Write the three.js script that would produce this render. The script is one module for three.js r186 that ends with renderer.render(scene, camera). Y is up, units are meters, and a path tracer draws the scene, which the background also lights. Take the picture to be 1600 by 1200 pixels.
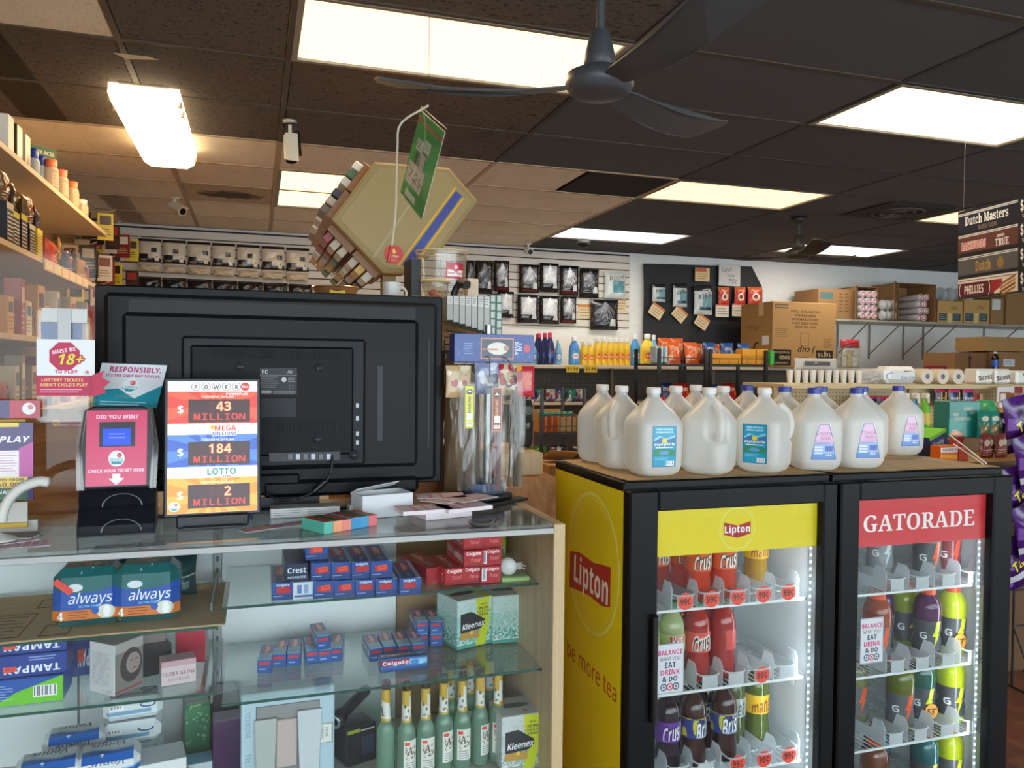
import * as THREE from 'three';
import { RectAreaLightUniformsLib } from 'three/addons/lights/RectAreaLightUniformsLib.js';
import { mergeGeometries } from 'three/addons/utils/BufferGeometryUtils.js';

// ---------- camera, sky, exposure ----------
const scene = new THREE.Scene();
const R = THREE.MathUtils.degToRad, V = (x, y, z) => new THREE.Vector3(x, y, z);
const F = 1240, EYE = 1.5;                       // focal length in pixels of the 1600 x 1200 frame
const camera = new THREE.PerspectiveCamera(2 * Math.atan(600 / F) * 180 / Math.PI, 4 / 3, 0.05, 60);
camera.position.set(0, EYE, 0);
camera.rotation.order = 'YXZ';
camera.rotation.set(R(-1.3), R(-17.9), R(0.6));
camera.updateMatrixWorld(true);
scene.background = new THREE.Color(0.80, 0.90, 1.0);   // daylight outside the shop windows behind the camera
scene.backgroundIntensity = 6.5;
RectAreaLightUniformsLib.init();
const renderer = new THREE.WebGLRenderer({ antialias: true });
renderer.toneMapping = THREE.LinearToneMapping;
renderer.toneMappingExposure = 1.22;
renderer.shadowMap.enabled = true;
const PANEL = 9.0;                               // radiance of the ceiling panels

// ---------- picking points: a pixel gives a direction, a plane the distance ----------
const rayOf = (x, y) => V((x - 800) / F, -(y - 600) / F, -1).applyQuaternion(camera.quaternion);
const atD = (x, y, D) => { const r = rayOf(x, y); return r.multiplyScalar(-D / r.z).add(camera.position); };       // on the plane z = -D
const onY = (x, y, Y) => { const r = rayOf(x, y); return r.multiplyScalar((Y - EYE) / r.y).add(camera.position); }; // on a level plane
const atX = (x, y, X) => { const r = rayOf(x, y); return r.multiplyScalar(X / r.x).add(camera.position); };
const fwd = V(0, 0, -1).applyQuaternion(camera.quaternion);
const size = (pixels, p) => pixels * p.clone().sub(camera.position).dot(fwd) / F;   // metres that so many pixels span at p

// ---------- small random generator ----------
let seed = 12345;
const rnd = (a = 0, b = 1) => { seed = (seed * 1664525 + 1013904223) >>> 0; return a + (b - a) * seed / 4294967296; };
const ORD = ['first', 'second', 'third', 'fourth', 'fifth', 'sixth', 'seventh', 'eighth', 'ninth', 'tenth'];
const pick = (l) => l[Math.floor(rnd(0, l.length - 1e-6))];

// ---------- print: all flat print is drawn into a few shared sheets ----------
const SHEET = 2048, sheets = [];
let cx = 0, cy = 0, rowH = 0;
function newSheet() {
  const c = document.createElement('canvas'); c.width = c.height = SHEET;
  const g = c.getContext('2d'); g.fillStyle = '#888'; g.fillRect(0, 0, SHEET, SHEET);
  const t = new THREE.CanvasTexture(c); t.colorSpace = THREE.SRGBColorSpace; t.magFilter = THREE.LinearFilter;
  sheets.push({ c, g, t }); cx = rowH = 0; cy = 64;
}
newSheet();
function art(w, h, draw) {
  w = Math.ceil(w); h = Math.ceil(h);
  const pad = 3;
  if (cx + w + pad * 2 > SHEET) { cx = 0; cy += rowH; rowH = 0; }
  if (cy + h + pad * 2 > SHEET) newSheet();
  const s = sheets.length - 1, x = cx + pad, y = cy + pad, g = sheets[s].g;
  cx += w + pad * 2; rowH = Math.max(rowH, h + pad * 2);
  g.save(); g.beginPath(); g.rect(x - pad, y - pad, w + 2 * pad, h + 2 * pad); g.clip(); g.translate(x, y);
  draw(g, w, h);
  g.restore();
  // the border colour is carried into the padding
  g.drawImage(sheets[s].c, x, y, w, 1, x, y - pad, w, pad); g.drawImage(sheets[s].c, x, y + h - 1, w, 1, x, y + h, w, pad);
  g.drawImage(sheets[s].c, x, y - pad, 1, h + 2 * pad, x - pad, y - pad, pad, h + 2 * pad); g.drawImage(sheets[s].c, x + w - 1, y - pad, 1, h + 2 * pad, x + w, y - pad, pad, h + 2 * pad);
  const e = 0.5;
  return { s, u0: (x + e) / SHEET, u1: (x + w - e) / SHEET, v0: 1 - (y + h - e) / SHEET, v1: 1 - (y + e) / SHEET };
}
// plain colours: a strip of swatches at the top of every sheet
function flat(c, s = 0) {
  const sh = sheets[s]; sh.sw ??= new Map();
  if (!sh.sw.has(c)) { const n = sh.sw.size, x = n % 256 * 8, y = Math.floor(n / 256) * 8; sh.g.fillStyle = c; sh.g.fillRect(x, y, 8, 8); sh.sw.set(c, { s, u0: (x + 3) / SHEET, u1: (x + 5) / SHEET, v0: 1 - (y + 5) / SHEET, v1: 1 - (y + 3) / SHEET }); }
  return sh.sw.get(c);
}
// faces given as print or as colour: all brought onto one sheet
function res(faces) {
  let s = null; for (const v of Object.values(faces)) if (v && typeof v === 'object') { if (s !== null && s !== v.s) throw new Error('print of one object lies on two sheets'); s = v.s; }
  s ??= 0; const out = {}; for (const [k, v] of Object.entries(faces)) out[k] = typeof v === 'string' ? flat(v, s) : v;
  return [out, s];
}
const fill = (g, c, x = -4, y = -4, w = 4000, h = 4000) => { g.fillStyle = c; g.fillRect(x, y, w, h); };
function T(g, text, x, y, px, color, o = {}) {
  g.save(); g.translate(x, y); if (o.rot) g.rotate(o.rot); if (o.sx) g.scale(o.sx, o.sy ?? 1);
  g.font = (o.style ? o.style + ' ' : '') + px + 'px ' + (o.font ?? 'sans-serif'); g.textAlign = o.align ?? 'center'; g.textBaseline = 'middle';
  if (o.stroke) { g.strokeStyle = o.stroke; g.lineWidth = o.lw ?? px * 0.18; g.lineJoin = 'round'; g.strokeText(text, 0, 0); }
  g.fillStyle = color; g.fillText(text, 0, 0); g.restore();
}
const B = { style: 'bold' }, I = { style: 'italic' }, BI = { style: 'bold', font: 'serif' };
const lines = (g, x, y, w, n, step, c, h = 2) => { for (let i = 0; i < n; i++) fill(g, c, x, y + i * step, w * (0.75 + 0.25 * Math.abs(Math.sin(i * 2.3 + x))), h); };
const bars = (g, x, y, w, h, c = '#222', bg = '#fff') => { fill(g, bg, x, y, w, h); for (let i = 2; i < w - 2; i += 3) if (Math.sin(i * 7.1 + x) > -0.3) fill(g, c, x + i, y + 2, 1.6, h - 6); };
const disc = (g, x, y, r, c, ry) => { g.fillStyle = c; g.beginPath(); g.ellipse(x, y, r, ry ?? r, 0, 0, 7); g.fill(); };
const poly = (g, c, pts) => { g.fillStyle = c; g.beginPath(); pts.forEach(([x, y], i) => (i ? g.lineTo(x, y) : g.moveTo(x, y))); g.closePath(); g.fill(); };
const KINDS = { paper: { roughness: 0.8 }, card: { roughness: 0.5 }, gloss: { roughness: 0.3, clearcoat: 0.12, clearcoatRoughness: 0.15 }, film: { roughness: 0.25, clearcoat: 0.25, clearcoatRoughness: 0.12 }, plastic: { roughness: 0.38 } };
const pm = {};
function printed(kind, s) { return pm[kind + s] ??= new THREE.MeshPhysicalMaterial({ ...KINDS[kind], map: sheets[s].t, name: 'printed_' + kind }); }
const mats = {};
function M(color, roughness = 0.6, metalness = 0, extra = {}) {
  const k = [color, roughness, metalness, JSON.stringify(extra)].join();
  return mats[k] ??= new THREE.MeshPhysicalMaterial({ color, roughness, metalness, ...extra });
}
const GLASS = new THREE.MeshPhysicalMaterial({ color: '#fbfdfc', roughness: 0.02, transmission: 1, thickness: 0, ior: 1.5, specularIntensity: 0.5, name: 'clear_glass' });
const CLEAR = new THREE.MeshPhysicalMaterial({ color: '#f8f7f3', roughness: 0.06, transmission: 0.97, thickness: 0, ior: 1.45, name: 'clear_plastic' });
const FROST = new THREE.MeshPhysicalMaterial({ color: '#eef2f4', roughness: 0.5, transmission: 0.62, thickness: 0, ior: 1.45, name: 'frosted_plastic' });

// ---------- objects ----------
const taken = {};
const numbered = (n) => { const k = (taken[n] = (taken[n] ?? -1) + 1); return k ? n + '_' + String(k).padStart(3, '0') : n; };
const place = (o, p, turn = 0) => { if (p) Array.isArray(p) ? o.position.set(...p) : o.position.copy(p); if (Array.isArray(turn)) o.rotation.set(...turn); else o.rotation.set(0, turn, 0); return o; };
function thing(name, label, category, p, turn = 0, group) {
  const o = new THREE.Group(); o.name = numbered(name); o.userData = { label, category }; if (group) o.userData.group = group;
  scene.add(place(o, p, turn)); return o;
}
function part(name, g, m, parent, p, turn) { const o = new THREE.Mesh(g, m); o.name = name; o.castShadow = o.receiveShadow = true; place(o, p, turn); parent.add(o); return o; }
function solo(name, g, m, label, category, p, turn = 0, group) {
  const o = part(numbered(name), g, m, scene, p, turn); o.userData = { label, category }; if (group) o.userData.group = group; return o;
}
function copy(src, p, turn = 0, label) { const o = src.clone(); o.name = numbered(src.name.replace(/_\d{3}$/, '')); if (label) o.userData = { ...o.userData, label }; scene.add(place(o, p, turn)); return o; }
function struct(name, g, m, p, turn) { const o = part(name, g, m, scene, p, turn); o.userData = { kind: 'structure' }; return o; }
const merge = (...l) => mergeGeometries(l.flat().map((g) => { const q = g.index ? g.toNonIndexed() : g; for (const k of Object.keys(q.attributes)) if (!['position', 'normal', 'uv'].includes(k)) q.deleteAttribute(k); return q; }));
const mv = (g, x, y, z, rx = 0, ry = 0, rz = 0) => { if (rx) g.rotateX(rx); if (ry) g.rotateY(ry); if (rz) g.rotateZ(rz); return g.translate(x, y, z); };

// triangles with their own uv
class Tri {
  constructor() { this.p = []; this.t = []; }
  tri(a, b, c, ta, tb, tc) { this.p.push(...a, ...b, ...c); this.t.push(...ta, ...tb, ...tc); return this; }
  quad(a, b, c, d, ta = [0, 0], tb = [1, 0], tc = [1, 1], td = [0, 1]) { return this.tri(a, b, c, ta, tb, tc).tri(a, c, d, ta, tc, td); }
  build() { const g = new THREE.BufferGeometry(); g.setAttribute('position', new THREE.Float32BufferAttribute(this.p, 3)); g.setAttribute('uv', new THREE.Float32BufferAttribute(this.t, 2)); g.computeVertexNormals(); return g; }
}
const uvIn = (a, u, v) => [a.u0 + (a.u1 - a.u0) * u, a.v0 + (a.v1 - a.v0) * v];
function toRect(g, a) { const t = g.attributes.uv; for (let i = 0; i < t.count; i++) t.setXY(i, ...uvIn(a, Math.min(1, Math.max(0, t.getX(i))), Math.min(1, Math.max(0, t.getY(i))))); return g; }
// a box with bevelled edges, base at y = 0; faces: f front (+z), b, l (-x), r (+x), t top, u under, d for the rest
function boxG(w, h, d, faces = {}, c = 0.0012) {
  const H = [w / 2, h / 2, d / 2], tri = new Tri(), def = faces.d ?? null;
  c = Math.min(c, w / 3, h / 3, d / 3);
  const face = (ax, s) => faces[[['l', 'r'], ['u', 't'], ['b', 'f']][ax][s > 0 ? 1 : 0]] ?? def;
  const P = (s, ax) => [0, 1, 2].map((k) => s[k] * (H[k] - (k === ax ? 0 : c)) + (k === 1 ? H[1] : 0));
  const uvOf = (ax, s, p) => {
    const x = p[0] / w + 0.5, y = p[1] / h, z = p[2] / d + 0.5;
    const uv = ax === 2 ? (s > 0 ? [x, y] : [1 - x, y]) : ax === 0 ? (s > 0 ? [1 - z, y] : [z, y]) : s > 0 ? [x, 1 - z] : [x, z];
    const a = face(ax, s); return a ? uvIn(a, ...uv) : uv;
  };
  const put = (pts, ax, s) => {
    const a = V(...pts[0]), n = V(...pts[1]).sub(a).cross(V(...pts[2]).sub(a)), m = V(...pts[0]); pts.slice(1).forEach((q) => m.add(V(...q))); m.divideScalar(pts.length).sub(V(0, H[1], 0));
    if (n.dot(m) < 0) pts.reverse();
    const t = pts.map((q) => uvOf(ax, s, q));
    tri.tri(pts[0], pts[1], pts[2], t[0], t[1], t[2]); if (pts[3]) tri.tri(pts[0], pts[2], pts[3], t[0], t[2], t[3]);
  };
  for (let ax = 0; ax < 3; ax++) for (const s of [-1, 1]) {
    const b = (ax + 1) % 3, e = (ax + 2) % 3, v = (i, j) => { const q = [0, 0, 0]; q[ax] = s; q[b] = i; q[e] = j; return P(q, ax); };
    put([v(-1, -1), v(1, -1), v(1, 1), v(-1, 1)], ax, s);
    for (const i of [-1, 1]) { const w1 = (j, k) => { const q = [0, 0, 0]; q[ax] = s; q[b] = i; q[e] = j; return P(q, k); }; put([w1(-1, ax), w1(1, ax), w1(1, b), w1(-1, b)], ax, s); }
  }
  for (const x of [-1, 1]) for (const y of [-1, 1]) for (const z of [-1, 1]) put([0, 1, 2].map((k) => P([x, y, z], k)), 2, z);
  return tri.build();
}
const pbox = (w, h, d, faces, kind = 'card', c) => { const [f, s] = res(faces); return [boxG(w, h, d, f, c), printed(kind, s)]; };
const ppouch = (w, h, t, front, back, kind = 'film', o) => { const [f, s] = res({ front, back: back ?? front }); return [pouchG(w, h, t, f.front, f.back, o), printed(kind, s)]; };
const psheet = (c, front, back, kind = 'card', t) => { const [f, s] = res({ front, back: back ?? front }); return [sheetG(c, f.front, f.back, t), printed(kind, s)]; };
const bx = (w, h, d, x = 0, y = 0, z = 0, c = 0.001) => boxG(w, h, d, {}, c).translate(x, y, z);
// a filled pouch or soft pack: two bulging sheets, crimped at the ends; base at y = 0, front +z
function pouchG(w, h, t, front, back, o = {}) {
  const n = o.n ?? 10, m = o.m ?? 10, tri = new Tri(), ph = o.phase ?? rnd(0, 9), wr = o.wrinkle ?? 0.12, px = o.px ?? 2.4, py = o.py ?? 2.4;
  const P = (i, j, s) => {
    const u = i / n * 2 - 1, v = j / m * 2 - 1, k = Math.pow(Math.max(0, 1 - Math.pow(Math.abs(u), px)), 0.6) * Math.pow(Math.max(0, 1 - Math.pow(Math.abs(v), py)), 0.6);
    const ripple = 1 + wr * Math.sin(u * 7 + v * 4 + ph) + wr * Math.sin(v * 9 - u * 5 + ph * 2);
    const pinch = 1 - (o.pinch ?? 0.04) * (1 - v * v);
    return [u * w / 2 * pinch, (v + 1) / 2 * h, s * (k * t / 2 * ripple + 0.0006)];
  };
  for (const s of [1, -1]) for (let i = 0; i < n; i++) for (let j = 0; j < m; j++) {
    const a = s > 0 ? front : back ?? front, q = [[i, j], [i + 1, j], [i + 1, j + 1], [i, j + 1]]; if (s < 0) q.reverse();
    const pts = q.map(([x, y]) => P(x, y, s)), uv = q.map(([x, y]) => (a ? uvIn(a, s > 0 ? x / n : 1 - x / n, y / m) : [x / n, y / m]));
    tri.quad(...pts, ...uv);
  }
  const g = tri.build(); return smooth(g);
}
// average the normals of coinciding points
function smooth(g) {
  const p = g.attributes.position, n = g.attributes.normal, map = new Map(), key = (i) => [p.getX(i), p.getY(i), p.getZ(i)].map((x) => Math.round(x * 2e4)).join();
  for (let i = 0; i < p.count; i++) { const k = key(i), v = map.get(k) ?? map.set(k, V(0, 0, 0)).get(k); v.add(V(n.getX(i), n.getY(i), n.getZ(i))); }
  for (let i = 0; i < p.count; i++) { const v = map.get(key(i)).clone().normalize(); n.setXYZ(i, v.x, v.y, v.z); }
  return g;
}
const lathe = (pts, seg = 20, a0 = 0, al = Math.PI * 2) => new THREE.LatheGeometry(pts.map(([r, y]) => new THREE.Vector2(Math.max(r, 1e-5), y)), seg, a0, al);
const tube = (pts, r, seg = 24, rad = 6) => new THREE.TubeGeometry(new THREE.CatmullRomCurve3(pts.map((p) => (p.isVector3 ? p : V(...p)))), seg, r, rad, false);
const rod = (a, b, r, rad = 6) => { a = a.isVector3 ? a : V(...a); b = b.isVector3 ? b : V(...b); const d = b.clone().sub(a), g = new THREE.CylinderGeometry(r, r, d.length(), rad); g.translate(0, d.length() / 2, 0); g.applyQuaternion(new THREE.Quaternion().setFromUnitVectors(V(0, 1, 0), d.clone().normalize())); return g.translate(a.x, a.y, a.z); };
// a thin sheet with four given corners (bottom left, bottom right, top right, top left) and a thickness, front printed
function sheetG(c, front, back, t = 0.002) {
  const tri = new Tri(), n = c[1].clone().sub(c[0]).cross(c[3].clone().sub(c[0])).normalize().multiplyScalar(-t), A = c.map((q) => q.toArray()), Z = c.map((q) => q.clone().add(n).toArray());
  const k = (a) => (a ? [[0, 0], [1, 0], [1, 1], [0, 1]].map(([x, y]) => uvIn(a, x, y)) : [[0, 0], [1, 0], [1, 1], [0, 1]]), e = back ?? front, one = e ? Array(4).fill(uvIn(e, 0.5, 0.02)) : k();
  tri.quad(...A, ...k(front)).quad(Z[1], Z[0], Z[3], Z[2], ...k(back ?? front));
  for (let i = 0; i < 4; i++) { const j = (i + 1) % 4; tri.quad(A[j], A[i], Z[i], Z[j], ...one); }
  return tri.build();
}
const slabG = (pts, depth, bevel = 0.004) => { const s = new THREE.Shape(pts.map(([x, y]) => new THREE.Vector2(x, y))); return new THREE.ExtrudeGeometry(s, { depth, bevelEnabled: bevel > 0, bevelSize: bevel, bevelThickness: bevel, bevelSegments: 2, curveSegments: 10 }); };
// procedural surface grain
function grain(n, f, repeat) {
  const d = new Uint8Array(n * n * 4); for (let y = 0; y < n; y++) for (let x = 0; x < n; x++) { const c = f(x, y), o = (y * n + x) * 4; d[o] = c[0]; d[o + 1] = c[1]; d[o + 2] = c[2]; d[o + 3] = 255; }
  const t = new THREE.DataTexture(d, n, n); t.colorSpace = THREE.SRGBColorSpace; t.magFilter = THREE.LinearFilter; t.wrapS = t.wrapT = THREE.RepeatWrapping; if (repeat) t.repeat.set(...repeat); t.needsUpdate = true; return t;
}
const hash = (x, y) => { const s = Math.sin(x * 127.1 + y * 311.7) * 43758.5453; return s - Math.floor(s); };
const noise = (x, y) => { const i = Math.floor(x), j = Math.floor(y), a = x - i, b = y - j, u = a * a * (3 - 2 * a), v = b * b * (3 - 2 * b); return (hash(i, j) * (1 - u) + hash(i + 1, j) * u) * (1 - v) + (hash(i, j + 1) * (1 - u) + hash(i + 1, j + 1) * u) * v; };
const woodTex = (base, dark, rep, sx = 3, sy = 22) => grain(256, (x, y) => { const k = noise(x / 256 * sx * 3, y / 256 * sy + 3 * noise(x / 60, y / 60)) * 0.6 + hash(x, y) * 0.12 + 0.28 * noise(x / 9, y / 2); return base.map((c, i) => c + (dark[i] - c) * k); }, rep);

// ---------- the shell of the shop ----------
const C = 2.70, XL = -1.2, XR = 9.6, ZB = -7.6, ZF = 3.0;
const floorTex = grain(256, (x, y) => { const k = 0.8 + 0.25 * noise(x / 10, y / 10) + 0.1 * hash(x, y); const a = ((x >> 5) + (y >> 5)) % 2 ? [112, 66, 46] : [128, 80, 56]; return a.map((c) => Math.min(255, c * k)); }, [12, 12]);
struct('floor', new THREE.BoxGeometry(XR + 5, 0.1, ZF - ZB + 0.4).translate((XR - 5) / 2, -0.05, (ZF + ZB) / 2), new THREE.MeshStandardMaterial({ map: floorTex, roughness: 0.35 }));
const wallTex = grain(128, (x, y) => { const k = 226 + 8 * noise(x / 20, y / 20) + 6 * hash(x, y); return [k, k, k - 4]; }, [4, 2]);
const wallM = new THREE.MeshStandardMaterial({ map: wallTex, roughness: 0.85 });
const wallB = struct('wall_back', new THREE.BoxGeometry(XR - XL + 0.4, 2.9, 0.1).translate((XL + XR) / 2, 1.45, ZB - 0.05), wallM);
const XE = -4.6, ZW = -1.45;                     // unseen entrance side, widened with an extra window to let front-left daylight in
struct('wall_left', merge(new THREE.BoxGeometry(0.1, 2.9, ZW - ZB).translate(XL - 0.05, 1.45, (ZW + ZB) / 2), new THREE.BoxGeometry(XL - XE, 2.9, 0.1).translate((XL + XE) / 2 - 0.1, 1.45, ZW - 0.05), new THREE.BoxGeometry(0.1, 2.9, ZF - ZW).translate(XE - 0.05, 1.45, (ZF + ZW) / 2)), M('#b8a283', 0.8));
struct('wall_right', new THREE.BoxGeometry(0.1, 2.9, ZF - ZB).translate(XR + 0.05, 1.45, (ZF + ZB) / 2), wallM);
// shop front behind the camera: sill wall, lintel, piers, panes
struct('wall_front', merge(bx(XR - XE, 0.5, 0.12, (XE + XR) / 2, 0, ZF), bx(XR - XE, 0.45, 0.12, (XE + XR) / 2, 2.35, ZF), ...[-4.5, -3.8, -1.1, 1.6, 4.3, 7.0, 9.5].map((x) => bx(0.25, 1.9, 0.12, x, 0.48, ZF))), wallM);
[0.25, 2.95, 5.65, 8.25, -2.45].forEach((x, i) => { const w = struct('window_' + (i + 1), new THREE.BoxGeometry(2.5, 1.86, 0.008).translate(x, 1.42, ZF), GLASS); });
// slat boards on the back wall, each board its own piece
const slatM = [M('#d8d0c4', 0.55), M('#d3cabd', 0.55), M('#dcd5ca', 0.55)];
part('slat_backing', bx(4.95, 0.77, 0.008, 1.26, 1.91, ZB + 0.004), M('#3a2420', 0.7), wallB);
{ const sg = bx(4.95, 0.066, 0.016, 0, 0, 0, 0.002); for (let i = 0; i < 10; i++) part('slat', sg, slatM[i % 3], wallB, [1.26, 1.916 + i * 0.0755, ZB + 0.016]); }

// ceiling: slab, lay-in panels (each its own piece) and runners
const ceil = struct('ceiling', new THREE.BoxGeometry(XR + 5, 0.1, ZF - ZB + 0.4).translate((XR - 5) / 2, C + 0.09, (ZF + ZB) / 2), M('#4a4744', 0.9));
const speck = (a, b, amt) => grain(256, (x, y) => { const p = noise(x / 3.1, y / 3.1) > 0.78 ? amt : 0, k = 0.97 + 0.05 * noise(x / 30, y / 60) - p; return a.map((c, i) => Math.max(0, Math.min(255, c * k + (b[i] - c) * p * 0.3))); });
const darkT = ['#4d4c4d', '#504f50', '#494849'].map((c) => M(c, 0.85));
const brownT = new THREE.MeshStandardMaterial({ map: speck([92, 82, 72], [40, 34, 28], 0.35), roughness: 0.9 });
const beigeT = [[242, 228, 202], [236, 220, 192], [240, 225, 200]].map((c) => new THREE.MeshStandardMaterial({ map: speck(c, [150, 130, 100], 0.06), roughness: 0.9 }));
const rustT = new THREE.MeshStandardMaterial({ map: grain(128, (x, y) => { const r = Math.hypot((x - 64) / 60, (y - 60) / 34) + 0.35 * noise(x / 9, y / 9), k = r < 0.75 ? 0.42 : r < 1 ? 0.62 : 0.95; return [206 * k, 184 * k, 150 * k]; }), roughness: 0.9 });
const X0 = 0.12, D0 = 2.68, CW = 1.22, RD = 0.61;
const lit = [[0, 0], [2, 0], [2, 3], [2, 6], [4, 3], [4, 6]];         // panel lights: [half columns from X0, rows from D0]
const tileG = bx(CW - 0.026, 0.014, RD - 0.026, 0, 0, 0, 0.003), tileH = bx(CW / 2 - 0.026, 0.014, RD - 0.026, 0, 0, 0, 0.003);
for (let r = -2; r < 8; r++) {
  const z = -(D0 + (r + 0.5) * RD), nearBrown = r < 3;
  for (let c = -1; c < 8; c++) {
    let x = X0 + (c + 0.5) * CW, w = CW;
    if (c === -1) { for (const k of [0, 1]) { // two half-width columns over the counter
      const xx = X0 - 0.61 * (k + 0.5); if (xx < XL) continue;
      part('ceiling_tile', tileH, r === 0 && k === 1 ? beigeT[0] : nearBrown ? brownT : r === 5 && k === 0 ? rustT : beigeT[(r + k + 9) % 3], ceil, [xx, C, z]); } continue; }
    if (lit.some(([a, b]) => a === c && b === r) || (c === 0 && (r === 4 || r === 5) )) { if (c === 0 && (r === 4 || r === 5)) part('ceiling_tile', tileH, beigeT[1], ceil, [x + 0.305, C, z]); continue; }
    const beige = c < 2 && r >= 3 && !(c === 1 && r === 3);
    if (c === 1 && r === 3) { part('ceiling_tile', tileH, beigeT[2], ceil, [x - 0.305, C, z]); part('ceiling_tile', tileH, M('#1d1916', 0.9), ceil, [x + 0.305, C, z]); continue; }
    part('ceiling_tile', tileG, beige ? beigeT[(r * 2 + c) % 3] : r < 3 && c === 0 ? brownT : darkT[(r * 3 + c + 6) % 3], ceil, [x, C, z]);
  }
  part('ceiling_tile', tileH, r === 0 ? beigeT[1] : nearBrown ? brownT : beigeT[(r + 6) % 3], ceil, [XL + 0.02, C, z]);
}
const runD = M('#343334', 0.7), runB = M('#b59f7e', 0.6);
for (let r = -2; r <= 8; r++) { part('ceiling_runner', bx(XR - 2.56, 0.006, 0.024, (XR + 2.56) / 2, C - 0.004, -(D0 + r * RD)), runD, ceil); part('ceiling_runner', bx(2.56 - XL, 0.006, 0.024, (2.56 + XL) / 2, C - 0.004, -(D0 + r * RD)), r < 3 ? M('#4a4036', 0.6) : runB, ceil); }
for (let c = 0; c < 8; c++) for (const [a, b, m] of [[-2, 3, c < 1 ? M('#4a4036', 0.6) : runD], [3, 8, c <= 2 ? runB : runD]]) part('ceiling_runner', bx(0.024, 0.006, (b - a) * RD, X0 + c * CW, C - 0.0035, -(D0 + (a + b) / 2 * RD)), m, ceil);
for (const x of [X0 - 0.61]) for (const [a, b, m] of [[-2, 3, M('#4a4036', 0.6)], [3, 8, runB]]) part('ceiling_runner', bx(0.024, 0.006, (b - a) * RD, x, C - 0.0035, -(D0 + (a + b) / 2 * RD)), m, ceil);
// ---------- ceiling fittings ----------
function areaLight(parent, w, h, color, intensity, p, rx = -Math.PI / 2) { const l = new THREE.RectAreaLight(color, intensity, w, h); l.position.set(...p); l.rotation.x = rx; l.castShadow = true; parent.add(l); return l; }
function troffer(x, D, w, d, glow, color, k, label) {
  const t = thing('ceiling_light', label, 'ceiling light', [x, C, -D]);
  const b = 0.022;
  part('frame', merge(bx(w, 0.012, b, 0, -0.006, -d / 2 + b / 2), bx(w, 0.012, b, 0, -0.006, d / 2 - b / 2), bx(b, 0.012, d - 2 * b, -w / 2 + b / 2, -0.006, 0), bx(b, 0.012, d - 2 * b, w / 2 - b / 2, -0.006, 0)), M('#8c8478', 0.5), t);
  part('diffuser', bx(w - 2 * b, 0.006, d - 2 * b, 0, 0.004, 0), new THREE.MeshStandardMaterial({ color: '#f2ead6', roughness: 0.5, emissive: glow, emissiveIntensity: 1.5, name: 'lit_diffuser' }), t);
  areaLight(t, w - 0.2, d - 0.17, color, PANEL * k, [0, -0.009, 0]);
}
const warm = '#ffdcae', cool = '#fff4e4', gw = '#ffe6b0', gc = '#ffffff';
troffer(X0 + 0.61, D0 + 0.305, 1.2, 0.59, gw, warm, 1, 'long lit panel light behind the near ceiling fan');
troffer(X0 + 3.05, D0 + 0.305, 1.2, 0.59, '#ffe9c0', cool, 1, 'large lit panel light in dark ceiling, its hook on the rim');
troffer(X0 + 3.05, D0 + 3.5 * RD, 1.2, 0.59, '#ffd9a0', warm, 0.8, 'warm yellowish panel light beside the dark stained ceiling tile');
troffer(X0 + 3.05, D0 + 6.5 * RD, 1.2, 0.59, gc, cool, 0.9, 'white panel light above the slat wall and dome camera');
troffer(X0 + 5.49, D0 + 3.5 * RD, 1.2, 0.59, '#ffd9a0', warm, 0.8, 'panel light partly hidden by the hanging cigar price sign');
troffer(X0 + 5.49, D0 + 6.5 * RD, 1.2, 0.59, gc, cool, 0.9, 'white panel light behind the far ceiling fan');
troffer(X0 + 0.305, D0 + 5 * RD, 0.59, 1.2, gw, warm, 1, 'warm panel light behind the tilted octagonal rack');
{ // wrap-around lamp over the counter
  const t = thing('wrap_light', 'white wraparound ceiling lamp with metal end clips', 'ceiling light', [-0.465, C, -4.33]);
  const lens = slabG([[-0.13, 0], [-0.132, -0.03], [-0.12, -0.062], [-0.09, -0.082], [0.09, -0.082], [0.12, -0.062], [0.132, -0.03], [0.13, 0]], 1.06, 0.012).translate(0, -0.013, -0.53);
  part('lens', lens, new THREE.MeshStandardMaterial({ color: '#f6f0e4', emissive: '#ffe2b4', emissiveIntensity: 4, roughness: 0.4, name: 'lit_lens' }), t);
  for (const z of [-0.48, 0.36, 0.5]) for (const s of [-1, 1]) part('clip', bx(0.07, 0.03, 0.006, s * 0.115, -0.075, z), M('#8b7a60', 0.4, 0.6), t);
  part('base', bx(0.2, 0.008, 1.1, 0, -0.008, 0), M('#c9b894', 0.6), t);
  areaLight(t, 0.2, 1.0, '#ffc888', PANEL * 1.9, [0, -0.112, 0]);
}
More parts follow.
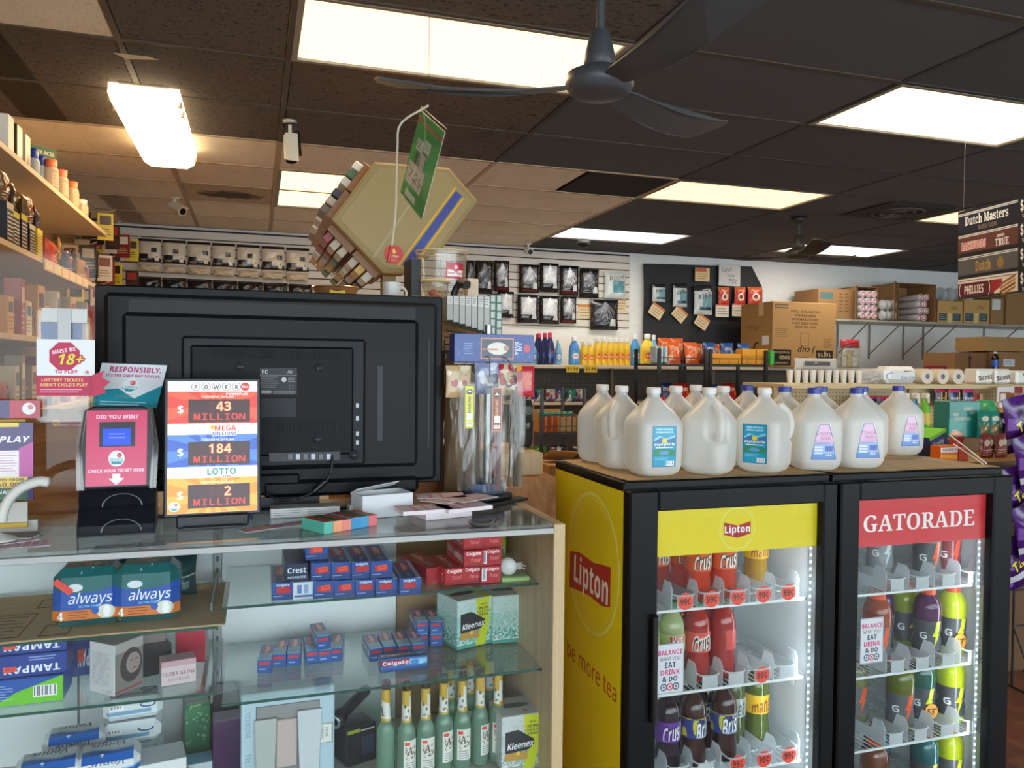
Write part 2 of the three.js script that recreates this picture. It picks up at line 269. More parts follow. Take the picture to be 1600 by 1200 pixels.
function ceilingFan(label, p, R0, angles, m, scale = 1) {
  const t = thing('ceiling_fan', label, 'ceiling fan', p);
  const top = C - p[1] - 0.004;
  part('canopy', lathe([[0.0, top], [0.06, top], [0.055, top - 0.03], [0.02, top - 0.05], [0, top - 0.05]], 20), m, t);
  part('rod', new THREE.CylinderGeometry(0.012, 0.012, top - 0.1, 10).translate(0, (top - 0.1) / 2 + 0.08, 0), m, t);
  part('yoke', lathe([[0, 0.14], [0.028, 0.14], [0.045, 0.07], [0.05, 0.02], [0, 0.02]], 20), m, t);
  part('motor', lathe([[0, 0.03], [0.06, 0.03], [0.098, 0.012], [0.102, -0.018], [0.09, -0.034], [0.084, -0.036], [0.08, -0.044], [0.03, -0.05], [0, -0.05]], 28), m, t);
  const edge = (a, b) => Array.from({ length: 12 }, (_, k) => { const u = k / 11; return [0.09 + (R0 - 0.12) * u, a + (b - a) * Math.sqrt(u)]; }), shape = [...edge(-0.034, -0.084), [R0, -0.05], [R0 - 0.01, 0.02], ...edge(0.03, 0.062).reverse()];
  const blade = slabG(shape, 0.002, 0.0015).rotateX(-Math.PI / 2);
  { const q = blade.attributes.position; for (let i = 0; i < q.count; i++) { const x = q.getX(i), z = q.getZ(i); q.setY(i, q.getY(i) + z * 0.2 - 0.03 * Math.sin(Math.PI * x / R0) + 0.012 * (x / R0) * (x / R0)); } blade.computeVertexNormals(); }
  for (const a of angles) part('blade', blade, m, t, [0, -0.012, 0], R(a));
  return t;
}
const fanM = M('#494b4e', 0.45);
ceilingFan('grey three blade ceiling fan with dusty blade edges, over the counter', [0.96, 2.345, -2.165], 0.67, [160.7, 30, 276], fanM);
ceilingFan('dark three blade ceiling fan hanging near the back wall', [4.08, 2.42, -5.3], 0.6, [10, 130, 250], M('#33322f', 0.5));
function bulletCam(label, p, turn, tilt, body, drop = 0) {
  const t = thing('security_camera', label, 'camera', p, turn);
  part('mount', merge(lathe([[0, 0], [0.035, 0], [0.033, -0.014], [0, -0.014]], 16), rod([0, -0.01, 0], [0, -0.06 - drop, 0.01], 0.01)), body, t);
  const g = part('housing', merge(new THREE.CylinderGeometry(0.033, 0.033, 0.13, 18).rotateX(Math.PI / 2), bx(0.06, 0.006, 0.15, 0, 0.032, 0.012)), body, t, [0, -0.085 - drop, 0.035], [tilt, 0, 0]);
  part('lens_window', new THREE.CylinderGeometry(0.025, 0.025, 0.008, 16).rotateX(Math.PI / 2), M('#15120f', 0.15), g, [0, 0, 0.066]);
  return t;
}
const camW = M('#d9cdb8', 0.4);
const bc = bulletCam('white bullet camera with black clamp, tilted steeply down near runner', [0.155, C - 0.01, -4.06], 0.1, R(72), camW, 0.06);
part('clamp', merge(bx(0.05, 0.05, 0.03, 0.012, -0.06, -0.01), rod([0.035, -0.05, 0], [0.045, -0.17, 0.02], 0.012), tube([[0.02, -0.02, 0.03], [-0.04, -0.04, 0.05], [-0.02, -0.08, 0.05]], 0.004)), M('#16130f', 0.5), bc);
bulletCam('white bullet camera on the beige ceiling behind the counter', [-0.56, C - 0.012, -6.2], 0.7, R(25), camW);
bulletCam('white bullet camera under the ceiling above the slat wall', [2.5, C - 0.012, -7.28], -0.1, R(12), M('#dcdad4', 0.4));
{ const t = thing('dome_camera', 'dark dome camera beside the white bullet camera', 'camera', [2.93, C - 0.008, -6.95]); part('ring', lathe([[0.03, 0], [0.075, 0], [0.07, -0.03], [0.05, -0.035]], 22), M('#3c3c3c', 0.4), t); part('dome', lathe([[0.056, -0.03], [0.05, -0.055], [0.03, -0.075], [0, -0.082]], 18), M('#0c0c0d', 0.08), t); }
{ const t = thing('ceiling_vent', 'round ceiling vent in a dark square frame', 'vent', [4.6, C - 0.012, -4.83]); part('plate', bx(0.6, 0.008, 0.5), M('#262321', 0.8), t); for (let i = 1; i < 4; i++) part('ring', new THREE.TorusGeometry(0.06 * i, 0.01, 6, 28).rotateX(Math.PI / 2), M('#4a4038', 0.7), t, [0, -0.004, 0]); }
{ const q = onY(1097, 180, C); solo('ceiling_tag', bx(0.05, 0.012, 0.022, 0, -0.016, 0), M('#cfcac0', 0.7), 'small white plastic clip on dark ceiling by fan blade', 'clip', q, 0.2); }
solo('ceiling_paper', psheet([V(0, 0, 0.02), V(0.13, -0.008, 0.02), V(0.15, 0, -0.03), V(0.03, -0.002, -0.03)], '#d8c7a6', '#d8c7a6', 'paper', 0.001)[0].translate(0, -0.008, 0), printed('paper', 0), 'peeling strip of tape on the brown ceiling tiles', 'tape', [-0.52, C - 0.006, -3.42], -0.2);
// ---------- hanging cigar price sign ----------
{
  const w = 520, h = 300, a = art(w, h, (g) => {
    fill(g, '#12141c');
    const row = (y, hh, bg) => fill(g, bg, 0, y, 400, hh);
    row(6, 66, '#151a28'); row(84, 62, '#5b332a'); row(158, 62, '#55504d'); row(232, 62, '#e0cdb4');
    for (const y of [10, 84, 160, 236]) { fill(g, '#d8d2c8', 4, y, 394, 8); fill(g, '#2a2a2a', 8, y + 3, 386, 2); }
    T(g, 'Dutch Masters', 195, 38, 42, '#e9e4da', { style: 'bold', font: 'serif', sx: 0.95 }); T(g, 'BURN SLOW', 205, 68, 22, '#7d6a50', B);
    T(g, 'BACKWOODS', 110, 122, 33, '#a8343a', { style: 'bold', stroke: '#f0dccb', lw: 5, sx: 0.82 }); T(g, 'ALWAYS', 290, 108, 13, '#f0e6da', B); T(g, 'TRUE', 300, 129, 32, '#f0e6da', { style: 'bold', font: 'serif' });
    T(g, 'Dutch', 175, 196, 46, '#b58a3c', { style: 'bold', sx: 0.8 }); disc(g, 290, 195, 20, '#8f7038'); T(g, '✦', 290, 195, 26, '#c9a458');
    fill(g, '#5a1420', 0, 248, 250, 46); poly(g, '#a01f2c', [[230, 248], [300, 248], [300, 270], [230, 294]]); T(g, 'PHILLIES', 112, 271, 40, '#f4ead8', { style: 'bold', sx: 0.8 });
    g.strokeStyle = '#f4ead8'; g.lineWidth = 4; g.beginPath(); g.arc(40, 271, 30, 2.4, 3.9); g.moveTo(212, 248); g.arc(185, 271, 36, -0.7, 0.7); g.stroke();
    for (let i = 0; i < 4; i++) { g.save(); g.translate(335, 255 + i * 12); g.rotate(-0.25); fill(g, ['#8a5a2c', '#b07a40', '#75491f', '#a06c34'][i], -50, -4, 100, 8); g.restore(); }
    fill(g, '#15161c', 400, 0, 120, 300);
    ['$2', '$1', '$1', '$1'].forEach((p, i) => { T(g, p, 434, 32 + i * 75, 48, '#eee8df', { style: 'bold', sx: 0.8 }); T(g, 'TAX INC', 455, 64 + i * 75, 16, '#d9d2c8', B); });
  });
  const bl = atD(1497, 468, 3.05), tl = atD(1497, 332, 3.05), e = atD(1600, 463, 2.645), far = (p) => V(p.x + (e.x - bl.x) * 1.19, p.y, p.z + (e.z - bl.z) * 1.19), br = far(bl), tr = far(tl);
  const t = thing('price_sign', 'hanging dark cigar price sign with four brand rows', 'sign');
  const [g, m] = psheet([bl, br, tr, tl], a, '#15161c', 'gloss', 0.006); part('panel', g, m, t);
  for (const q of [tl, tr]) part('hanging_wire', rod([q.x + (q === tl ? 0.03 : -0.03), q.y - 0.005, q.z + (q === tl ? 0.004 : -0.012)], [q.x + (q === tl ? 0.03 : -0.03), C - 0.003, q.z + (q === tl ? 0.004 : -0.012)], 0.0007), M('#777', 0.4, 0.8), t);
}
// ---------- green hanging price tag in clear sleeve ----------
{
  const a = art(140, 300, (g) => { fill(g, '#38a03c'); poly(g, '#4cb84c', [[0, 120], [140, 60], [140, 200], [0, 300]]); T(g, 'pleasure', 70, 28, 34, '#f0622a', { style: 'bold', rot: 0.06 });
    fill(g, '#5c6a58', 30, 105, 55, 75); fill(g, '#e8e0d2', 22, 88, 34, 40); fill(g, '#e8e0d2', 60, 74, 34, 42); lines(g, 25, 96, 26, 3, 9, '#665'); lines(g, 63, 82, 26, 3, 9, '#665');
    fill(g, '#efdcc4', 6, 175, 92, 74); T(g, '7.25', 54, 215, 40, '#6a4a3a', { rot: 0.06 }); T(g, '$', 14, 190, 14, '#6a4a3a'); fill(g, '#e8dcc4', 24, 268, 60, 22); });
  const tl = atD(657, 172, 2.35), tr = atD(695, 206, 2.2), br = atD(659, 343, 2.2), bl = atD(626, 300, 2.35);
  const t = thing('hanging_tag', 'green price tag in clear sleeve hanging from the ceiling', 'price tag');
  const [g, m] = psheet([bl, br, tr, tl], a, '#d8c8b4', 'gloss', 0.002); part('card', g, m, t);
  const off = V(0, 0, 0.008), ext = (p, q) => p.clone().add(p.clone().sub(q).multiplyScalar(0.03)).add(off);
  part('sleeve', sheetG([ext(bl, tr), ext(br, tl), ext(tr, bl), ext(tl, br)], null, null, 0.001), CLEAR, t);
  part('hanging_wire', rod(tl.clone().add(V(0.02, 0, 0.02)), [tl.x + 0.02, C - 0.003, tl.z + 0.02], 0.0008), M('#2a2622', 0.6), t); part('cord', merge(tube([tl.clone().add(V(0.02, 0.01, 0.02)), atD(625, 195, 2.34), atD(621, 230, 2.34), atD(618, 330, 2.34), atD(612, 385, 2.34)], 0.0035)), M('#cdbfa6', 0.6), t);
  part('lighter', rod(atD(612, 384, 2.34), atD(606, 410, 2.34), 0.006, 10), M('#c43a2a', 0.3), t);
}
// ---------- tilted octagonal pack rack ----------
{
  const D = 2.87, out = [[587, 257], [700, 266], [742, 314], [690, 385], [628, 426], [600, 424], [522, 343]].map(([x, y]) => atD(x, y, D));
  const c = out.reduce((a, b) => a.add(b), V(0, 0, 0)).divideScalar(7), L = out.map((p) => [p.x - c.x, p.y - c.y]);
  const t = thing('octagon_rack', 'tilted beige octagonal counter rack with blue stripe, bins of small packs', 'rack', [c.x, c.y, -D]);
  const bg = M('#947c4a', 0.5), brown = M('#96683a', 0.4, 0, { transmission: 0.15, thickness: 0 });
  part('end_plate', slabG(L, 0.05, 0.008).translate(0, 0, -0.05), bg, t);
  const inner = (k) => L.map(([x, y]) => [x * k, y * k]);
  part('face_panel', slabG(inner(0.93), 0.003, 0.001).translate(0, 0, 0.0055), M('#9c8550', 0.45), t);
  const lp = (x, y) => { const p = atD(x, y, D); return V(p.x - c.x, p.y - c.y, 0.0115); };
  const strip = (a, b, w, m, name, dz = 0) => { const d = b.clone().sub(a), n = V(-d.y, d.x, 0).normalize().multiplyScalar(w / 2); part(name, sheetG([a.clone().sub(n), b.clone().sub(n), b.clone().add(n), a.clone().add(n)].map((q) => q.clone().setZ(q.z + dz)), null, null, 0.001), m, t); };
  strip(lp(632, 418), lp(716, 303), 0.028, M('#33408c', 0.45), 'blue_stripe'); strip(lp(621, 416), lp(711, 294), 0.008, M('#d9a52e', 0.45), 'yellow_stripe'); strip(lp(645, 417), lp(722, 311), 0.008, M('#d9a52e', 0.45), 'yellow_stripe');
  strip(lp(583, 402), lp(640, 320), 0.008, M('#a8966a', 0.5), 'seam_strip');
  const st = art(90, 90, (g) => { fill(g, '#c8302c'); disc(g, 45, 45, 44, '#c8302c'); poly(g, '#f4c84a', [[36, 26], [44, 14], [58, 34], [46, 46]]); T(g, 'LOTTERY', 45, 56, 12, '#f4e2c8', B); lines(g, 22, 66, 44, 2, 7, '#f2b8a8'); });
  { const q = new THREE.CircleGeometry(0.034, 28); const s = st.s; part('round_sticker', toRect(q, st), printed('gloss', s), t, lp(614, 398).setZ(0.0135)); }
  // bins along the under side and the left side, running back from the plate
  const pk = ['#b9a58c', '#6e5a48', '#c8bfae', '#54684c', '#8c3a34', '#d8d2c0', '#3c3c44', '#caa25a'];
  const rows = [[6, 5, 2], [0, 6, 2]];
  for (const [i, j, n] of rows) {
    const a = V(...L[i], 0), b = V(...L[j], 0), d = b.clone().sub(a), len = d.length(), dir = d.clone().normalize(), nrm = V(dir.y, -dir.x, 0); if (nrm.dot(a.clone().add(b)) < 0) nrm.negate();
    for (let q = 0; q < 4; q++) for (let k = 0; k < n; k++) {
      const base = a.clone().add(d.clone().multiplyScalar((k + 0.5) / n)).add(V(0, 0, -0.14 - q * 0.19)).addScaledVector(nrm, -0.005), ang = Math.atan2(dir.y, dir.x), W = len / n - 0.008;
      const bin = part('bin', merge(bx(W, 0.004, 0.17, 0, -0.012, 0), bx(W, 0.05, 0.004, 0, -0.012, 0.085), bx(0.003, 0.055, 0.17, -W / 2, -0.012, 0), bx(0.003, 0.055, 0.17, W / 2, -0.012, 0)), brown, t, base, [0, 0, ang + (nrm.dot(V(-dir.y, dir.x, 0)) > 0 ? 0 : Math.PI)]);
      for (let e = 0; e < 3; e++) part('pack', bx(W * 0.26, 0.075, 0.13, (e - 1) * W * 0.31, -0.005, 0, 0.003), M(pick(pk), 0.35), bin);
    }
  }
  part('core', slabG(inner(0.8), 0.78, 0).translate(0, 0, -0.84), M('#a07a4a', 0.6), t);
  const fy = 1.71 - c.y; part('post', bx(0.05, 0.14, 0.05, -0.06, fy, -0.1), bg, t); part('foot', bx(0.22, 0.012, 0.22, -0.04, fy - 0.004, -0.1), bg, t);
}
// ---------- glass display case ----------
const rb = (parent, name, x0, y0, x1, y1, D, t, m, faces, kind = 'card', bev = 0.001) => { // a box whose front covers a pixel rectangle on the plane z = -D
  const a = atD(x0, y1, D), b = atD(x1, y0, D), w = b.x - a.x, h = Math.abs(b.y - a.y), o = parent.position;
  let g; if (faces) { [g, m] = pbox(w, h, t, faces, kind, bev); } else g = boxG(w, h, t, {}, bev);
  return part(name, g, m, parent, [(a.x + b.x) / 2 - o.x, Math.min(a.y, b.y) - o.y, -D - t / 2 - o.z]);
};
const TOP = 1.115, CF = 1.8, CB = 2.3, DECK = 0.47, S1R = 0.947, S2R = 0.737, S1L = 0.915, S2L = 0.755, CX0 = -1.16, CX1 = 0.723;
const birch = new THREE.MeshStandardMaterial({ map: woodTex([214, 190, 152], [186, 156, 112], [1, 1], 20, 3), roughness: 0.55 });
const ply = new THREE.MeshStandardMaterial({ map: woodTex([196, 140, 88], [140, 88, 48], [1, 1]), roughness: 0.6 });
const alu = M('#b9bcbc', 0.35, 0.7), edgeG = M('#1f4f44', 0.2);
const shelfGlass = new THREE.MeshPhysicalMaterial({ color: '#f0f7f4', roughness: 0.03, transmission: 0.94, thickness: 0, ior: 1.5, name: 'shelf_glass' });
{
  const t = thing('display_case', 'long glass display case with birch end panel and glass shelves', 'display case', [0, 0, 0]), xm = atD(344, 950, 1.9).x;
  const W = CX1 - 0.03 - CX0, xc = (CX0 + CX1 - 0.03) / 2;
  part('end_panel', boxG(0.03, TOP, CB - CF, {}, 0.002), birch, t, [CX1 - 0.015, 0, -(CF + CB) / 2]);
  part('deck', bx(W, 0.02, CB - CF - 0.03), M('#c9c6bd', 0.6), t, [xc, DECK - 0.0205, -(CF + CB) / 2]);
  part('kick_panel', bx(W, DECK - 0.022, 0.02), birch, t, [xc, 0, -CF - 0.03]);
  part('back_panel', bx(0.39 - CX0, TOP - DECK - 0.02, 0.012), M('#e6e9ea', 0.5), t, [(CX0 + 0.39) / 2, DECK, -CB + 0.012]);
  part('back_panel_wood', bx(CX1 - 0.031 - 0.392, TOP - DECK - 0.02, 0.012), M('#9a7a55', 0.7), t, [(0.392 + CX1 - 0.031) / 2, DECK, -CB + 0.012]);
  const xs = atD(122, 950, CB - 0.02).x; part('panel_seam', bx(0.004, 0.58, 0.004), M('#7d8583', 0.5), t, [xs, DECK, -CB + 0.021]);
  part('glass_top', bx(W, 0.008, CB - CF - 0.01), new THREE.MeshPhysicalMaterial({ color: '#e2e8e6', roughness: 0.06, transmission: 0.85, thickness: 0, ior: 1.5, name: 'counter_glass' }), t, [xc, TOP - 0.008, -(CF + CB) / 2]);
  part('front_rail', merge(bx(W, 0.014, 0.012, xc, TOP - 0.0225, -CF - 0.006), bx(W, 0.02, 0.014, xc, DECK - 0.02, -CF - 0.006)), M('#a3a3a0', 0.4, 0.5), t);
  part('front_glass', bx(W, TOP - DECK - 0.024, 0.004), GLASS, t, [xc, DECK + 0.001, -CF - 0.008]);
  const shelf = (x0, x1, y, f = 1.9) => { const s = part('glass_shelf', bx(x1 - x0, 0.006, CB - 0.03 - f), shelfGlass, t, [(x0 + x1) / 2, y - 0.0065, -(f + CB - 0.03) / 2]); part('shelf_edge', bx(x1 - x0, 0.0062, 0.0015), edgeG, s, [0, 0, (CB - 0.03 - f) / 2 + 0.0008]); };
  shelf(CX0, xm - 0.004, S1L, 1.87); shelf(xm + 0.004, CX1 - 0.032, S1R); shelf(CX0, xm - 0.004, S2L); shelf(xm + 0.004, CX1 - 0.032, S2R, 1.87);
  const sd = atD(340, 950, CB - 0.02).x, std = part('shelf_standard', bx(0.022, TOP - DECK - 0.03, 0.012), M('#8b908e', 0.35, 0.6), t, [sd, DECK, -CB + 0.025]);
  for (let i = 0; i < 18; i++) part('slot', bx(0.005, 0.014, 0.001), M('#2c2f2e', 0.6), std, [0, 0.03 + i * 0.031, 0.0065]);
  for (const [y, x0] of [[S1R, sd], [S2R, sd], [S1L, sd - 0.02], [S2L, sd - 0.02]]) part('bracket', boxG(0.006, 0.03, 0.3), M('#7d8280', 0.35, 0.6), t, [x0, y - 0.037, -CB + 0.18]);
}
// ---- print for boxes ----
const bluePaste = art(60, 46, (g, w, h) => { fill(g, '#1d4f9c'); fill(g, '#183f80', 0, 30, w, 20); fill(g, '#c22a33', 12, 12, 34, 16); T(g, 'Colgate', 28, 7, 9, '#fff', B); fill(g, '#9ac0e8', 4, 34, 24, 2); });
const blueTop = art(60, 190, (g, w, h) => { fill(g, '#2a5ca8'); fill(g, '#5a90cc', 0, 0, 10, h); fill(g, '#b9d2ea', 48, 0, 12, h); fill(g, '#c22a33', 14, 20, 32, 90); T(g, 'Colgate', 30, 65, 22, '#fff', { style: 'bold', rot: -Math.PI / 2 }); T(g, 'cavity', 30, 150, 14, '#cfe2f4', { rot: -Math.PI / 2 }); });
const blueSide = art(190, 46, (g, w, h) => { fill(g, '#24579f'); fill(g, '#c22a33', 10, 10, 92, 24); T(g, 'Colgate', 56, 22, 20, '#fff', B); for (let i = 0; i < 5; i++) disc(g, 130 + i * 12, 23, 9 - i, ['#3f86cc', '#7ab2e2'][i % 2]); });
const orangeTag = (g, x, y) => { g.save(); g.translate(x, y); g.rotate(-0.1); fill(g, '#f0523c', -12, -7, 24, 14); fill(g, '#c03a2a', -8, -2, 16, 2); g.restore(); };
const bluePasteTag = art(60, 46, (g, w, h) => { fill(g, '#1d4f9c'); fill(g, '#183f80', 0, 30, w, 20); fill(g, '#c22a33', 12, 12, 34, 16); fill(g, '#9ac0e8', 4, 34, 24, 2); orangeTag(g, 32, 18); });
const crestEnd = art(60, 46, (g) => { fill(g, '#172a4c'); T(g, 'Crest', 30, 18, 19, '#e8eef4', B); T(g, 'ADVANCED', 30, 36, 9, '#c8d4e0', B); });
const whiteEnd = art(60, 46, (g) => { fill(g, '#d4dbe4'); fill(g, '#5a7ec0', 12, 8, 12, 22); fill(g, '#8aa2d0', 30, 8, 12, 22); fill(g, '#4c66a0', 4, 34, 50, 6); });
const redPaste = art(60, 46, (g) => { fill(g, '#b51f2b'); T(g, 'Colgate', 30, 9, 12, '#fff', B); T(g, 'Total', 34, 26, 13, '#e8a8a0', I); fill(g, '#8c1620', 0, 38, 60, 8); });
const redBar = art(60, 46, (g) => { fill(g, '#b51f2b'); T(g, 'Colgate', 36, 9, 10, '#fff', B); T(g, 'Total', 38, 26, 12, '#e8a8a0', I); bars(g, 3, 6, 14, 34, '#445', '#e8e8f0'); });
const redSide = art(190, 46, (g) => { fill(g, '#ba222e'); T(g, 'Colgate', 130, 24, 26, '#fff', { style: 'bold', rot: Math.PI }); T(g, 'TOTAL', 40, 18, 18, '#4a4a90', { style: 'bold', stroke: '#e8d0d8', lw: 3, rot: Math.PI }); });
const redTop = art(60, 190, (g) => { fill(g, '#c02a34'); T(g, 'Colgate', 30, 60, 24, '#fff', { style: 'bold', rot: -Math.PI / 2 }); fill(g, '#8c1822', 0, 0, 5, 190); T(g, 'Total', 30, 140, 22, '#5a58a0', { style: 'bold', rot: -Math.PI / 2, stroke: '#efd8dc', lw: 3 }); });
const blueBoxG = (f, W = 0.053, H = 0.041, Ln = 0.17) => pbox(W, H, Ln, { f, b: f, t: blueTop, u: '#1d4f9c', l: blueSide, r: blueSide }, 'gloss', 0.001);
function boxOn(name, px, py, Y, gm, Ln, turn, label, cat, group) { const p = onY(px, py, Y); p.z -= Ln / 2; p.y = Y + 0.0006; return solo(name, gm[0], gm[1], label, cat, p, turn, group); }
{
  const a = blueBoxG(bluePaste), b = blueBoxG(bluePasteTag), c = pbox(0.053, 0.041, 0.17, { f: crestEnd, d: '#1b3054', t: '#24406c' }, 'gloss'), w = pbox(0.05, 0.041, 0.17, { f: whiteEnd, d: '#b9c6d8' }, 'gloss');
  const G = 'toothpaste boxes on the upper glass shelf', lb = 'blue toothpaste box lying end out in bottom row of upper shelf', lt = 'blue toothpaste box lying on the bottom row of upper shelf';
  [[443.5, a], [476, w], [508, b], [539, b], [571.6, a], [604, a], [642, a]].forEach(([x, gm], i) => { const y = 938 - (x - 443) * 0.0405; boxOn('toothpaste_box', x, y, S1R, gm, 0.17, 0.02 * Math.sin(i * 5), gm === w ? 'pale white and blue toothpaste box in the bottom row' : gm === b ? 'blue toothpaste box with orange price tag in bottom row' : lb, 'toothpaste', G); });
  [[463, c, 0], [503, b, 0], [534, b, 0.01], [566, a, 0], [597, b, -0.02]].forEach(([x, gm, r]) => { const y = 938 - (x - 443) * 0.0405, o = boxOn('toothpaste_box', x, y, S1R, gm, 0.17, r + 0.012, gm === c ? 'dark navy toothpaste box lettered in white on the bottom row' : gm === b ? 'blue toothpaste box with orange price tag on the bottom row' : lt, 'toothpaste', G); o.position.y += 0.0424; o.position.z -= 0.005; });
  { const o = boxOn('toothpaste_box', 494, 936, S1R, b, 0.17, 0.03, 'topmost blue toothpaste box with orange tag on the pile', 'toothpaste'); o.position.y += 0.0848; o.position.z -= 0.03; }
  const ra = pbox(0.053, 0.043, 0.15, { f: redPaste, t: redTop, l: redSide, r: redSide, d: '#a81c28' }, 'gloss'), rbx = pbox(0.053, 0.043, 0.15, { f: redBar, t: redTop, l: redSide, r: redSide, d: '#a81c28' }, 'gloss');
  const GR = 'red toothpaste boxes on the upper glass shelf', LR = 'red toothpaste box stacked beside the night light pack';
  for (const [x, y, k, gm, r] of [[706, 915, 0, ra, 0.1], [737, 912, 0, ra, 0.04], [767, 911, 0, rbx, 0.0], [738, 915, 1, ra, 0.06], [768, 911, 1, rbx, 0.0], [737, 914, 2, ra, 0.06], [770, 911, 2, ra, 0]]) { const o = boxOn('red_toothpaste_box', x, y, S1R, gm, 0.15, r, gm === rbx ? 'red toothpaste box with barcode end, beside night light pack' : LR, 'toothpaste', GR); o.position.y += k * 0.0436; o.position.z -= k * 0.004; }
  boxOn('red_toothpaste_box', 672, 917, S1R, pbox(0.053, 0.043, 0.17, { f: '#a31a26', t: redTop, d: '#a81c28' }, 'gloss'), 0.2, 0.22, 'plain red toothpaste box turned beside the blue ones', 'toothpaste');
  // small boxes on the middle shelf
  const sA = art(40, 34, (g) => { fill(g, '#1d4f9c'); fill(g, '#c8303a', 4, 6, 30, 8); fill(g, '#9cc4e8', 6, 22, 18, 3); }), sT = art(40, 120, (g) => { fill(g, '#3a78b8'); fill(g, '#8fc0e0', 0, 70, 40, 50); fill(g, '#b82a36', 8, 8, 24, 66); T(g, 'Colgate', 20, 42, 16, '#fff', { style: 'bold', rot: -Math.PI / 2 }); });
  const sS = art(130, 54, (g) => { fill(g, '#2a66ac'); fill(g, '#8fbce0', 70, 10, 60, 22); fill(g, '#a02030', 2, 8, 78, 22); T(g, 'Colgate', 42, 19, 20, '#fff', B); disc(g, 96, 24, 12, '#3f88c8'); disc(g, 112, 26, 8, '#9cd0f0'); fill(g, '#1d4480', 0, 42, 130, 14); });
  const sm = pbox(0.034, 0.034, 0.11, { f: sA, t: sT, l: sS, r: sS, d: '#24589e' }, 'gloss'), G2 = 'small toothpaste boxes on the middle glass shelf', L2 = 'small blue toothpaste box standing end out on middle shelf';
  for (const [x, y, k, r] of [[417, 1052, 0, -0.1], [440, 1043, 0, -0.12], [462, 1041, 0, -0.08], [488, 1037, 0, 0], [508, 1036, 0, 0], [530, 1033, 0, -0.16], [586, 1034, 0, 0.05], [609, 1030, 0, 0], [632, 1028, 0, 0], [654, 1026, 0, 0], [662, 1014, 0, 0], [684, 1014, 0, 0], [662, 1014, 1, 0], [684, 1014, 1, 0]]) {
    const o = boxOn('small_toothpaste_box', x, y, S2R, sm, 0.11, r, k ? 'small blue toothpaste box on top of another beside tissue box' : L2, 'toothpaste', G2); o.position.y += k * 0.0346; if (y === 1014) o.position.z -= 0.018; }
  { const o = boxOn('small_toothpaste_box', 502, 1036, S2R, sm, 0.11, 0.1, 'small toothpaste box with orange tag lying on two others', 'toothpaste'); o.position.y += 0.0346; }
  boxOn('small_toothpaste_box', 631, 1048, S2R, pbox(0.118, 0.034, 0.034, { f: sS, t: sS, d: '#24589e' }, 'gloss'), 0.034, 0.02, 'small toothpaste box lying broadside in front of others', 'toothpaste');
}
// tissue boxes
function tissueFace(top, mid, low, full) {
  return art(150, 180, (g, w, h) => {
    fill(g, top); fill(g, mid, 0, 62, w, 120); for (let i = 0; i < 500; i++) disc(g, 150 * hash(i, 11), 180 * Math.pow(hash(i, 13), 0.45), 3.2, hash(i, 15) > 0.6 ? top : hash(i, 13) > 0.4 ? low : mid);
    for (let i = 0; i < 130; i++) { const y = 60 + 105 * Math.sqrt(hash(i, 3)), x = 150 * hash(i, 9); disc(g, x, y, 1.2 + 2.2 * hash(i, 5), hash(i, 7) > 0.7 ? '#eefaf4' : 'rgba(70,130,120,.55)'); }
    fill(g, low, 0, 165, w, 20); fill(g, '#e8f4ee', 0, 163, w, 1.5);
    if (full) { poly(g, '#d2dc1e', [[78, 0], [135, 0], [135, 100], [118, 180], [76, 180], [96, 120], [84, 60]]); T(g, 'KILLS', 112, 26, 9, '#333', B); T(g, '99.9%', 112, 40, 15, '#333', B); T(g, 'COLD & FLU', 112, 54, 10, '#333', B); T(g, 'VIRUSES', 112, 66, 10, '#333', B);
      poly(g, '#23262c', [[14, 52], [60, 48], [118, 84], [118, 100], [96, 116], [14, 122]]); T(g, 'Kleenex', 66, 98, 27, '#fff', { style: 'italic', rot: -0.06, stroke: '#fff', lw: 1 }); fill(g, '#c99a4a', 14, 120, 80, 26); disc(g, 60, 124, 7, '#f2d060'); }
  });
}
const tA = tissueFace('#c8dcd8', '#a6d2c8', '#4aa896', true), tB = tissueFace('#c8dcd8', '#a6d2c8', '#4aa896', false), tG = tissueFace('#d5d8d8', '#c0c8c8', '#9aa6a4', true), tH = tissueFace('#d5d8d8', '#c0c8c8', '#9aa6a4', false);
const tTop = art(110, 110, (g) => { fill(g, '#c3cfca'); disc(g, 52, 50, 40, '#3a4044', 14); fill(g, '#cfd832', 84, 0, 26, 110); });
const tTopG = art(110, 110, (g) => { fill(g, '#c5cac9'); disc(g, 52, 50, 40, '#5a6064', 14); disc(g, 70, 84, 6, '#f0523c'); for (let i = 0; i < 60; i++) disc(g, 110 * hash(i, 1), 110 * hash(i, 2), 1.6, '#a8b0ae'); });
boxOn('tissue_box', 733, 1012, S2R, pbox(0.112, 0.132, 0.112, { f: tA, l: tB, r: tB, t: tTop, d: '#9fc8c0' }, 'card', 0.002), 0.11, 0.3, 'green cube tissue box with black logo patch, middle shelf', 'tissues');
boxOn('tissue_box', 799, 1004, S2R, pbox(0.112, 0.132, 0.112, { f: tB, l: tA, r: tB, t: tTop, d: '#9fc8c0' }, 'card', 0.002), 0.11, 0.02, 'green cube tissue box with plain dotted side, middle shelf', 'tissues');
boxOn('tissue_box', 815, 1203, DECK, pbox(0.112, 0.142, 0.112, { f: tG, l: tH, r: tH, t: tTopG, d: '#b5bcba' }, 'card', 0.002), 0.11, 0.02, 'grey cube tissue box beside the tall bottles', 'tissues');
{ const p = onY(800, 1172, DECK); solo('tissue_box', ...pbox(0.11, 0.15, 0.1, { f: tH, t: tTopG, d: '#c3c8c7' }, 'card', 0.002), 'pale grey tissue box half hidden behind the grey one', 'tissues', [0.58, DECK + 0.0006, -2.22], 0); }
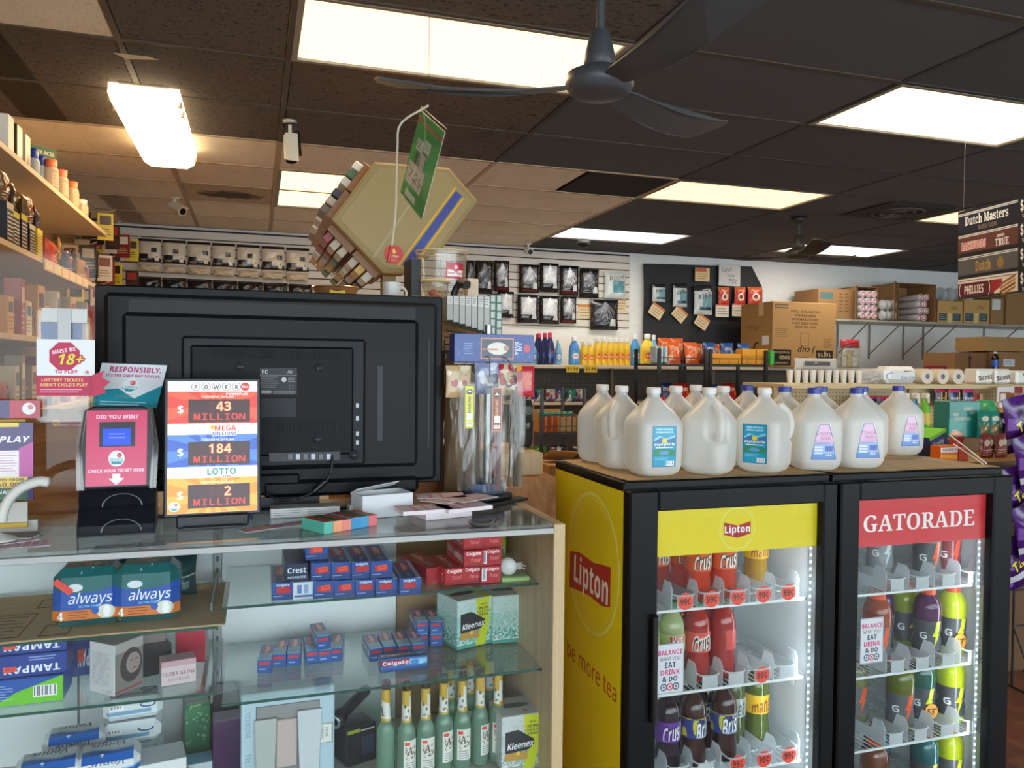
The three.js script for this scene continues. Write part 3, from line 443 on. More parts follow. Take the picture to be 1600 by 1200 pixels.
{ const a = art(90, 110, (g) => { fill(g, '#cdd63a'); poly(g, '#23262c', [[8, 110], [8, 70], [44, 20], [56, 20], [54, 110]]); T(g, 'Kleenex', 34, 66, 22, '#fff', { style: 'italic', rot: -1.45 }); bars(g, 66, 70, 16, 26); lines(g, 62, 10, 22, 5, 8, '#a2aa20'); });
  const p = onY(803, 905, S1R); solo('tissue_carton', ...pbox(0.065, 0.1, 0.11, { f: a, d: '#c8c6a8' }, 'card', 0.002), 'yellow tissue carton standing behind the night light pack', 'tissues', [p.x + 0.01, S1R + 0.0006, -2.2], 0); }
{ // night light blister
  const p = onY(806, 912, S1R), t = thing('night_light_pack', 'clear blister pack with white plug-in night light, green base', 'night light', [p.x + 0.005, S1R + 0.0006, p.z - 0.05]);
  part('tray', ...pbox(0.075, 0.012, 0.075, { d: '#9fc27a' }, 'gloss', 0.003), t);
  part('blister', lathe([[0.032, 0.013], [0.034, 0.05], [0.028, 0.062], [0, 0.066]], 4).rotateY(Math.PI / 4), CLEAR, t);
  part('lamp_body', lathe([[0, 0], [0.02, 0.002], [0.024, 0.012], [0.016, 0.022], [0, 0.026]], 18).rotateX(Math.PI / 2).rotateY(-0.5), M('#e8eaea', 0.3), t, [-0.01, 0.036, 0.004]);
  part('plug', merge(bx(0.018, 0.018, 0.012, 0.016, 0.022, -0.004), rod([0.024, 0.028, 0.002], [0.035, 0.022, 0.004], 0.0015), rod([0.024, 0.034, 0.002], [0.036, 0.03, 0.004], 0.0015)), M('#e4e6e2', 0.35), t);
}
// tall green bottles with gold foil necks
{
  const lab = art(70, 100, (g) => { fill(g, '#e6e4dc'); fill(g, '#e8503a', 6, 6, 22, 10); T(g, 'A', 30, 34, 34, '#3a3632', { style: 'bold', font: 'serif' }); for (let i = 0; i < 30; i++) disc(g, 8 + 54 * hash(i, 1), 22 + 40 * hash(i, 2), 2.4, hash(i, 4) > 0.5 ? '#4a4540' : '#a86a50'); lines(g, 10, 70, 50, 4, 7, '#7a766e'); });
  const wrap = art(60, 60, (g) => { fill(g, '#c9a43c'); poly(g, '#e4e2da', [[0, 6], [60, 20], [60, 52], [0, 38]]); T(g, 'A', 30, 30, 22, '#444', { style: 'bold', font: 'serif' }); for (let i = 0; i < 14; i++) disc(g, 60 * hash(i, 6), 16 + 28 * hash(i, 8), 2, '#5a554c'); });
  const body = lathe([[0, 0.002], [0.02, 0], [0.0235, 0.004], [0.024, 0.02], [0.024, 0.118], [0.021, 0.132], [0.014, 0.146], [0.0105, 0.156], [0.0105, 0.235], [0, 0.236]], 20), neck = toRect(lathe([[0.0135, 0.148], [0.0118, 0.165], [0.0116, 0.226]], 18), wrap), cap = lathe([[0.0112, 0.226], [0.0114, 0.243], [0.009, 0.246], [0, 0.246]], 16);
  const lg = toRect(lathe([[0.0246, 0.03], [0.0246, 0.108]], 16, -0.8, 1.6), lab);
  const gm = new THREE.MeshPhysicalMaterial({ color: '#b5d8c2', roughness: 0.06, transmission: 0.7, thickness: 0, ior: 1.4, name: 'green_liquid_bottle' });
  const t = thing('cologne_bottle', 'green liquid bottle with gold foil neck on case floor', 'bottle', [0, DECK + 0.001, -2], 0, 'tall green bottles on the case floor');
  part('bottle_body', body, gm, t); part('neck_foil', neck, printed('gloss', wrap.s), t); part('cap', cap, M('#4a3a1c', 0.4, 0.3), t); part('label', lg, printed('gloss', lab.s), t);
  const spots = [[603, 1078, 1.95], [635, 1078, 1.93], [665, 1075, 1.93], [693, 1070, 1.95], [722, 1070, 1.95], [750, 1065, 1.96], [778, 1060, 1.96], [703, 1060, 2.03], [734, 1057, 2.05], [764, 1052, 2.06]];
  spots.forEach(([x, , D], i) => { const p = atD(x, 1130, D), q = [p.x, DECK + 0.001, -D]; i ? copy(t, q, i === 0 ? 1.2 : 0.5 * Math.sin(i * 3) + 0.3) : place(t, q, 1.9); });
}
// left half of the case
{
  const cardM = new THREE.MeshStandardMaterial({ map: grain(128, (x, y) => { const k = 0.95 + 0.1 * noise(x / 9, y / 3) + 0.04 * hash(x, y); return [176 * k, 148 * k, 110 * k]; }), roughness: 0.85 });
  const c = art(420, 130, (g) => { fill(g, '#c8ad80'); for (let i = 0; i < 260; i++) fill(g, 'rgba(90,66,36,.08)', 420 * hash(i, 1), 130 * hash(i, 2), 30, 1.5); g.strokeStyle = '#5d4b34'; g.lineWidth = 2; g.strokeRect(20, 60, 90, 60); lines(g, 26, 66, 78, 6, 9, '#6d5a40'); g.strokeRect(100, 20, 50, 24); T(g, 'J', 190, 60, 60, '#6d5a40', { style: 'bold', rot: 1.7 }); g.strokeRect(140, 96, 40, 26); });
  const x0 = -0.62, x1 = atD(352, 965, 1.86).x; const [g, m] = pbox(x1 - x0, 0.004, 0.36, { t: c, d: '#bfa276' }, 'paper');
  solo('cardboard_sheet', g, m, 'flattened cardboard sheet lining the left glass shelf', 'cardboard', [(x0 + x1) / 2, S1L + 0.0006, -2.045], 0);
  const Y = S1L + 0.0052;
  const af = art(170, 150, (g, w, h) => { fill(g, '#1b6a6c'); poly(g, '#2157b5', [[0, 50], [50, 62], [110, 60], [170, 44], [170, 150], [0, 150]]); disc(g, 56, 48, 20, '#e8ecf4', 10); T(g, 'always', 92, 76, 36, '#fff', { style: 'italic' }); T(g, 'ULTRA THIN', 92, 96, 9, '#8fd0f0', B); fill(g, '#e07a34', 0, 104, 170, 26); T(g, '4', 22, 118, 28, '#fff', B); lines(g, 40, 108, 50, 3, 7, '#8a4a20'); disc(g, 132, 112, 22, '#e8e4d4', 18); disc(g, 134, 112, 9, '#fff', 15); disc(g, 106, 108, 9, '#2b5fc0'); fill(g, '#16605c', 0, 130, 170, 20); lines(g, 16, 138, 100, 1, 6, '#9cc8c0'); });
  const at = art(120, 60, (g) => { fill(g, '#1b6a6c'); disc(g, 40, 30, 16, '#8a3a30', 8); disc(g, 66, 28, 18, '#9a7a4a', 7); fill(g, '#e8523c', 44, 10, 20, 8); for (let i = 0; i < 20; i++) disc(g, 120 * hash(i, 3), 60 * hash(i, 5), 1.5, '#dfe8e8'); });
  const pack = () => { const [f, s] = res({ f: af, t: at, d: '#1a5f62' }); const g = boxG(0.138, 0.128, 0.1, f, 0.018), p = g.attributes.position; for (let i = 0; i < p.count; i++) { const y = p.getY(i) / 0.135; p.setZ(i, p.getZ(i) * (1 - 0.12 * y) + 0.004 * Math.sin(p.getX(i) * 60)); p.setX(i, p.getX(i) * (1 - 0.06 * y * y)); } g.computeVertexNormals(); return [g, printed('film', s)]; };
  const A = pack();
  const tagged = boxOn('pad_pack', 134, 981, Y, A, 0.1, 0.03, 'blue and teal pad pack with red price tag slanting', 'pad pack');
  part('price_sticker', ...pbox(0.042, 0.014, 0.0006, { d: '#f0463c' }, 'card'), tagged, [-0.05, 0.086, 0.0475], [-0.06, 0, -0.7]);
  boxOn('pad_pack', 228, 974, Y, A, 0.1, 0.01, 'blue and teal pad pack without tag, beside the tagged one', 'pad pack');
  const p2 = onY(205, 974, Y); solo('pad_pack', A[0], A[1], 'teal topped pad pack standing behind the two front packs', 'pad pack', [p2.x - 0.06, Y, p2.z - 0.22], 0.1);
  const tl = art(150, 90, (g) => { fill(g, '#184a4c'); fill(g, '#0f3538', 0, 30, 150, 6); fill(g, '#b8c4c0', 0, 40, 150, 3); fill(g, '#6a8a88', 50, 52, 90, 16); });
  solo('wrapped_pack', ...ppouch(0.17, 0.1, 0.1, tl, '#184a4c', 'film', { px: 5, py: 5, wrinkle: 0.05 }), 'dark teal wrapped pack leaning behind the pad packs', 'pad pack', onY(280, 925, Y).setY(Y + 0.002).add(V(-0.04, 0, 0.03)), -0.1);
  // middle shelf
  const tx = art(190, 60, (g) => { fill(g, '#1c3d94'); poly(g, '#86d03a', [[0, 10], [44, 10], [54, 36], [44, 60], [0, 60]]); T(g, 'TAMPAX', 126, 40, 26, '#fff', { style: 'bold', rot: Math.PI }); orangeTag(g, 86, 38); lines(g, 120, 8, 56, 2, 7, '#9cb4e4', 3); });
  const tx2 = art(190, 80, (g) => { fill(g, '#1c56b0'); poly(g, '#74cc2a', [[50, 80], [100, 40], [190, 0], [190, 80]]); lines(g, 6, 18, 90, 6, 8, '#b8d0f0'); bars(g, 132, 26, 46, 34, '#223', '#f4f4f4'); });
  const q0 = onY(20, 1104, S2L), bw = 0.19;
  const st = (gm, dy, dz, turn, label) => solo('tampon_box', gm[0], gm[1], label, 'tampon box', [q0.x, S2L + 0.0006 + dy, q0.z - 0.05 + dz], turn);
  st(pbox(bw, 0.058, 0.1, { f: tx2, d: '#1c56b0' }, 'gloss'), 0, 0, 0.02, 'bottom tampon box, bright green with barcode');
  st(pbox(bw + 0.01, 0.048, 0.09, { f: tx, t: tx, d: '#16357f' }, 'gloss'), 0.0588, -0.004, 0.03, 'middle tampon box, dark blue and lettered upside down');
  st(pbox(bw + 0.01, 0.044, 0.09, { f: tx, t: tx, d: '#16357f' }, 'gloss'), 0.1075, -0.01, 0.0, 'top tampon box, dark blue and lettered upside down');
  solo('tampon_box', ...pbox(0.1, 0.13, 0.07, { d: '#1a3a66', f: tx }, 'gloss'), 'dark blue carton standing behind the tampon boxes', 'tampon box', [onY(118, 1068, S2L).x, S2L + 0.0006, -2.12], 0.2);
  const portrait = art(90, 150, (g) => { fill(g, '#8a8482'); fill(g, '#b4aeaa', 0, 0, 90, 30); disc(g, 52, 74, 34, '#4c4444', 50); disc(g, 58, 70, 22, '#a89890', 30); fill(g, '#3c3434', 48, 60, 8, 3); fill(g, '#3c3434', 64, 60, 8, 3); fill(g, '#8a4a4a', 56, 84, 12, 4); fill(g, '#a84a4a', 0, 138, 90, 6); });
  const whitef = art(90, 150, (g) => { fill(g, '#e4e2e2'); lines(g, 10, 30, 66, 16, 6, '#b8b4b4', 2); T(g, '3.4 OZ', 64, 140, 10, '#777'); });
  boxOn('perfume_box', 176, 1090, S2L, pbox(0.078, 0.115, 0.078, { f: whitef, r: portrait, t: '#cfc9c6', d: '#dad6d4' }, 'gloss'), 0.11, -0.72, 'white perfume box with grey portrait on its side', 'perfume');
  boxOn('perfume_box', 236, 1056, S2L, pbox(0.07, 0.07, 0.06, { d: '#1d1b1c', f: '#242122', t: '#5a4a46' }, 'gloss'), 0.06, 0.4, 'small black perfume box beside the white portrait box', 'perfume');
  { const o = boxOn('perfume_box', 230, 1052, S2L, pbox(0.07, 0.03, 0.06, { d: '#8a7a74', t: '#c8beb8' }, 'gloss'), 0.06, 0.2, 'flat taupe box lying on the black perfume box', 'perfume'); o.position.y += 0.0706; }
  { const a = art(90, 60, (g) => { fill(g, '#d8c2c4'); fill(g, '#c8a0a4', 0, 0, 90, 14); T(g, 'ULTRA GLOW', 45, 32, 12, '#8a5a60', BI); T(g, 'DAY CREAM', 45, 46, 9, '#a8888c', BI); }); boxOn('cosmetic_box', 276, 1070, S2L, pbox(0.075, 0.056, 0.05, { f: a, t: '#d8a8ac', d: '#ccb4b6' }, 'gloss'), 0.05, 0.18, 'small pale pink cosmetic box in front of red box', 'cosmetics'); }
  boxOn('cosmetic_box', 299, 1036, S2L, pbox(0.07, 0.08, 0.05, { f: '#b01f38', d: '#8c6a68', t: '#9a8280' }, 'gloss'), 0.05, -0.1, 'glossy red cosmetic box on the left middle shelf', 'cosmetics');
  // case floor
  const soft = art(150, 80, (g) => { fill(g, '#e9edf0'); poly(g, '#2c6cc8', [[0, 52], [40, 44], [90, 56], [150, 46], [150, 80], [0, 80]]); poly(g, '#8cc4ec', [[0, 46], [40, 38], [90, 50], [150, 40], [150, 46], [90, 56], [40, 44], [0, 52]]); T(g, 'Venus', 76, 22, 30, '#22355c', { style: 'italic', rot: Math.PI }); T(g, '+', 62, 66, 18, '#fff', B); });
  const softB = art(150, 80, (g) => { fill(g, '#dde3e4'); fill(g, '#7fa8c8', 10, 40, 110, 14); bars(g, 18, 12, 34, 22); g.strokeStyle = '#2c4c8c'; g.lineWidth = 4; g.beginPath(); g.ellipse(112, 24, 18, 9, 0, 0, 7); g.stroke(); });
  const mkSoft = (a) => { const [f, s] = res({ f: a, t: a, d: '#dfe5e8' }); const g = boxG(0.13, 0.055, 0.085, f, 0.014), p = g.attributes.position; for (let i = 0; i < p.count; i++) { const k = Math.abs(p.getX(i)) / 0.065; p.setY(i, 0.0275 + (p.getY(i) - 0.0275) * (1.04 - 0.18 * k * k)); } g.computeVertexNormals(); return [g, printed('film', s)]; };
  const SA = mkSoft(soft), SB = mkSoft(softB), GS = 'white and blue soap packs on the case floor';
  for (const [x, D, k, a, turn] of [[78, 1.93, 0, SA, 0.1], [78, 1.93, 1, SA, 0.14], [78, 1.935, 2, SA, 0.12], [172, 1.93, 0, SA, 0.08], [172, 1.93, 1, SA, 0.06], [170, 1.94, 2, SA, 0.1], [115, 2.06, 0, SB, 0], [115, 2.06, 1, SB, 0.05], [118, 2.06, 2, SA, 0.1], [208, 2.1, 0, SB, 0.05], [208, 2.1, 1, SB, 0.02], [207, 2.1, 2, SB, 0.06], [209, 2.1, 3, SB, 0.1]]) {
    const p = atD(x, 1150, D); solo('soap_pack', a[0], a[1], a === SA ? 'white soap pack with blue wave and dark script' : 'white soap pack showing barcode and blue oval', 'soap', [p.x, DECK + 0.001 + k * 0.0575, -D], turn, GS); }
  for (let i = 0; i < 4; i++) { const p = atD(248, 1180, 1.98); solo('white_carton', ...pbox(0.115, 0.03, 0.09, { d: '#e6e6e8', u: '#c8c8cc' }, 'card'), 'plain white flat carton in a stack on case floor', 'carton', [p.x + 0.004 * Math.sin(i * 4), DECK + 0.0006 + i * 0.0308, -1.98], 0.12 + 0.02 * i, 'stack of white cartons on the case floor'); }
  const gb = art(70, 150, (g) => { fill(g, '#4a8a5c'); fill(g, '#3a6a44', 0, 0, 70, 14); T(g, 'green', 28, 8, 12, '#cfe6b8', I); for (let i = 0; i < 26; i++) disc(g, 70 * hash(i, 2), 26 + 120 * hash(i, 5), 2 + 2 * hash(i, 1), 'rgba(170,220,190,.7)'); });
  boxOn('perfume_box', 304, 1196, DECK, pbox(0.06, 0.15, 0.055, { f: gb, t: '#9aa694', d: '#3c6a48' }, 'gloss'), 0.11, 0.2, 'green perfume box with bubble pattern on case floor', 'perfume');
  boxOn('perfume_box', 348, 1190, DECK, pbox(0.062, 0.165, 0.06, { d: '#4a4044', t: '#a49c98' }, 'gloss'), 0.14, 0.25, 'dark taupe perfume box with grey top behind purple box', 'perfume');
  boxOn('perfume_box', 356, 1212, DECK, pbox(0.075, 0.14, 0.06, { d: '#4a2350', t: '#8c7a90', f: '#3f1c48' }, 'gloss'), 0.06, 0.06, 'deep purple perfume box beside the pale blue gift box', 'perfume');
  boxOn('lotion_carton', 306, 1222, DECK, pbox(0.07, 0.045, 0.06, { d: '#cfd8dc', t: '#7fb0cc' }, 'gloss'), 0.06, 0.1, 'low pale blue carton in front of green perfume box', 'carton');
  { const p = onY(450, 1215, DECK), t = thing('gift_set', 'pale blue perfume gift box with window showing clear bottle', 'gift box', [p.x, DECK + 0.0006, p.z - 0.03], 0.03);
    const fr = art(230, 260, (g) => { fill(g, '#b8cfdc'); T(g, 'VERBENA', 16, 90, 16, '#7d98a8', { rot: Math.PI / 2, font: 'serif' }); T(g, 'FRESH', 16, 200, 16, '#7d98a8', { rot: Math.PI / 2, font: 'serif' }); fill(g, '#5a6068', 36, 40, 156, 220); fill(g, '#8f8c8c', 39, 43, 150, 217); });
    part('carton', ...pbox(0.225, 0.22, 0.06, { f: fr, t: '#c3d6e0', d: '#aac4d2' }, 'card', 0.003), t);
    part('perfume_bottle', bx(0.05, 0.12, 0.008, 0, 0, 0, 0.003), M('#c8b4ae', 0.15), t, [-0.005, 0.03, 0.034]); part('lotion_tube', slabG([[-0.022, 0], [0.022, 0], [0.028, 0.15], [-0.028, 0.15]], 0.006, 0.002), M('#cfd3d8', 0.3), t, [0.05, 0.015, 0.034]); part('lotion_tube', slabG([[-0.02, 0], [0.02, 0], [0.024, 0.14], [-0.024, 0.14]], 0.006, 0.002), M('#b8bab4', 0.3), t, [-0.055, 0.015, 0.034]);
    part('label', ...pbox(0.05, 0.05, 0.002, { f: art(60, 60, (g) => { fill(g, '#e8e6de'); g.strokeStyle = '#555'; g.lineWidth = 3; g.strokeRect(1, 1, 58, 58); T(g, 'VERBENA', 30, 26, 9, '#666', { font: 'serif', rot: 1.57 }); T(g, 'FRESH', 42, 26, 9, '#666', { font: 'serif', rot: 1.57 }); }), d: '#dedcd4' }, 'paper'), t, [0.082, 0.075, 0.0335]);
  }
  { const a = atD(522, 1128, 2.05), b = atD(574, 1076, 2.16), t = thing('flashlight', 'black metal flashlight with chrome head lying on case goods', 'flashlight', [a.x, a.y, a.z]), d = b.clone().sub(a), q = new THREE.Quaternion().setFromUnitVectors(V(0, 1, 0), d.clone().normalize());
    const bar = part('barrel', lathe([[0, 0], [0.021, 0], [0.021, 0.03], [0.015, 0.04], [0.015, d.length() - 0.01], [0.012, d.length()], [0, d.length()]], 18), M('#17181a', 0.3), t); bar.quaternion.copy(q);
    const hd = part('reflector', lathe([[0, 0.004], [0.012, 0], [0.019, -0.003], [0.019, 0.002]], 16), M('#d8dce0', 0.1, 0.9), t); hd.quaternion.copy(q); }
  boxOn('black_pack', 560, 1208, DECK, pbox(0.085, 0.1, 0.08, { d: '#1e1f24', f: art(100, 130, (g) => { fill(g, '#202126'); fill(g, '#a8b43a', 4, 8, 40, 12); fill(g, '#38405c', 50, 40, 40, 60); fill(g, '#caccd0', 46, 14, 46, 5); }) }, 'gloss', 0.004), 0.16, 0.35, 'black blister pack with lime strip under the flashlight', 'flashlight pack');
}
// ---------- on the counter ----------
const CT = TOP + 0.0006, black = M('#1b1c1f', 0.42), blackG = M('#101114', 0.25), blackR = M('#232427', 0.6);
// television seen from behind
{
  const D = 2.16, o = atD(420, 790, D), t = thing('television', 'large flat television seen from behind, black plastic back', 'television', [o.x, CT, -D]);
  rb(t, 'screen_frame', 148, 464, 692, 772, D + 0.02, 0.025, M('#101113', 0.4, 0, { specularIntensity: 0.35 }), null, null, 0.004);
  rb(t, 'back_shell', 162, 474, 684, 768, D, 0.03, M('#151618', 0.42, 0, { specularIntensity: 0.35 }), null, null, 0.02);
  rb(t, 'rear_cover', 190, 500, 655, 742, D - 0.015, 0.03, M('#161719', 0.42, 0, { specularIntensity: 0.35 }), null, null, 0.014);
  rb(t, 'cover_rim', 283, 530, 572, 735, D - 0.022, 0.02, M('#1b1c1f', 0.38, 0, { specularIntensity: 0.35 }), null, null, 0.008);
  const ec = rb(t, 'electronics_cover', 297, 543, 553, 716, D - 0.032, 0.03, M('#121315', 0.5, 0, { specularIntensity: 0.35 }), null, null, 0.005);
  const vent = (n, x0, x1, y0, y1, D2) => { const a = atD(x0, y1, D2), b = atD(x1, y0, D2), g = []; for (let i = 0; i < n; i++) g.push(bx((b.x - a.x) / n * 0.5, Math.abs(b.y - a.y), 0.003, a.x + (b.x - a.x) * (i + 0.5) / n - o.x, a.y - CT, -D2 + D, 0.0004)); part('vent_slots', merge(g), M('#0b0b0c', 0.7), t); };
  vent(34, 330, 432, 547, 559, D - 0.0322); vent(24, 440, 533, 550, 561, D - 0.0322); vent(22, 430, 528, 658, 677, D - 0.0322);
  const lab = art(130, 96, (g) => { fill(g, '#0d0e10'); T(g, 'FC', 18, 14, 20, '#d8d8d8', B); T(g, 'ilo', 104, 14, 16, '#d8d8d8', I); fill(g, '#bbb', 0, 26, 130, 1); lines(g, 4, 32, 62, 6, 7, '#a8a8a8', 2.4); disc(g, 84, 42, 9, '#c8c8c8'); lines(g, 98, 36, 28, 3, 6, '#888'); g.strokeStyle = '#aaa'; g.strokeRect(104, 62, 12, 12); fill(g, '#999', 6, 80, 34, 10); lines(g, 46, 82, 80, 2, 6, '#888'); });
  rb(t, 'rating_label', 406, 575, 464, 617, D - 0.0327, 0.001, null, { f: lab, d: '#111' }, 'card', 0.0002);
  rb(t, 'embossed_plate', 408, 622, 463, 652, D - 0.0327, 0.001, M('#1d1e21', 0.6), null, null, 0.0002);
  for (const [x, y] of [[373, 573], [497, 575], [373, 686], [495, 687], [553, 711]]) { const p = atD(x, y, D - 0.034); part('screw', lathe([[0, 0.004], [0.004, 0.004], [0.005, 0.001], [0.011, 0], [0.013, -0.004]], 16).rotateX(Math.PI / 2), M('#3a3b3f', 0.25, 0.3), t, [p.x - o.x, p.y - CT, D + p.z]); }
  rb(t, 'port_panel', 420, 705, 532, 722, D - 0.034, 0.004, M('#0c0c0e', 0.4), null, null, 0.0006);
  for (let i = 0; i < 6; i++) rb(t, 'port', 450 + i * 12, 709, 457 + i * 12, 718, D - 0.0375, 0.003, M(i % 2 ? '#8a8c90' : '#4a4b4f', 0.3, 0.5), null, null, 0.0004);
  for (const y of [630, 650, 674, 688]) rb(t, 'side_port', 556, y, 561, y + 7, D - 0.0235, 0.004, M('#8a8c90', 0.35, 0.5), null, null, 0.0004);
  rb(t, 'groove', 589, 571, 599, 689, D - 0.0155, 0.003, M('#1b1c1f', 0.5), null, null, 0.0006); rb(t, 'groove', 668, 528, 672, 700, D - 0.0005, 0.003, M('#1b1c1f', 0.5), null, null, 0.0006);
  rb(t, 'top_groove', 200, 481, 650, 488, D - 0.0005, 0.003, M('#1d1d1d', 0.6), null, null, 0.0008);
  rb(t, 'lower_housing', 410, 744, 655, 779, D - 0.01, 0.05, M('#141518', 0.42, 0, { specularIntensity: 0.35 }), null, null, 0.01);
  rb(t, 'lower_housing', 300, 738, 470, 779, D - 0.006, 0.04, M('#131416', 0.45, 0, { specularIntensity: 0.35 }), null, null, 0.008);
  const b = atD(420, 778, D).y; part('stand', merge(bx(0.3, b - CT, 0.05, -0.02, 0, -0.03), bx(0.5, 0.008, 0.14, -0.02, 0, -0.03)), black, t);
  const L = (x, y, d) => { const p = atD(x, y, D - d); return [p.x - o.x, p.y - CT, p.z + D]; };
  part('power_cable', tube([L(519, 712, 0.04), L(519, 724, 0.045), L(514, 745, 0.05), L(497, 764, 0.055), L(470, 777, 0.06), L(440, 781, 0.06), L(415, 772, 0.05)], 0.0035), M('#0d0d0e', 0.45), t);
  part('cable_bead', rod(L(508, 752, 0.053), L(490, 768, 0.057), 0.008, 10), M('#141416', 0.4), t);
}
// ticket checker
{
  const p = onY(187, 834, TOP), t = thing('ticket_checker', 'black lottery ticket checker with pink face and blue screen', 'ticket checker', [p.x - 0.008, CT, p.z - 0.045], 0.05);
  const foot = slabG([[0.05, 0], [0.052, 0.02], [0.03, 0.05], [0.02, 0.06], [0.026, 0.075], [0.01, 0.1], [-0.05, 0.1], [-0.055, 0]], 0.15, 0.004).rotateY(-Math.PI / 2).translate(0.075, 0, 0);
  part('base', foot, M('#15171c', 0.3), t);
  for (const y of [0.018, 0.072]) part('arc', new THREE.TorusGeometry(0.04, 0.0025, 6, 20, Math.PI).scale(1, 0.7, 1), M('#5a6068', 0.2, 0.4), t, [0.01, y - 0.012, y < 0.05 ? 0.054 : 0.034]);
  const face = art(150, 190, (g) => { fill(g, '#e0446e'); T(g, 'DID YOU WIN?', 75, 16, 15, '#fbe4ea', B); fill(g, '#20222a', 32, 30, 88, 62); disc(g, 75, 122, 20, '#f2f4f4'); poly(g, '#2a8fa0', [[58, 122], [92, 128], [86, 136], [64, 136]]); disc(g, 82, 114, 6, '#e0584c'); T(g, 'lottery', 74, 124, 12, '#1f6f86', { style: 'italic', stroke: '#fff', lw: 2 }); T(g, 'CHECK YOUR TICKET HERE', 75, 152, 11, '#fbe4ea', B); fill(g, '#fbf0f2', 65, 160, 20, 12); poly(g, '#fbf0f2', [[55, 171], [95, 171], [75, 188]]); });
  const head = part('head', slabG([[-0.07, 0], [-0.064, 0.006], [0.064, 0.006], [0.07, 0], [0.074, 0.1], [0.066, 0.176], [0.05, 0.184], [-0.05, 0.184], [-0.066, 0.176], [-0.074, 0.1]], 0.02, 0.004).translate(0, 0, -0.02), M('#1b1d22', 0.3), t, [0, 0.098, 0.034], [-0.16, 0, 0]);
  part('face_panel', ...pbox(0.124, 0.17, 0.002, { f: face, d: '#c83a62' }, 'gloss', 0.0004), head, [-0.002, 0.008, 0.0055]);
  part('screen', bx(0.056, 0.038, 0.002, 0, 0, 0, 0.0004), new THREE.MeshStandardMaterial({ color: '#1c3fd0', emissive: '#2244ee', emissiveIntensity: 0.75, roughness: 0.2, name: 'lit_screen' }), head, [-0.002, 0.098, 0.0075]);
  for (const y of [0.115, 0.123]) part('screen_text', bx(0.034, 0.002, 0.0005, 0, 0, 0, 0.0001), M('#8fa6f4', 0.4), head, [-0.002, y, 0.0088]);
  for (const s of [-1, 1]) part('clear_guard', slabG([[s * 0.066, 0], [s * 0.08, 0], [s * 0.084, 0.1], [s * 0.07, 0.186], [s * 0.062, 0.18], [s * 0.072, 0.1]], 0.004, 0.001), CLEAR, head, [0, 0, 0.006]);
}
// lottery cards
const lotLogo = (g, x, y, k) => { disc(g, x, y, 22 * k, '#f4f6f6'); disc(g, x + 6 * k, y - 8 * k, 7 * k, '#e2604e'); poly(g, '#e8a0a0', [[x - 4 * k, y - 14 * k], [x + 10 * k, y - 10 * k], [x, y - 2 * k]]); T(g, 'Lottery', x, y + 3 * k, 14 * k, '#1f7f96', { style: 'italic', stroke: '#fff', lw: 3 * k }); poly(g, '#2fa0b0', [[x - 16 * k, y + 8 * k], [x + 16 * k, y + 10 * k], [x + 8 * k, y + 16 * k], [x - 8 * k, y + 16 * k]]); };
{
  const a = art(180, 120, (g) => { fill(g, '#e9ecef'); poly(g, '#1f93a4', [[0, 78], [60, 70], [110, 96], [180, 58], [180, 120], [0, 120]]); T(g, 'RESPONSIBLY.', 96, 16, 21, '#b8246c', B); T(g, "IT'S THE ONLY WAY TO PLAY.", 94, 34, 11, '#b8246c', B); lotLogo(g, 90, 62, 1); lines(g, 20, 106, 130, 2, 7, '#d8eef0'); });
  const D = 2.085, c = [[143, 634], [245, 637], [258, 571], [153, 567]].map(([x, y]) => atD(x, y, D)); c[2].z -= 0.05; c[3].z -= 0.05; const bc = c.map((q) => q);
  const t = thing('lottery_card', 'white and teal lottery card about playing responsibly, behind checker', 'card'); const [g, m] = psheet(bc, a, '#e2e2e2', 'card', 0.002); part('card', g, m, t);
  const bot = c[0].clone().lerp(c[1], 0.5); part('stand', merge(bx(0.05, bot.y - CT + 0.03, 0.004, 0, 0, 0), bx(0.06, 0.004, 0.06, 0, 0, 0.0)), CLEAR, t, [bot.x, CT, bot.z - 0.012]);
}
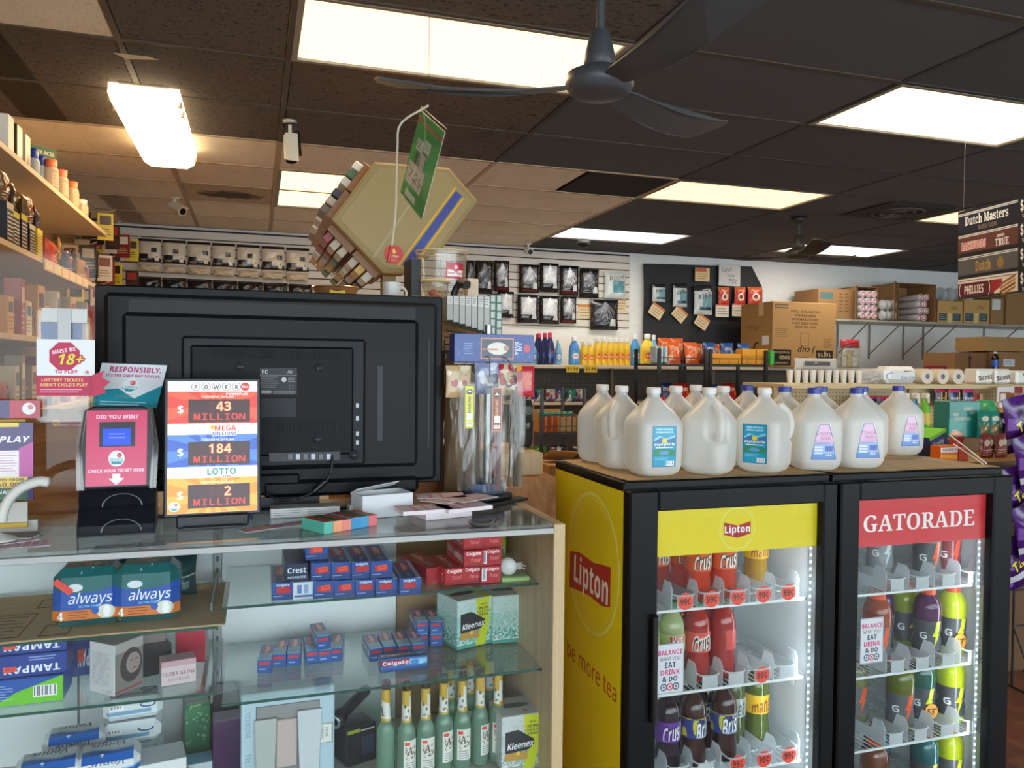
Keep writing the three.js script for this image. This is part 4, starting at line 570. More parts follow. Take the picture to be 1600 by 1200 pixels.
// jackpot sign, lit from inside
{
  const seg = (g, x, y, ch, px, on) => T(g, ch, x, y, px, on, { style: 'bold italic', font: 'monospace' });
  const a = art(300, 470, (g, w, h) => {
    fill(g, '#fbfaf6');
    const rays = (y, hh, c1, c2) => { g.save(); g.beginPath(); g.rect(-4, y, w + 8, hh); g.clip(); fill(g, c1, -4, y, w + 8, hh); for (let i = 0; i < 22; i += 2) { const q = (k) => [150 + 400 * Math.cos(k * Math.PI / 11), y + hh / 2 + 400 * Math.sin(k * Math.PI / 11)]; poly(g, c2, [[150, y + hh / 2], q(i), q(i + 1)]); } g.restore(); };
    rays(38, 114, '#e03a26', '#ee5a38'); rays(192, 114, '#2d5cc4', '#4f86e0'); rays(346, 124, '#f29a1e', '#fbb83a');
    'POWER'.split('').forEach((c, i) => { disc(g, 92 + i * 34, 20, 15, '#fff'); g.strokeStyle = '#666'; g.lineWidth = 2; g.beginPath(); g.arc(92 + i * 34, 20, 14, 0, 7); g.stroke(); T(g, c, 92 + i * 34, 21, 20, '#222', B); }); disc(g, 258, 20, 15, '#d02a2a'); T(g, 'BALL', 258, 21, 10, '#fff', B);
    T(g, 'POWERPLAY', 230, 46, 13, '#fff', B); for (const y of [56, 210, 362]) T(g, 'Estimated Jackpot', 165, y, 12, '#fff4d8', { style: 'bold', font: 'serif' });
    disc(g, 190, 174, 44, '#fff', 16); T(g, 'MEGA', 190, 170, 26, '#d83a24', { style: 'bold', stroke: '#fff', lw: 4 }); T(g, 'MILLIONS', 188, 190, 17, '#2b4fb0', { style: 'bold', stroke: '#fff', lw: 4 }); disc(g, 148, 166, 8, '#f0c030');
    T(g, 'LOTTO', 178, 324, 32, '#1f8f8a', B); T(g, 'XTRA', 196, 344, 12, '#d83a24', { style: 'bold', stroke: '#fff', lw: 2 });
    [[66, '43', 'MILLION'], [218, '184', 'MILLION'], [370, '2', 'MILLION']].forEach(([y, n, m]) => { fill(g, '#2a0506', 68, y, 206, 82); fill(g, '#3c0a0a', 74, y + 4, 194, 74); T(g, '888', 172, y + 24, 44, '#5a1210', { style: 'bold', font: 'monospace' }); T(g, ' '.repeat(0) + n, 212, y + 24, 44, '#ffd9a0', { style: 'bold', font: 'monospace', align: 'right', stroke: '#ff4a2a', lw: 4 }); T(g, m, 172, y + 62, 31, '#ff3a22', { style: 'bold', font: 'monospace', sx: 1.35 }); T(g, '$', 42, y + 36, 40, '#fff', B); });
    lotLogo(g, 24, 444, 0.8);
  });
  const p = onY(325, 824, TOP), tl = atD(266, 602, p.z * -1 + 0.03), br = atD(395, 800, -p.z), W = 0.215, H = 0.325;
  const t = thing('jackpot_sign', 'lit lottery jackpot sign with three red number displays', 'sign', [p.x + 0.01, CT, p.z - 0.02], 0.04);
  part('foot', merge(bx(0.16, 0.03, 0.05, 0, 0, 0, 0.004), bx(0.13, 0.006, 0.09, 0, 0, 0.0)), black, t);
  const fr = part('frame', bx(W, H, 0.022, 0, 0, 0, 0.003), M('#26272a', 0.4), t, [0, 0.024, 0.004], [-0.1, 0, 0]);
  const g = boxG(W - 0.016, H - 0.016, 0.002, { f: a, d: flat('#eee', a.s) }, 0.0003);
  part('lit_panel', g, new THREE.MeshPhysicalMaterial({ map: sheets[a.s].t, color: '#6a6a6a', emissive: '#ffffff', emissiveMap: sheets[a.s].t, emissiveIntensity: 0.85, roughness: 0.3, name: 'lit_sign_panel' }), fr, [0, 0.008, 0.0115]);
}
// plexiglass guard with flyers and the age sign, plywood board behind
{
  const D = 2.08, t = thing('plexiglass_guard', 'scratched clear plexiglass guard standing on the counter', 'guard', [-0.75, CT, -D]), b = atD(150, 374, D), a = atD(0, 371, D);
  part('pane', bx(b.x - CX0, b.y - CT, 0.005, (b.x + CX0) / 2 + 0.75, 0, 0), new THREE.MeshPhysicalMaterial({ color: '#f6f0e8', roughness: 0.05, transmission: 1, thickness: 0, ior: 1.49, specularIntensity: 0.25, name: 'plexiglass' }), t);
  const by = atD(100, 640, 2.24).y, px = atD(160, 640, 2.24).x; solo('plywood_board', bx(px + 0.1 - CX0, by - CT, 0.015), ply, 'knotty plywood board standing behind the counter goods', 'board', [(px + 0.1 + CX0) / 2, CT, -2.255]);
  const h = thing('brochure_holder', 'clear brochure holder with white strips above the age sign', 'brochure holder', atD(100, 665, D - 0.02).setZ(-D + 0.02));
  rb(h, 'pocket', 56, 485, 140, 662, D - 0.03, 0.02, CLEAR, null, null, 0.003); rb(h, 'blue_card', 64, 504, 128, 534, D - 0.012, 0.002, M('#2a4a8c', 0.5)); rb(h, 'white_band', 65, 483, 136, 503, D - 0.034, 0.002, M('#d6d6d0', 0.6)); rb(h, 'white_strap', 90, 482, 111, 534, D - 0.037, 0.002, M('#c9c9c6', 0.6));
  const ag = art(150, 160, (g) => { fill(g, '#efefee'); poly(g, '#c5214f', Array.from({ length: 8 }, (_, i) => [72 + 42 * Math.cos((i + 0.5) * Math.PI / 4), 48 + 42 * Math.sin((i + 0.5) * Math.PI / 4)])); T(g, 'MUST BE', 70, 32, 15, '#f6e4e8', { style: 'bold', rot: -0.18 }); T(g, '18+', 84, 56, 42, '#f4dc3c', { style: 'bold italic', stroke: '#b01f48', lw: 7 }); T(g, 'TO PLAY', 76, 90, 15, '#c5214f', B); fill(g, '#c5214f', 0, 102, 150, 58); T(g, "LOTTERY TICKETS", 66, 114, 13, '#f2dc7a', B); T(g, "AREN'T CHILD'S PLAY", 70, 128, 12, '#f2dc7a', B); lines(g, 10, 140, 120, 2, 7, '#f0c8d4'); disc(g, 128, 94, 9, '#dfe2e2'); disc(g, 130, 92, 4, '#d87468'); });
  const s = thing('age_sign', 'white and crimson eighteen plus lottery sign on brochure holder', 'sign', atD(100, 620, D - 0.05)); rb(s, 'card', 57, 531, 148, 619, D - 0.042, 0.003, null, { f: ag, d: '#e4e4e2' }, 'card', 0.0005);
  part('ribbon', slabG([[0, 0], [0.03, 0.01], [0.022, 0.02], [0.036, 0.034], [0.02, 0.044], [0.024, 0.06], [0, 0.05]], 0.001, 0), M('#c5214f', 0.5), s, [0.058, 0.0, 0.0]);
  const tk = art(130, 36, (g) => { fill(g, '#c8325c'); disc(g, 16, 17, 14, '#f0d880'); T(g, '18+', 16, 17, 13, '#b01f48', B); T(g, 'LOTTERY TICKETS', 82, 11, 12, '#f6e4e8', B); T(g, "AREN'T CHILD'S PLAY", 82, 25, 11, '#f6e4e8', B); });
  const k = solo('warning_strip', bx(0.001, 0.001, 0.001), ply, 'crimson eighteen plus warning strip on plywood board', 'sticker'); k.geometry = pbox(0.085, 0.022, 0.001, { f: tk, d: '#c8325c' })[0]; k.material = printed('card', tk.s); k.position.copy(atD(110, 668, 2.245)).setZ(-2.2468);
  // game poster and pink flag at the far left
  const fp = art(120, 240, (g) => { fill(g, '#44306c'); fill(g, '#e8c83c', 0, 0, 90, 14); T(g, 'FAST', 8, 52, 26, '#e84a6a', { style: 'bold italic', stroke: '#fff', lw: 3 }); T(g, 'PLAY', 78, 52, 26, '#fff', { style: 'bold italic' }); fill(g, '#f0e0e8', 0, 80, 34, 88); fill(g, '#f4e8ec', 42, 86, 48, 82); lines(g, 46, 92, 40, 8, 8, '#b87a9a'); lines(g, 2, 88, 28, 8, 8, '#b87a9a'); fill(g, '#eccc3a', 0, 168, 108, 32); T(g, 'TOP PRIZES FROM', 54, 176, 11, '#3a2a50', B); T(g, 'TO $50,000', 54, 190, 18, '#7a1f30', B); fill(g, '#2a5a44', 0, 200, 108, 40); T(g, 'CASHSNAP,', 40, 214, 14, '#d8e8d8', B); poly(g, '#c04a9a', [[90, 80], [120, 60], [120, 168], [90, 168]]); });
  const pp = atD(14, 838, 2.0), f = thing('game_poster', 'purple lottery game poster standing at the counter edge', 'poster', [pp.x, CT, -2.02]);
  rb(f, 'poster_panel', -40, 660, 52, 784, 2.02, 0.004, null, { f: fp, d: '#44306c' }, 'gloss', 0.0006); rb(f, 'lower_panel', -40, 784, 43, 822, 2.0205, 0.004, M('#c8c4bc', 0.6)); rb(f, 'gold_strip', -40, 816, 43, 828, 2.015, 0.004, M('#c8a23c', 0.5));
  { const a2 = atD(0, 822, 2.02).y; part('stand_leg', bx(0.1, a2 - CT + 0.01, 0.01), M('#b8b4aa', 0.6), f, [0, 0, -0.012]); }
  const fl = thing('pink_flag_sign', 'purple and crimson shelf flag with round emblem', 'sign', atD(20, 650, 2.04)); rb(fl, 'flag', -30, 625, 63, 654, 2.04, 0.003, null, { f: art(130, 46, (g) => { fill(g, '#b8203c'); fill(g, '#3c2c64', 0, 0, 62, 46); disc(g, 104, 22, 15, '#e4e6e6'); disc(g, 108, 18, 6, '#d87468'); }), d: '#b8203c' }, 'gloss', 0.0005); rb(fl, 'gold_edge', -30, 655, 40, 661, 2.04, 0.003, M('#b8913c', 0.5));
}
// white plastic hook and slips at the left end
{
  const q = (x, y) => atD(x, y, 1.93), a = q(10, 822); const pts = [[2, 815], [6, 796], [16, 778], [32, 763], [48, 756], [62, 752], [76, 754]].map(([x, y]) => q(x, y).sub(a));
  const t = thing('plastic_hook', 'white plastic curved sign hook on the counter', 'hook', [a.x, CT, a.z]); part('arm', tube(pts.map((p) => V(p.x, p.y - (CT - a.y), p.z)), 0.011, 30, 8), M('#d8d6cc', 0.4), t); part('foot', lathe([[0, 0], [0.035, 0], [0.03, 0.008], [0.012, 0.015], [0, 0.02]], 18), M('#d8d6cc', 0.4), t, [-0.012, 0, 0]);
  const slip = art(120, 50, (g) => { fill(g, '#e6dfe4'); fill(g, '#d87a94', 0, 0, 12, 50); for (let i = 0; i < 6; i++) for (let j = 0; j < 3; j++) fill(g, '#d8a0b4', 20 + i * 16, 8 + j * 14, 11, 9); });
  const slipS = (px, py, w, d, turn, y, label, a = slip) => { const p = onY(px, py, TOP); solo('lottery_slip', ...pbox(w, 0.0012, d, { t: a, d: '#e4dce0' }, 'paper', 0.0003), label, 'slip', [p.x, CT + y, p.z], turn); };
  slipS(30, 852, 0.12, 0.06, 0.1, 0, 'pink and white lottery slip lying by the plastic hook'); slipS(12, 848, 0.11, 0.055, 0.5, 0.0016, 'white lottery slip on top of another by plastic hook'); slipS(12, 840, 0.12, 0.06, -0.2, 0.0032, 'grey folded paper on the slips beside plastic hook', '#8f9288');
  // slip between jackpot sign and cards, colour card block, white box, ticket pile
  const rows = art(170, 60, (g) => { ['#d890a8', '#d8b0a0', '#c890b8', '#e0b8c0', '#d8a8a0', '#c898b0'].forEach((c, i) => fill(g, c, 10 + i * 26, 6, 24, 48)); g.strokeStyle = '#eee'; lines(g, 6, 20, 160, 2, 16, '#ece4e4'); });
  slipS(438, 822, 0.19, 0.04, 0.45, 0, 'striped pink play slip lying flat before the television', rows);
  const cards = thing('card_block', 'block of coloured cards, teal orange blue and coral', 'cards', onY(531, 824, TOP).setY(CT), 0.52);
  ['#58b8a4', '#f0a070', '#f08a7a', '#3f96c4', '#4a9cc8', '#e8787a'].forEach((c, i) => part('card_stack', ...pbox(0.0245, 0.028 - 0.001 * (i % 3), 0.09, { f: art(30, 40, (g) => { fill(g, c); for (let k = 0; k < 8; k++) fill(g, 'rgba(255,255,255,.16)', 0, k * 5, 30, 1); }), t: ['#c84a3c', '#3a7a58', '#d86a4a'][i % 3], d: c }, 'card', 0.0006), cards, [-0.0625 + i * 0.025, 0, 0]));
  const wb = thing('white_box', 'open white cardboard box with raised lid', 'box', onY(600, 808, TOP).setY(CT).add(V(0, 0, -0.035)), 0.22);
  part('body', merge(bx(0.135, 0.002, 0.085), bx(0.135, 0.058, 0.002, 0, 0, 0.0415), bx(0.135, 0.058, 0.002, 0, 0, -0.0415), bx(0.002, 0.058, 0.081, 0.0665, 0, 0), bx(0.002, 0.058, 0.081, -0.0665, 0, 0)), M('#dcdde0', 0.6), wb); part('lid', bx(0.12, 0.0015, 0.05, 0, 0, 0.025), M('#e4e4e6', 0.6), wb, [-0.012, 0.059, -0.042], [-0.35, 0, 0.12]);
  const tick = art(130, 70, (g) => { fill(g, '#efe4e6'); fill(g, '#e89aa8', 0, 0, 130, 10); fill(g, '#eaa8b4', 30, 0, 12, 70); fill(g, '#eaa8b4', 62, 0, 8, 70); for (let i = 0; i < 5; i++) fill(g, '#f0c4cc', 76, 16 + i * 10, 46, 5); });
  const GP = 'pile of pink lottery play slips';
  [[690, 806, 0, 0.25, 0.02], [662, 812, 0.0205, 0.1, 0.01], [722, 808, 0.0205, 0.3, 0.01], [700, 800, 0.0325, 0.7, 0.0016], [688, 795, 0.0345, -0.1, 0.0016], [734, 799, 0.0345, 0.5, 0.0016]].forEach(([x, y, h, r, th], i) => { const p = onY(x, y, TOP); solo('play_slips', ...pbox(0.13, th, 0.085, { t: tick, f: '#e8dcde', d: '#ead8da' }, 'paper', 0.0004), ['thickest bottom pad of pink play slips', 'thin play slip pad stacked toward the white box', 'thin play slip pad stacked toward the incense stand', 'loose play slip turned aslant under another', 'topmost loose play slip near the television', 'loose play slip at the incense side of pile'][i], 'slips', [p.x, CT + h, p.z], r, GP); });
  const jar = onY(752, 822, TOP); solo('coin_dish', lathe([[0, 0.002], [0.02, 0], [0.03, 0.006], [0.033, 0.012], [0.03, 0.012], [0.02, 0.005], [0, 0.004]], 20), M('#5f6468', 0.2, 0.3), 'small dark glass dish beside the play slip pads', 'dish', [jar.x, CT, jar.z]);
  // cartons under the television
  const cl = art(180, 36, (g) => { fill(g, '#d8d6d2'); lines(g, 8, 8, 70, 3, 8, '#8a8a8a'); lines(g, 96, 8, 74, 3, 8, '#9a9a9a'); g.strokeStyle = '#777'; g.strokeRect(2, 2, 176, 32); });
  [[300, '#2c3350', 'navy flat carton lying under the television'], [432, null, 'white printed carton lying under the television'], [528, null, 'short white printed carton under the television end']].forEach(([x, c, label], i) => { const p = atD(x + 40, 790, 2.115); solo('flat_carton', ...pbox(i === 2 ? 0.09 : 0.17, 0.024, 0.06, c ? { d: c } : { f: cl, d: '#cfccc6' }, 'card'), label, 'carton', [p.x + (i === 1 ? 0.005 : 0), CT, -2.075 - 0.0], 0); });
}
// incense stand
{
  const p = onY(765, 786, TOP), t = thing('incense_stand', 'wire incense stand on black base with hooks', 'display stand', [p.x, CT, p.z - 0.03], 0);
  part('base_plate', merge(boxG(0.19, 0.008, 0.15, {}, 0.002).rotateY(0.5), boxG(0.13, 0.018, 0.11, {}, 0.004).rotateY(0.5).translate(-0.01, 0.008, 0)), M('#191a1c', 0.4), t);
  part('pole', rod([0, 0.02, 0], [0, 0.5, 0], 0.01, 10), M('#9aa0a6', 0.25, 0.7), t);
  part('cup', lathe([[0, 0], [0.06, 0], [0.064, 0.03], [0.062, 0.03], [0.058, 0.004], [0, 0.004]], 24), M('#9fb4d8', 0.1, 0, { transmission: 0.7, thickness: 0 }), t, [-0.01, 0.027, 0]);
  const wires = []; for (let i = 0; i < 7; i++) { const a = i / 7 * 6.28; wires.push(tube([[0, 0.4, 0], [0.05 * Math.cos(a), 0.41, 0.05 * Math.sin(a)], [0.085 * Math.cos(a), 0.38, 0.085 * Math.sin(a)], [0.09 * Math.cos(a), 0.36, 0.09 * Math.sin(a)], [0.08 * Math.cos(a), 0.355, 0.08 * Math.sin(a)]], 0.0018, 14, 5)); } part('hooks', merge(wires), M('#b9b4a6', 0.3, 0.8), t);
  const lab = (c, c2) => art(40, 150, (g) => { fill(g, c); g.strokeStyle = c2; g.lineWidth = 2; g.strokeRect(3, 3, 34, 144); disc(g, 20, 24, 12, '#222', 9); poly(g, '#eee', [[10, 26], [20, 16], [30, 26]]); T(g, 'INCENSE', 20, 70, 14, c2, { style: 'bold', rot: 1.57 }); fill(g, '#ece8e0', 10, 96, 22, 24); bars(g, 8, 128, 24, 12); });
  const LY = lab('#e2d83a', '#3a3a20'), LB = lab('#9a4a22', '#e0c0a0');
  const stick = (c) => M(c, 0.7), bag = (x, z, w, L, h0, c, l, turn) => {
    const b = thing('incense_bag', l === LY ? 'long clear incense bag with yellow label' : l ? 'long clear incense bag with brown label' : c === '#5a4a38' ? 'fanned dark incense sticks at the stand side' : c === '#75665c' ? 'grey brown incense bag between the labelled bags' : 'pale tan incense sticks behind the fanned dark ones', 'incense', [t.position.x + x, CT + h0, t.position.z + z], turn);
    const g = []; for (let i = 0; i < 12; i++) g.push(rod([(hash(i, 2) - 0.5) * w * 0.7, 0.004, (hash(i, 3) - 0.5) * 0.014], [(hash(i, 4) - 0.5) * w * 0.4, L * (0.78 + 0.1 * hash(i, 5)), (hash(i, 6) - 0.5) * 0.008], 0.0022, 5)); part('sticks', merge(g), M(c, 0.75), b);
    part('bag', pouchG(w, L, 0.022, null, null, { n: 6, m: 16, wrinkle: 0.1, pinch: -0.1, py: 8 }), CLEAR, b);
    if (l) part('label', ...pbox(0.03, 0.12, 0.0008, { f: l, d: '#ccc' }, 'gloss', 0.0002), b, [0, L * 0.52, 0.0135]);
  };
  bag(-0.07, 0.045, 0.055, 0.33, 0.04, '#6a5548', LY, 0.1); bag(0.005, 0.062, 0.065, 0.325, 0.035, '#8a6a70', LB, 0); bag(0.07, 0.03, 0.05, 0.33, 0.04, '#5a4a38', null, -0.3); bag(-0.035, 0.005, 0.05, 0.32, 0.05, '#75665c', null, 0.3); bag(0.095, -0.02, 0.05, 0.32, 0.045, '#86765c', null, -0.8);
  // boxes and packets at the top
  const pic = art(260, 90, (g) => { fill(g, '#24408f'); for (let i = 0; i < 60; i++) disc(g, 260 * hash(i, 1), 90 * hash(i, 2), 6 * hash(i, 3), 'rgba(70,130,190,.35)'); fill(g, '#d88a5a', 84, 12, 108, 68); fill(g, '#3c4050', 88, 16, 100, 60); disc(g, 140, 46, 34, '#e2dccf', 20); disc(g, 168, 44, 9, '#b88a60'); fill(g, '#c87a4a', 90, 46, 50, 5); T(g, 'SAI', 214, 40, 15, '#e8ecf6', { style: 'bold', font: 'serif', rot: 1.57 }); T(g, 'BABA', 202, 44, 15, '#e8ecf6', { style: 'bold', font: 'serif', rot: 1.57 }); disc(g, 236, 44, 11, '#c83a4c', 14); lines(g, 30, 30, 30, 5, 8, '#9cb0dc'); });
  const q = atD(770, 566, -t.position.z - 0.02), bxx = solo('incense_carton', ...pbox(0.235, 0.078, 0.05, { f: pic, d: '#3a4a86', t: '#4a5c9c' }, 'gloss'), 'blue incense carton with framed picture on the stand', 'incense', [q.x, q.y, t.position.z + 0.01], 0.04);
  part('crossbar', merge(rod([-0.1, q.y - CT - 0.004, 0.01], [0.13, q.y - CT - 0.004, 0.01], 0.003), rod([0, 0.4, 0], [0, q.y - CT - 0.004, 0.01], 0.004)), M('#b9b4a6', 0.3, 0.8), t);
  const pk = (c1, c2, c3) => art(70, 80, (g) => { fill(g, c1); for (let i = 0; i < 16; i++) disc(g, 70 * hash(i, 8), 80 * hash(i, 9), 5 + 9 * hash(i, 7), pick([c2, c3, c1])); });
  [[716, 595, pk('#c8a878', '#a83a3c', '#e8d8b8'), 'cream and red incense packet on wire hook'], [760, 590, pk('#8c90b4', '#3a3c64', '#d8dce8'), 'silver and navy incense packet on wire hook'], [790, 592, pk('#d8c0a0', '#b02a3c', '#5a2a4a'), 'cream packet with dark red fruit on wire hook'], [818, 594, pk('#c02a34', '#d85a3c', '#e8a83c'), 'red flowered incense packet on wire hook']].forEach(([x, y, a, label], i) => { const w = atD(x, y + 26, -t.position.z - 0.035 + 0.012 * i); solo('incense_packet', ...ppouch(0.07, 0.088, 0.01, a, '#b8a080', 'film', { px: 6, py: 6, wrinkle: 0.05 }), label, 'incense', [w.x, w.y, w.z], 0.08 * (i - 1)); });
}
// ---------- drink coolers ----------
const FT = 1.181, FD = 1.95, FB = 2.52;
const balance = art(120, 190, (g) => { fill(g, '#d2d4d6'); g.strokeStyle = '#9a9ca0'; g.lineWidth = 4; g.strokeRect(2, 2, 116, 186); T(g, 'BALANCE', 60, 34, 25, '#c8286c', { style: 'bold', sx: 0.95 }); T(g, 'WHAT YOU', 60, 58, 19, '#333', { sx: 0.95 }); T(g, 'EAT', 60, 82, 28, '#1f2a4c', B); T(g, 'DRINK', 60, 108, 27, '#c8286c', B); T(g, '& DO', 60, 134, 27, '#1f2a4c', B); [['#1f4a6c', 34], ['#c83a3c', 60], ['#2a3a4c', 86]].forEach(([c, x]) => { g.strokeStyle = c; g.lineWidth = 4; g.beginPath(); g.arc(x, 164, 12, 0, 7); g.stroke(); disc(g, x, 164, 4, c); }); });
const tag99 = art(64, 64, (g) => { fill(g, '#ef4a36'); disc(g, 32, 32, 32, '#ef4a36'); T(g, '99¢', 32, 34, 34, '#2a1210', { style: 'bold', sx: 0.8 }); });
const tag3 = art(64, 64, (g) => { fill(g, '#f2a43a'); T(g, '$3', 30, 30, 32, '#2a1a08', B); T(g, '.00', 50, 22, 13, '#2a1a08', B); T(g, '2 FOR', 16, 20, 9, '#2a1a08', B); lines(g, 20, 46, 26, 2, 6, '#6a4a10'); });
const white = M('#dfe5e8', 0.4), wireM = M('#e4e8ea', 0.35);
const stickerG = new THREE.CircleGeometry(0.025, 24);
function cooler(name, label, x0, x1, leftFaces, header, shelves, opt) {
  const w = x1 - x0, xc = (x0 + x1) / 2, t = thing(name, label, 'drink cooler', [xc, 0, -FD]), dz = (D) => FD - D;
  const side = (nm, x, faces) => { const [g, m] = pbox(0.035, FT - 0.03, FB - FD - 0.04, faces, 'gloss', 0.002); part(nm, g, m, t, [x, 0.02, dz((FD + 0.04 + FB) / 2)]); };
  side('side_panel', -w / 2 + 0.0175, leftFaces); side('side_panel', w / 2 - 0.0175, { d: '#1b1c1f', l: '#d5dbde' });
  part('back_panel', bx(w - 0.07, FT - 0.06, 0.03), white, t, [0, 0.03, dz(FB - 0.015)]);
  part('inner_floor', bx(w - 0.07, 0.03, FB - FD - 0.07), white, t, [0, 0.012, dz((FD + 0.04 + FB - 0.03) / 2)]); part('base', bx(w - 0.07, 0.012, FB - FD - 0.07), black, t, [0, 0, dz((FD + 0.04 + FB - 0.03) / 2)]);
  part('top_cover', merge(bx(w, 0.03, FB - FD - 0.04, 0, FT - 0.03, dz((FD + 0.04 + FB) / 2), 0.003)), M('#111113', 0.45, 0, { specularIntensity: 0.45 }), t);
  part('inner_ceiling', bx(w - 0.07, 0.01, FB - FD - 0.07), white, t, [0, FT - 0.041, dz((FD + 0.04 + FB - 0.03) / 2)]);
  // door
  const lb = opt.left, rb2 = opt.right, tb = 0.058, door = part('door_frame', merge(bx(lb, FT - 0.05, 0.036, -w / 2 + lb / 2, 0.03, -0.018, 0.005), bx(rb2, FT - 0.05, 0.036, w / 2 - rb2 / 2, 0.03, -0.018, 0.005), bx(w - lb - rb2, tb, 0.036, (lb - rb2) / 2, FT - 0.02 - tb, -0.018, 0.004), bx(w - lb - rb2, 0.07, 0.036, (lb - rb2) / 2, 0.03, -0.018, 0.004)), M('#0b0b0c', 0.45, 0, { specularIntensity: 0.45 }), t);
  const gx0 = -w / 2 + lb, gx1 = w / 2 - rb2, gw = gx1 - gx0, gy0 = 0.1, gy1 = FT - 0.02 - tb;
  part('door_glass', bx(gw, gy1 - gy0, 0.004, (gx0 + gx1) / 2, gy0, -0.024, 0.0005), GLASS, door);
  part('header_sign', ...pbox(gw, header.h, 0.004, { f: header.a, d: header.c }, 'gloss', 0.0004), door, [(gx0 + gx1) / 2, gy1 - header.h, -0.032]);
  if (opt.handle) part('handle', merge(bx(0.018, 0.3, 0.016, 0, 0, 0.014, 0.004), bx(0.018, 0.02, 0.014, 0, 0.28, 0.002), bx(0.018, 0.02, 0.014, 0, 0, 0.002)), M('#0e0f10', 0.3), door, [opt.handle[0] - xc, opt.handle[1], 0]);
  { const q = opt.balance; part('balance_sticker', ...pbox(0.088, 0.142, 0.001, { f: balance, d: '#c8cacc' }, 'gloss', 0.0002), door, [q.x - xc, q.y, -0.0205]); }
  // led strip down the right inside edge
  const strip = part('led_strip', bx(0.012, gy1 - gy0 - 0.02, 0.006), M('#c8d0d4', 0.4), t, [gx1 - 0.012, gy0 + 0.01, -0.044]);
  const n = 46, led = new THREE.MeshStandardMaterial({ color: '#fff', emissive: '#f2f8ff', emissiveIntensity: 6, name: 'led' }), lg = bx(0.005, 0.005, 0.002, 0, 0, 0, 0.0004);
  part('thermometer', merge(bx(0.002, 0.1, 0.016), bx(0.001, 0.08, 0.004, -0.0015, 0.01, 0)), M('#e8eef0', 0.4), t, [w / 2 - 0.0365, 0.5, dz(2.1)]); const dots = []; for (let i = 0; i < n; i++) dots.push(lg.clone().translate(0, 0.01 + i * (gy1 - gy0 - 0.04) / n, 0.004)); part('led_dots', merge(dots), led, strip);
  const l = new THREE.RectAreaLight('#eef6ff', opt.light, 0.012, gy1 - gy0 - 0.04); l.position.set(gx1 - 0.022, (gy0 + gy1) / 2, -0.055); l.rotation.y = R(35); l.castShadow = true; t.add(l);
  for (let i = 0; i < 14; i++) part('wall_slot', bx(0.001, 0.02, 0.006), M('#5a6064', 0.6), t, [w / 2 - 0.0358, 0.3 + i * 0.055, dz(FB - 0.09)]);
  // shelves of wire with lane dividers
  const sx0 = -w / 2 + 0.045, sx1 = w / 2 - 0.045, sf = FD + 0.065, sb = FB - 0.035;
  shelves.forEach((S) => {
    const bars2 = [bx(sx1 - sx0, 0.008, 0.006, (sx0 + sx1) / 2, -0.008, 0), bx(sx1 - sx0, 0.006, 0.006, (sx0 + sx1) / 2, -0.008, -(sb - sf))], nb = 30;
    for (let i = 0; i <= nb; i++) bars2.push(bx(0.0032, 0.0032, sb - sf, sx0 + (sx1 - sx0) * i / nb, -0.004, -(sb - sf) / 2, 0.0005));
    for (const d of [0.1, 0.24, 0.34]) bars2.push(bx(sx1 - sx0, 0.004, 0.004, (sx0 + sx1) / 2, -0.009, -d, 0.0005));
    const sh = part('wire_shelf', merge(bars2), wireM, t, [0, S.y, dz(sf)]);
    const div = slabG([[-0.3, 0], [-0.3, 0.03], [-0.06, 0.034], [-0.045, 0.075], [-0.012, 0.075], [0.0, 0.06], [0, 0]], 0.0016, 0.0004).rotateY(-Math.PI / 2);
    (S.dividers ?? []).forEach((x) => part('lane_divider', div, FROST, sh, [x - xc, 0.001, 0.002]));
    (S.guards ?? []).forEach(([x, tg]) => { const g = part('lane_guard', merge(tube([[-0.034, 0.042, -0.03], [-0.03, 0.04, 0.004], [0, 0.039, 0.012], [0.03, 0.04, 0.004], [0.034, 0.042, -0.03]], 0.0028, 20, 6), bx(0.052, 0.034, 0.0014, 0, 0.002, 0.006)), FROST, sh, [x - xc, 0.001, 0]); if (tg) part('price_sticker', toRect(stickerG.clone(), tg), printed('card', tg.s), g, [0, 0.022, 0.0085]); });
  });
  return t;
}
// yellow side print: positions are taken on the side plane itself
const LX = 0.972, sideD = FB - FD - 0.04, sideArt = art(360, 820, (g, w, h) => {
  const P = (x, y) => { const p = atX(x, y, LX); return [(FB + p.z) / sideD * w, (0.02 + FT - 0.03 - p.y) / (FT - 0.03) * h]; };
  fill(g, '#f0d810');
  const [ox, oy] = P(925, 880); g.strokeStyle = '#f6e878'; g.lineWidth = 7; g.beginPath(); g.ellipse(ox, oy, 128, 150, 0, 0, 7); g.stroke(); g.strokeStyle = '#f0dc4a'; g.lineWidth = 4; g.beginPath(); g.ellipse(ox, oy, 116, 138, 0, 0, 7); g.stroke();
  const q = [[891, 861], [905, 863], [928, 880], [942, 883], [954, 887], [953, 949], [940, 947], [920, 930], [905, 923], [890, 917]].map(([x, y]) => P(x, y)); poly(g, '#b5201f', q);
  const [lx, ly] = P(922, 905), [ax, ay] = P(897, 888), [bx2, by2] = P(948, 925); T(g, 'Lipton', lx, ly, 70, '#fdfbf4', { style: 'bold', rot: Math.atan2(by2 - ay, bx2 - ax), sx: 0.85, sy: 1.2 });
  const [mx, my] = P(922, 1046); const [c1, c2] = P(888, 1012), [d1, d2] = P(958, 1080); T(g, 'be more tea', mx, my, 52, '#b5301f', { rot: Math.atan2(d2 - c2, d1 - c1), sx: 0.92 });
});
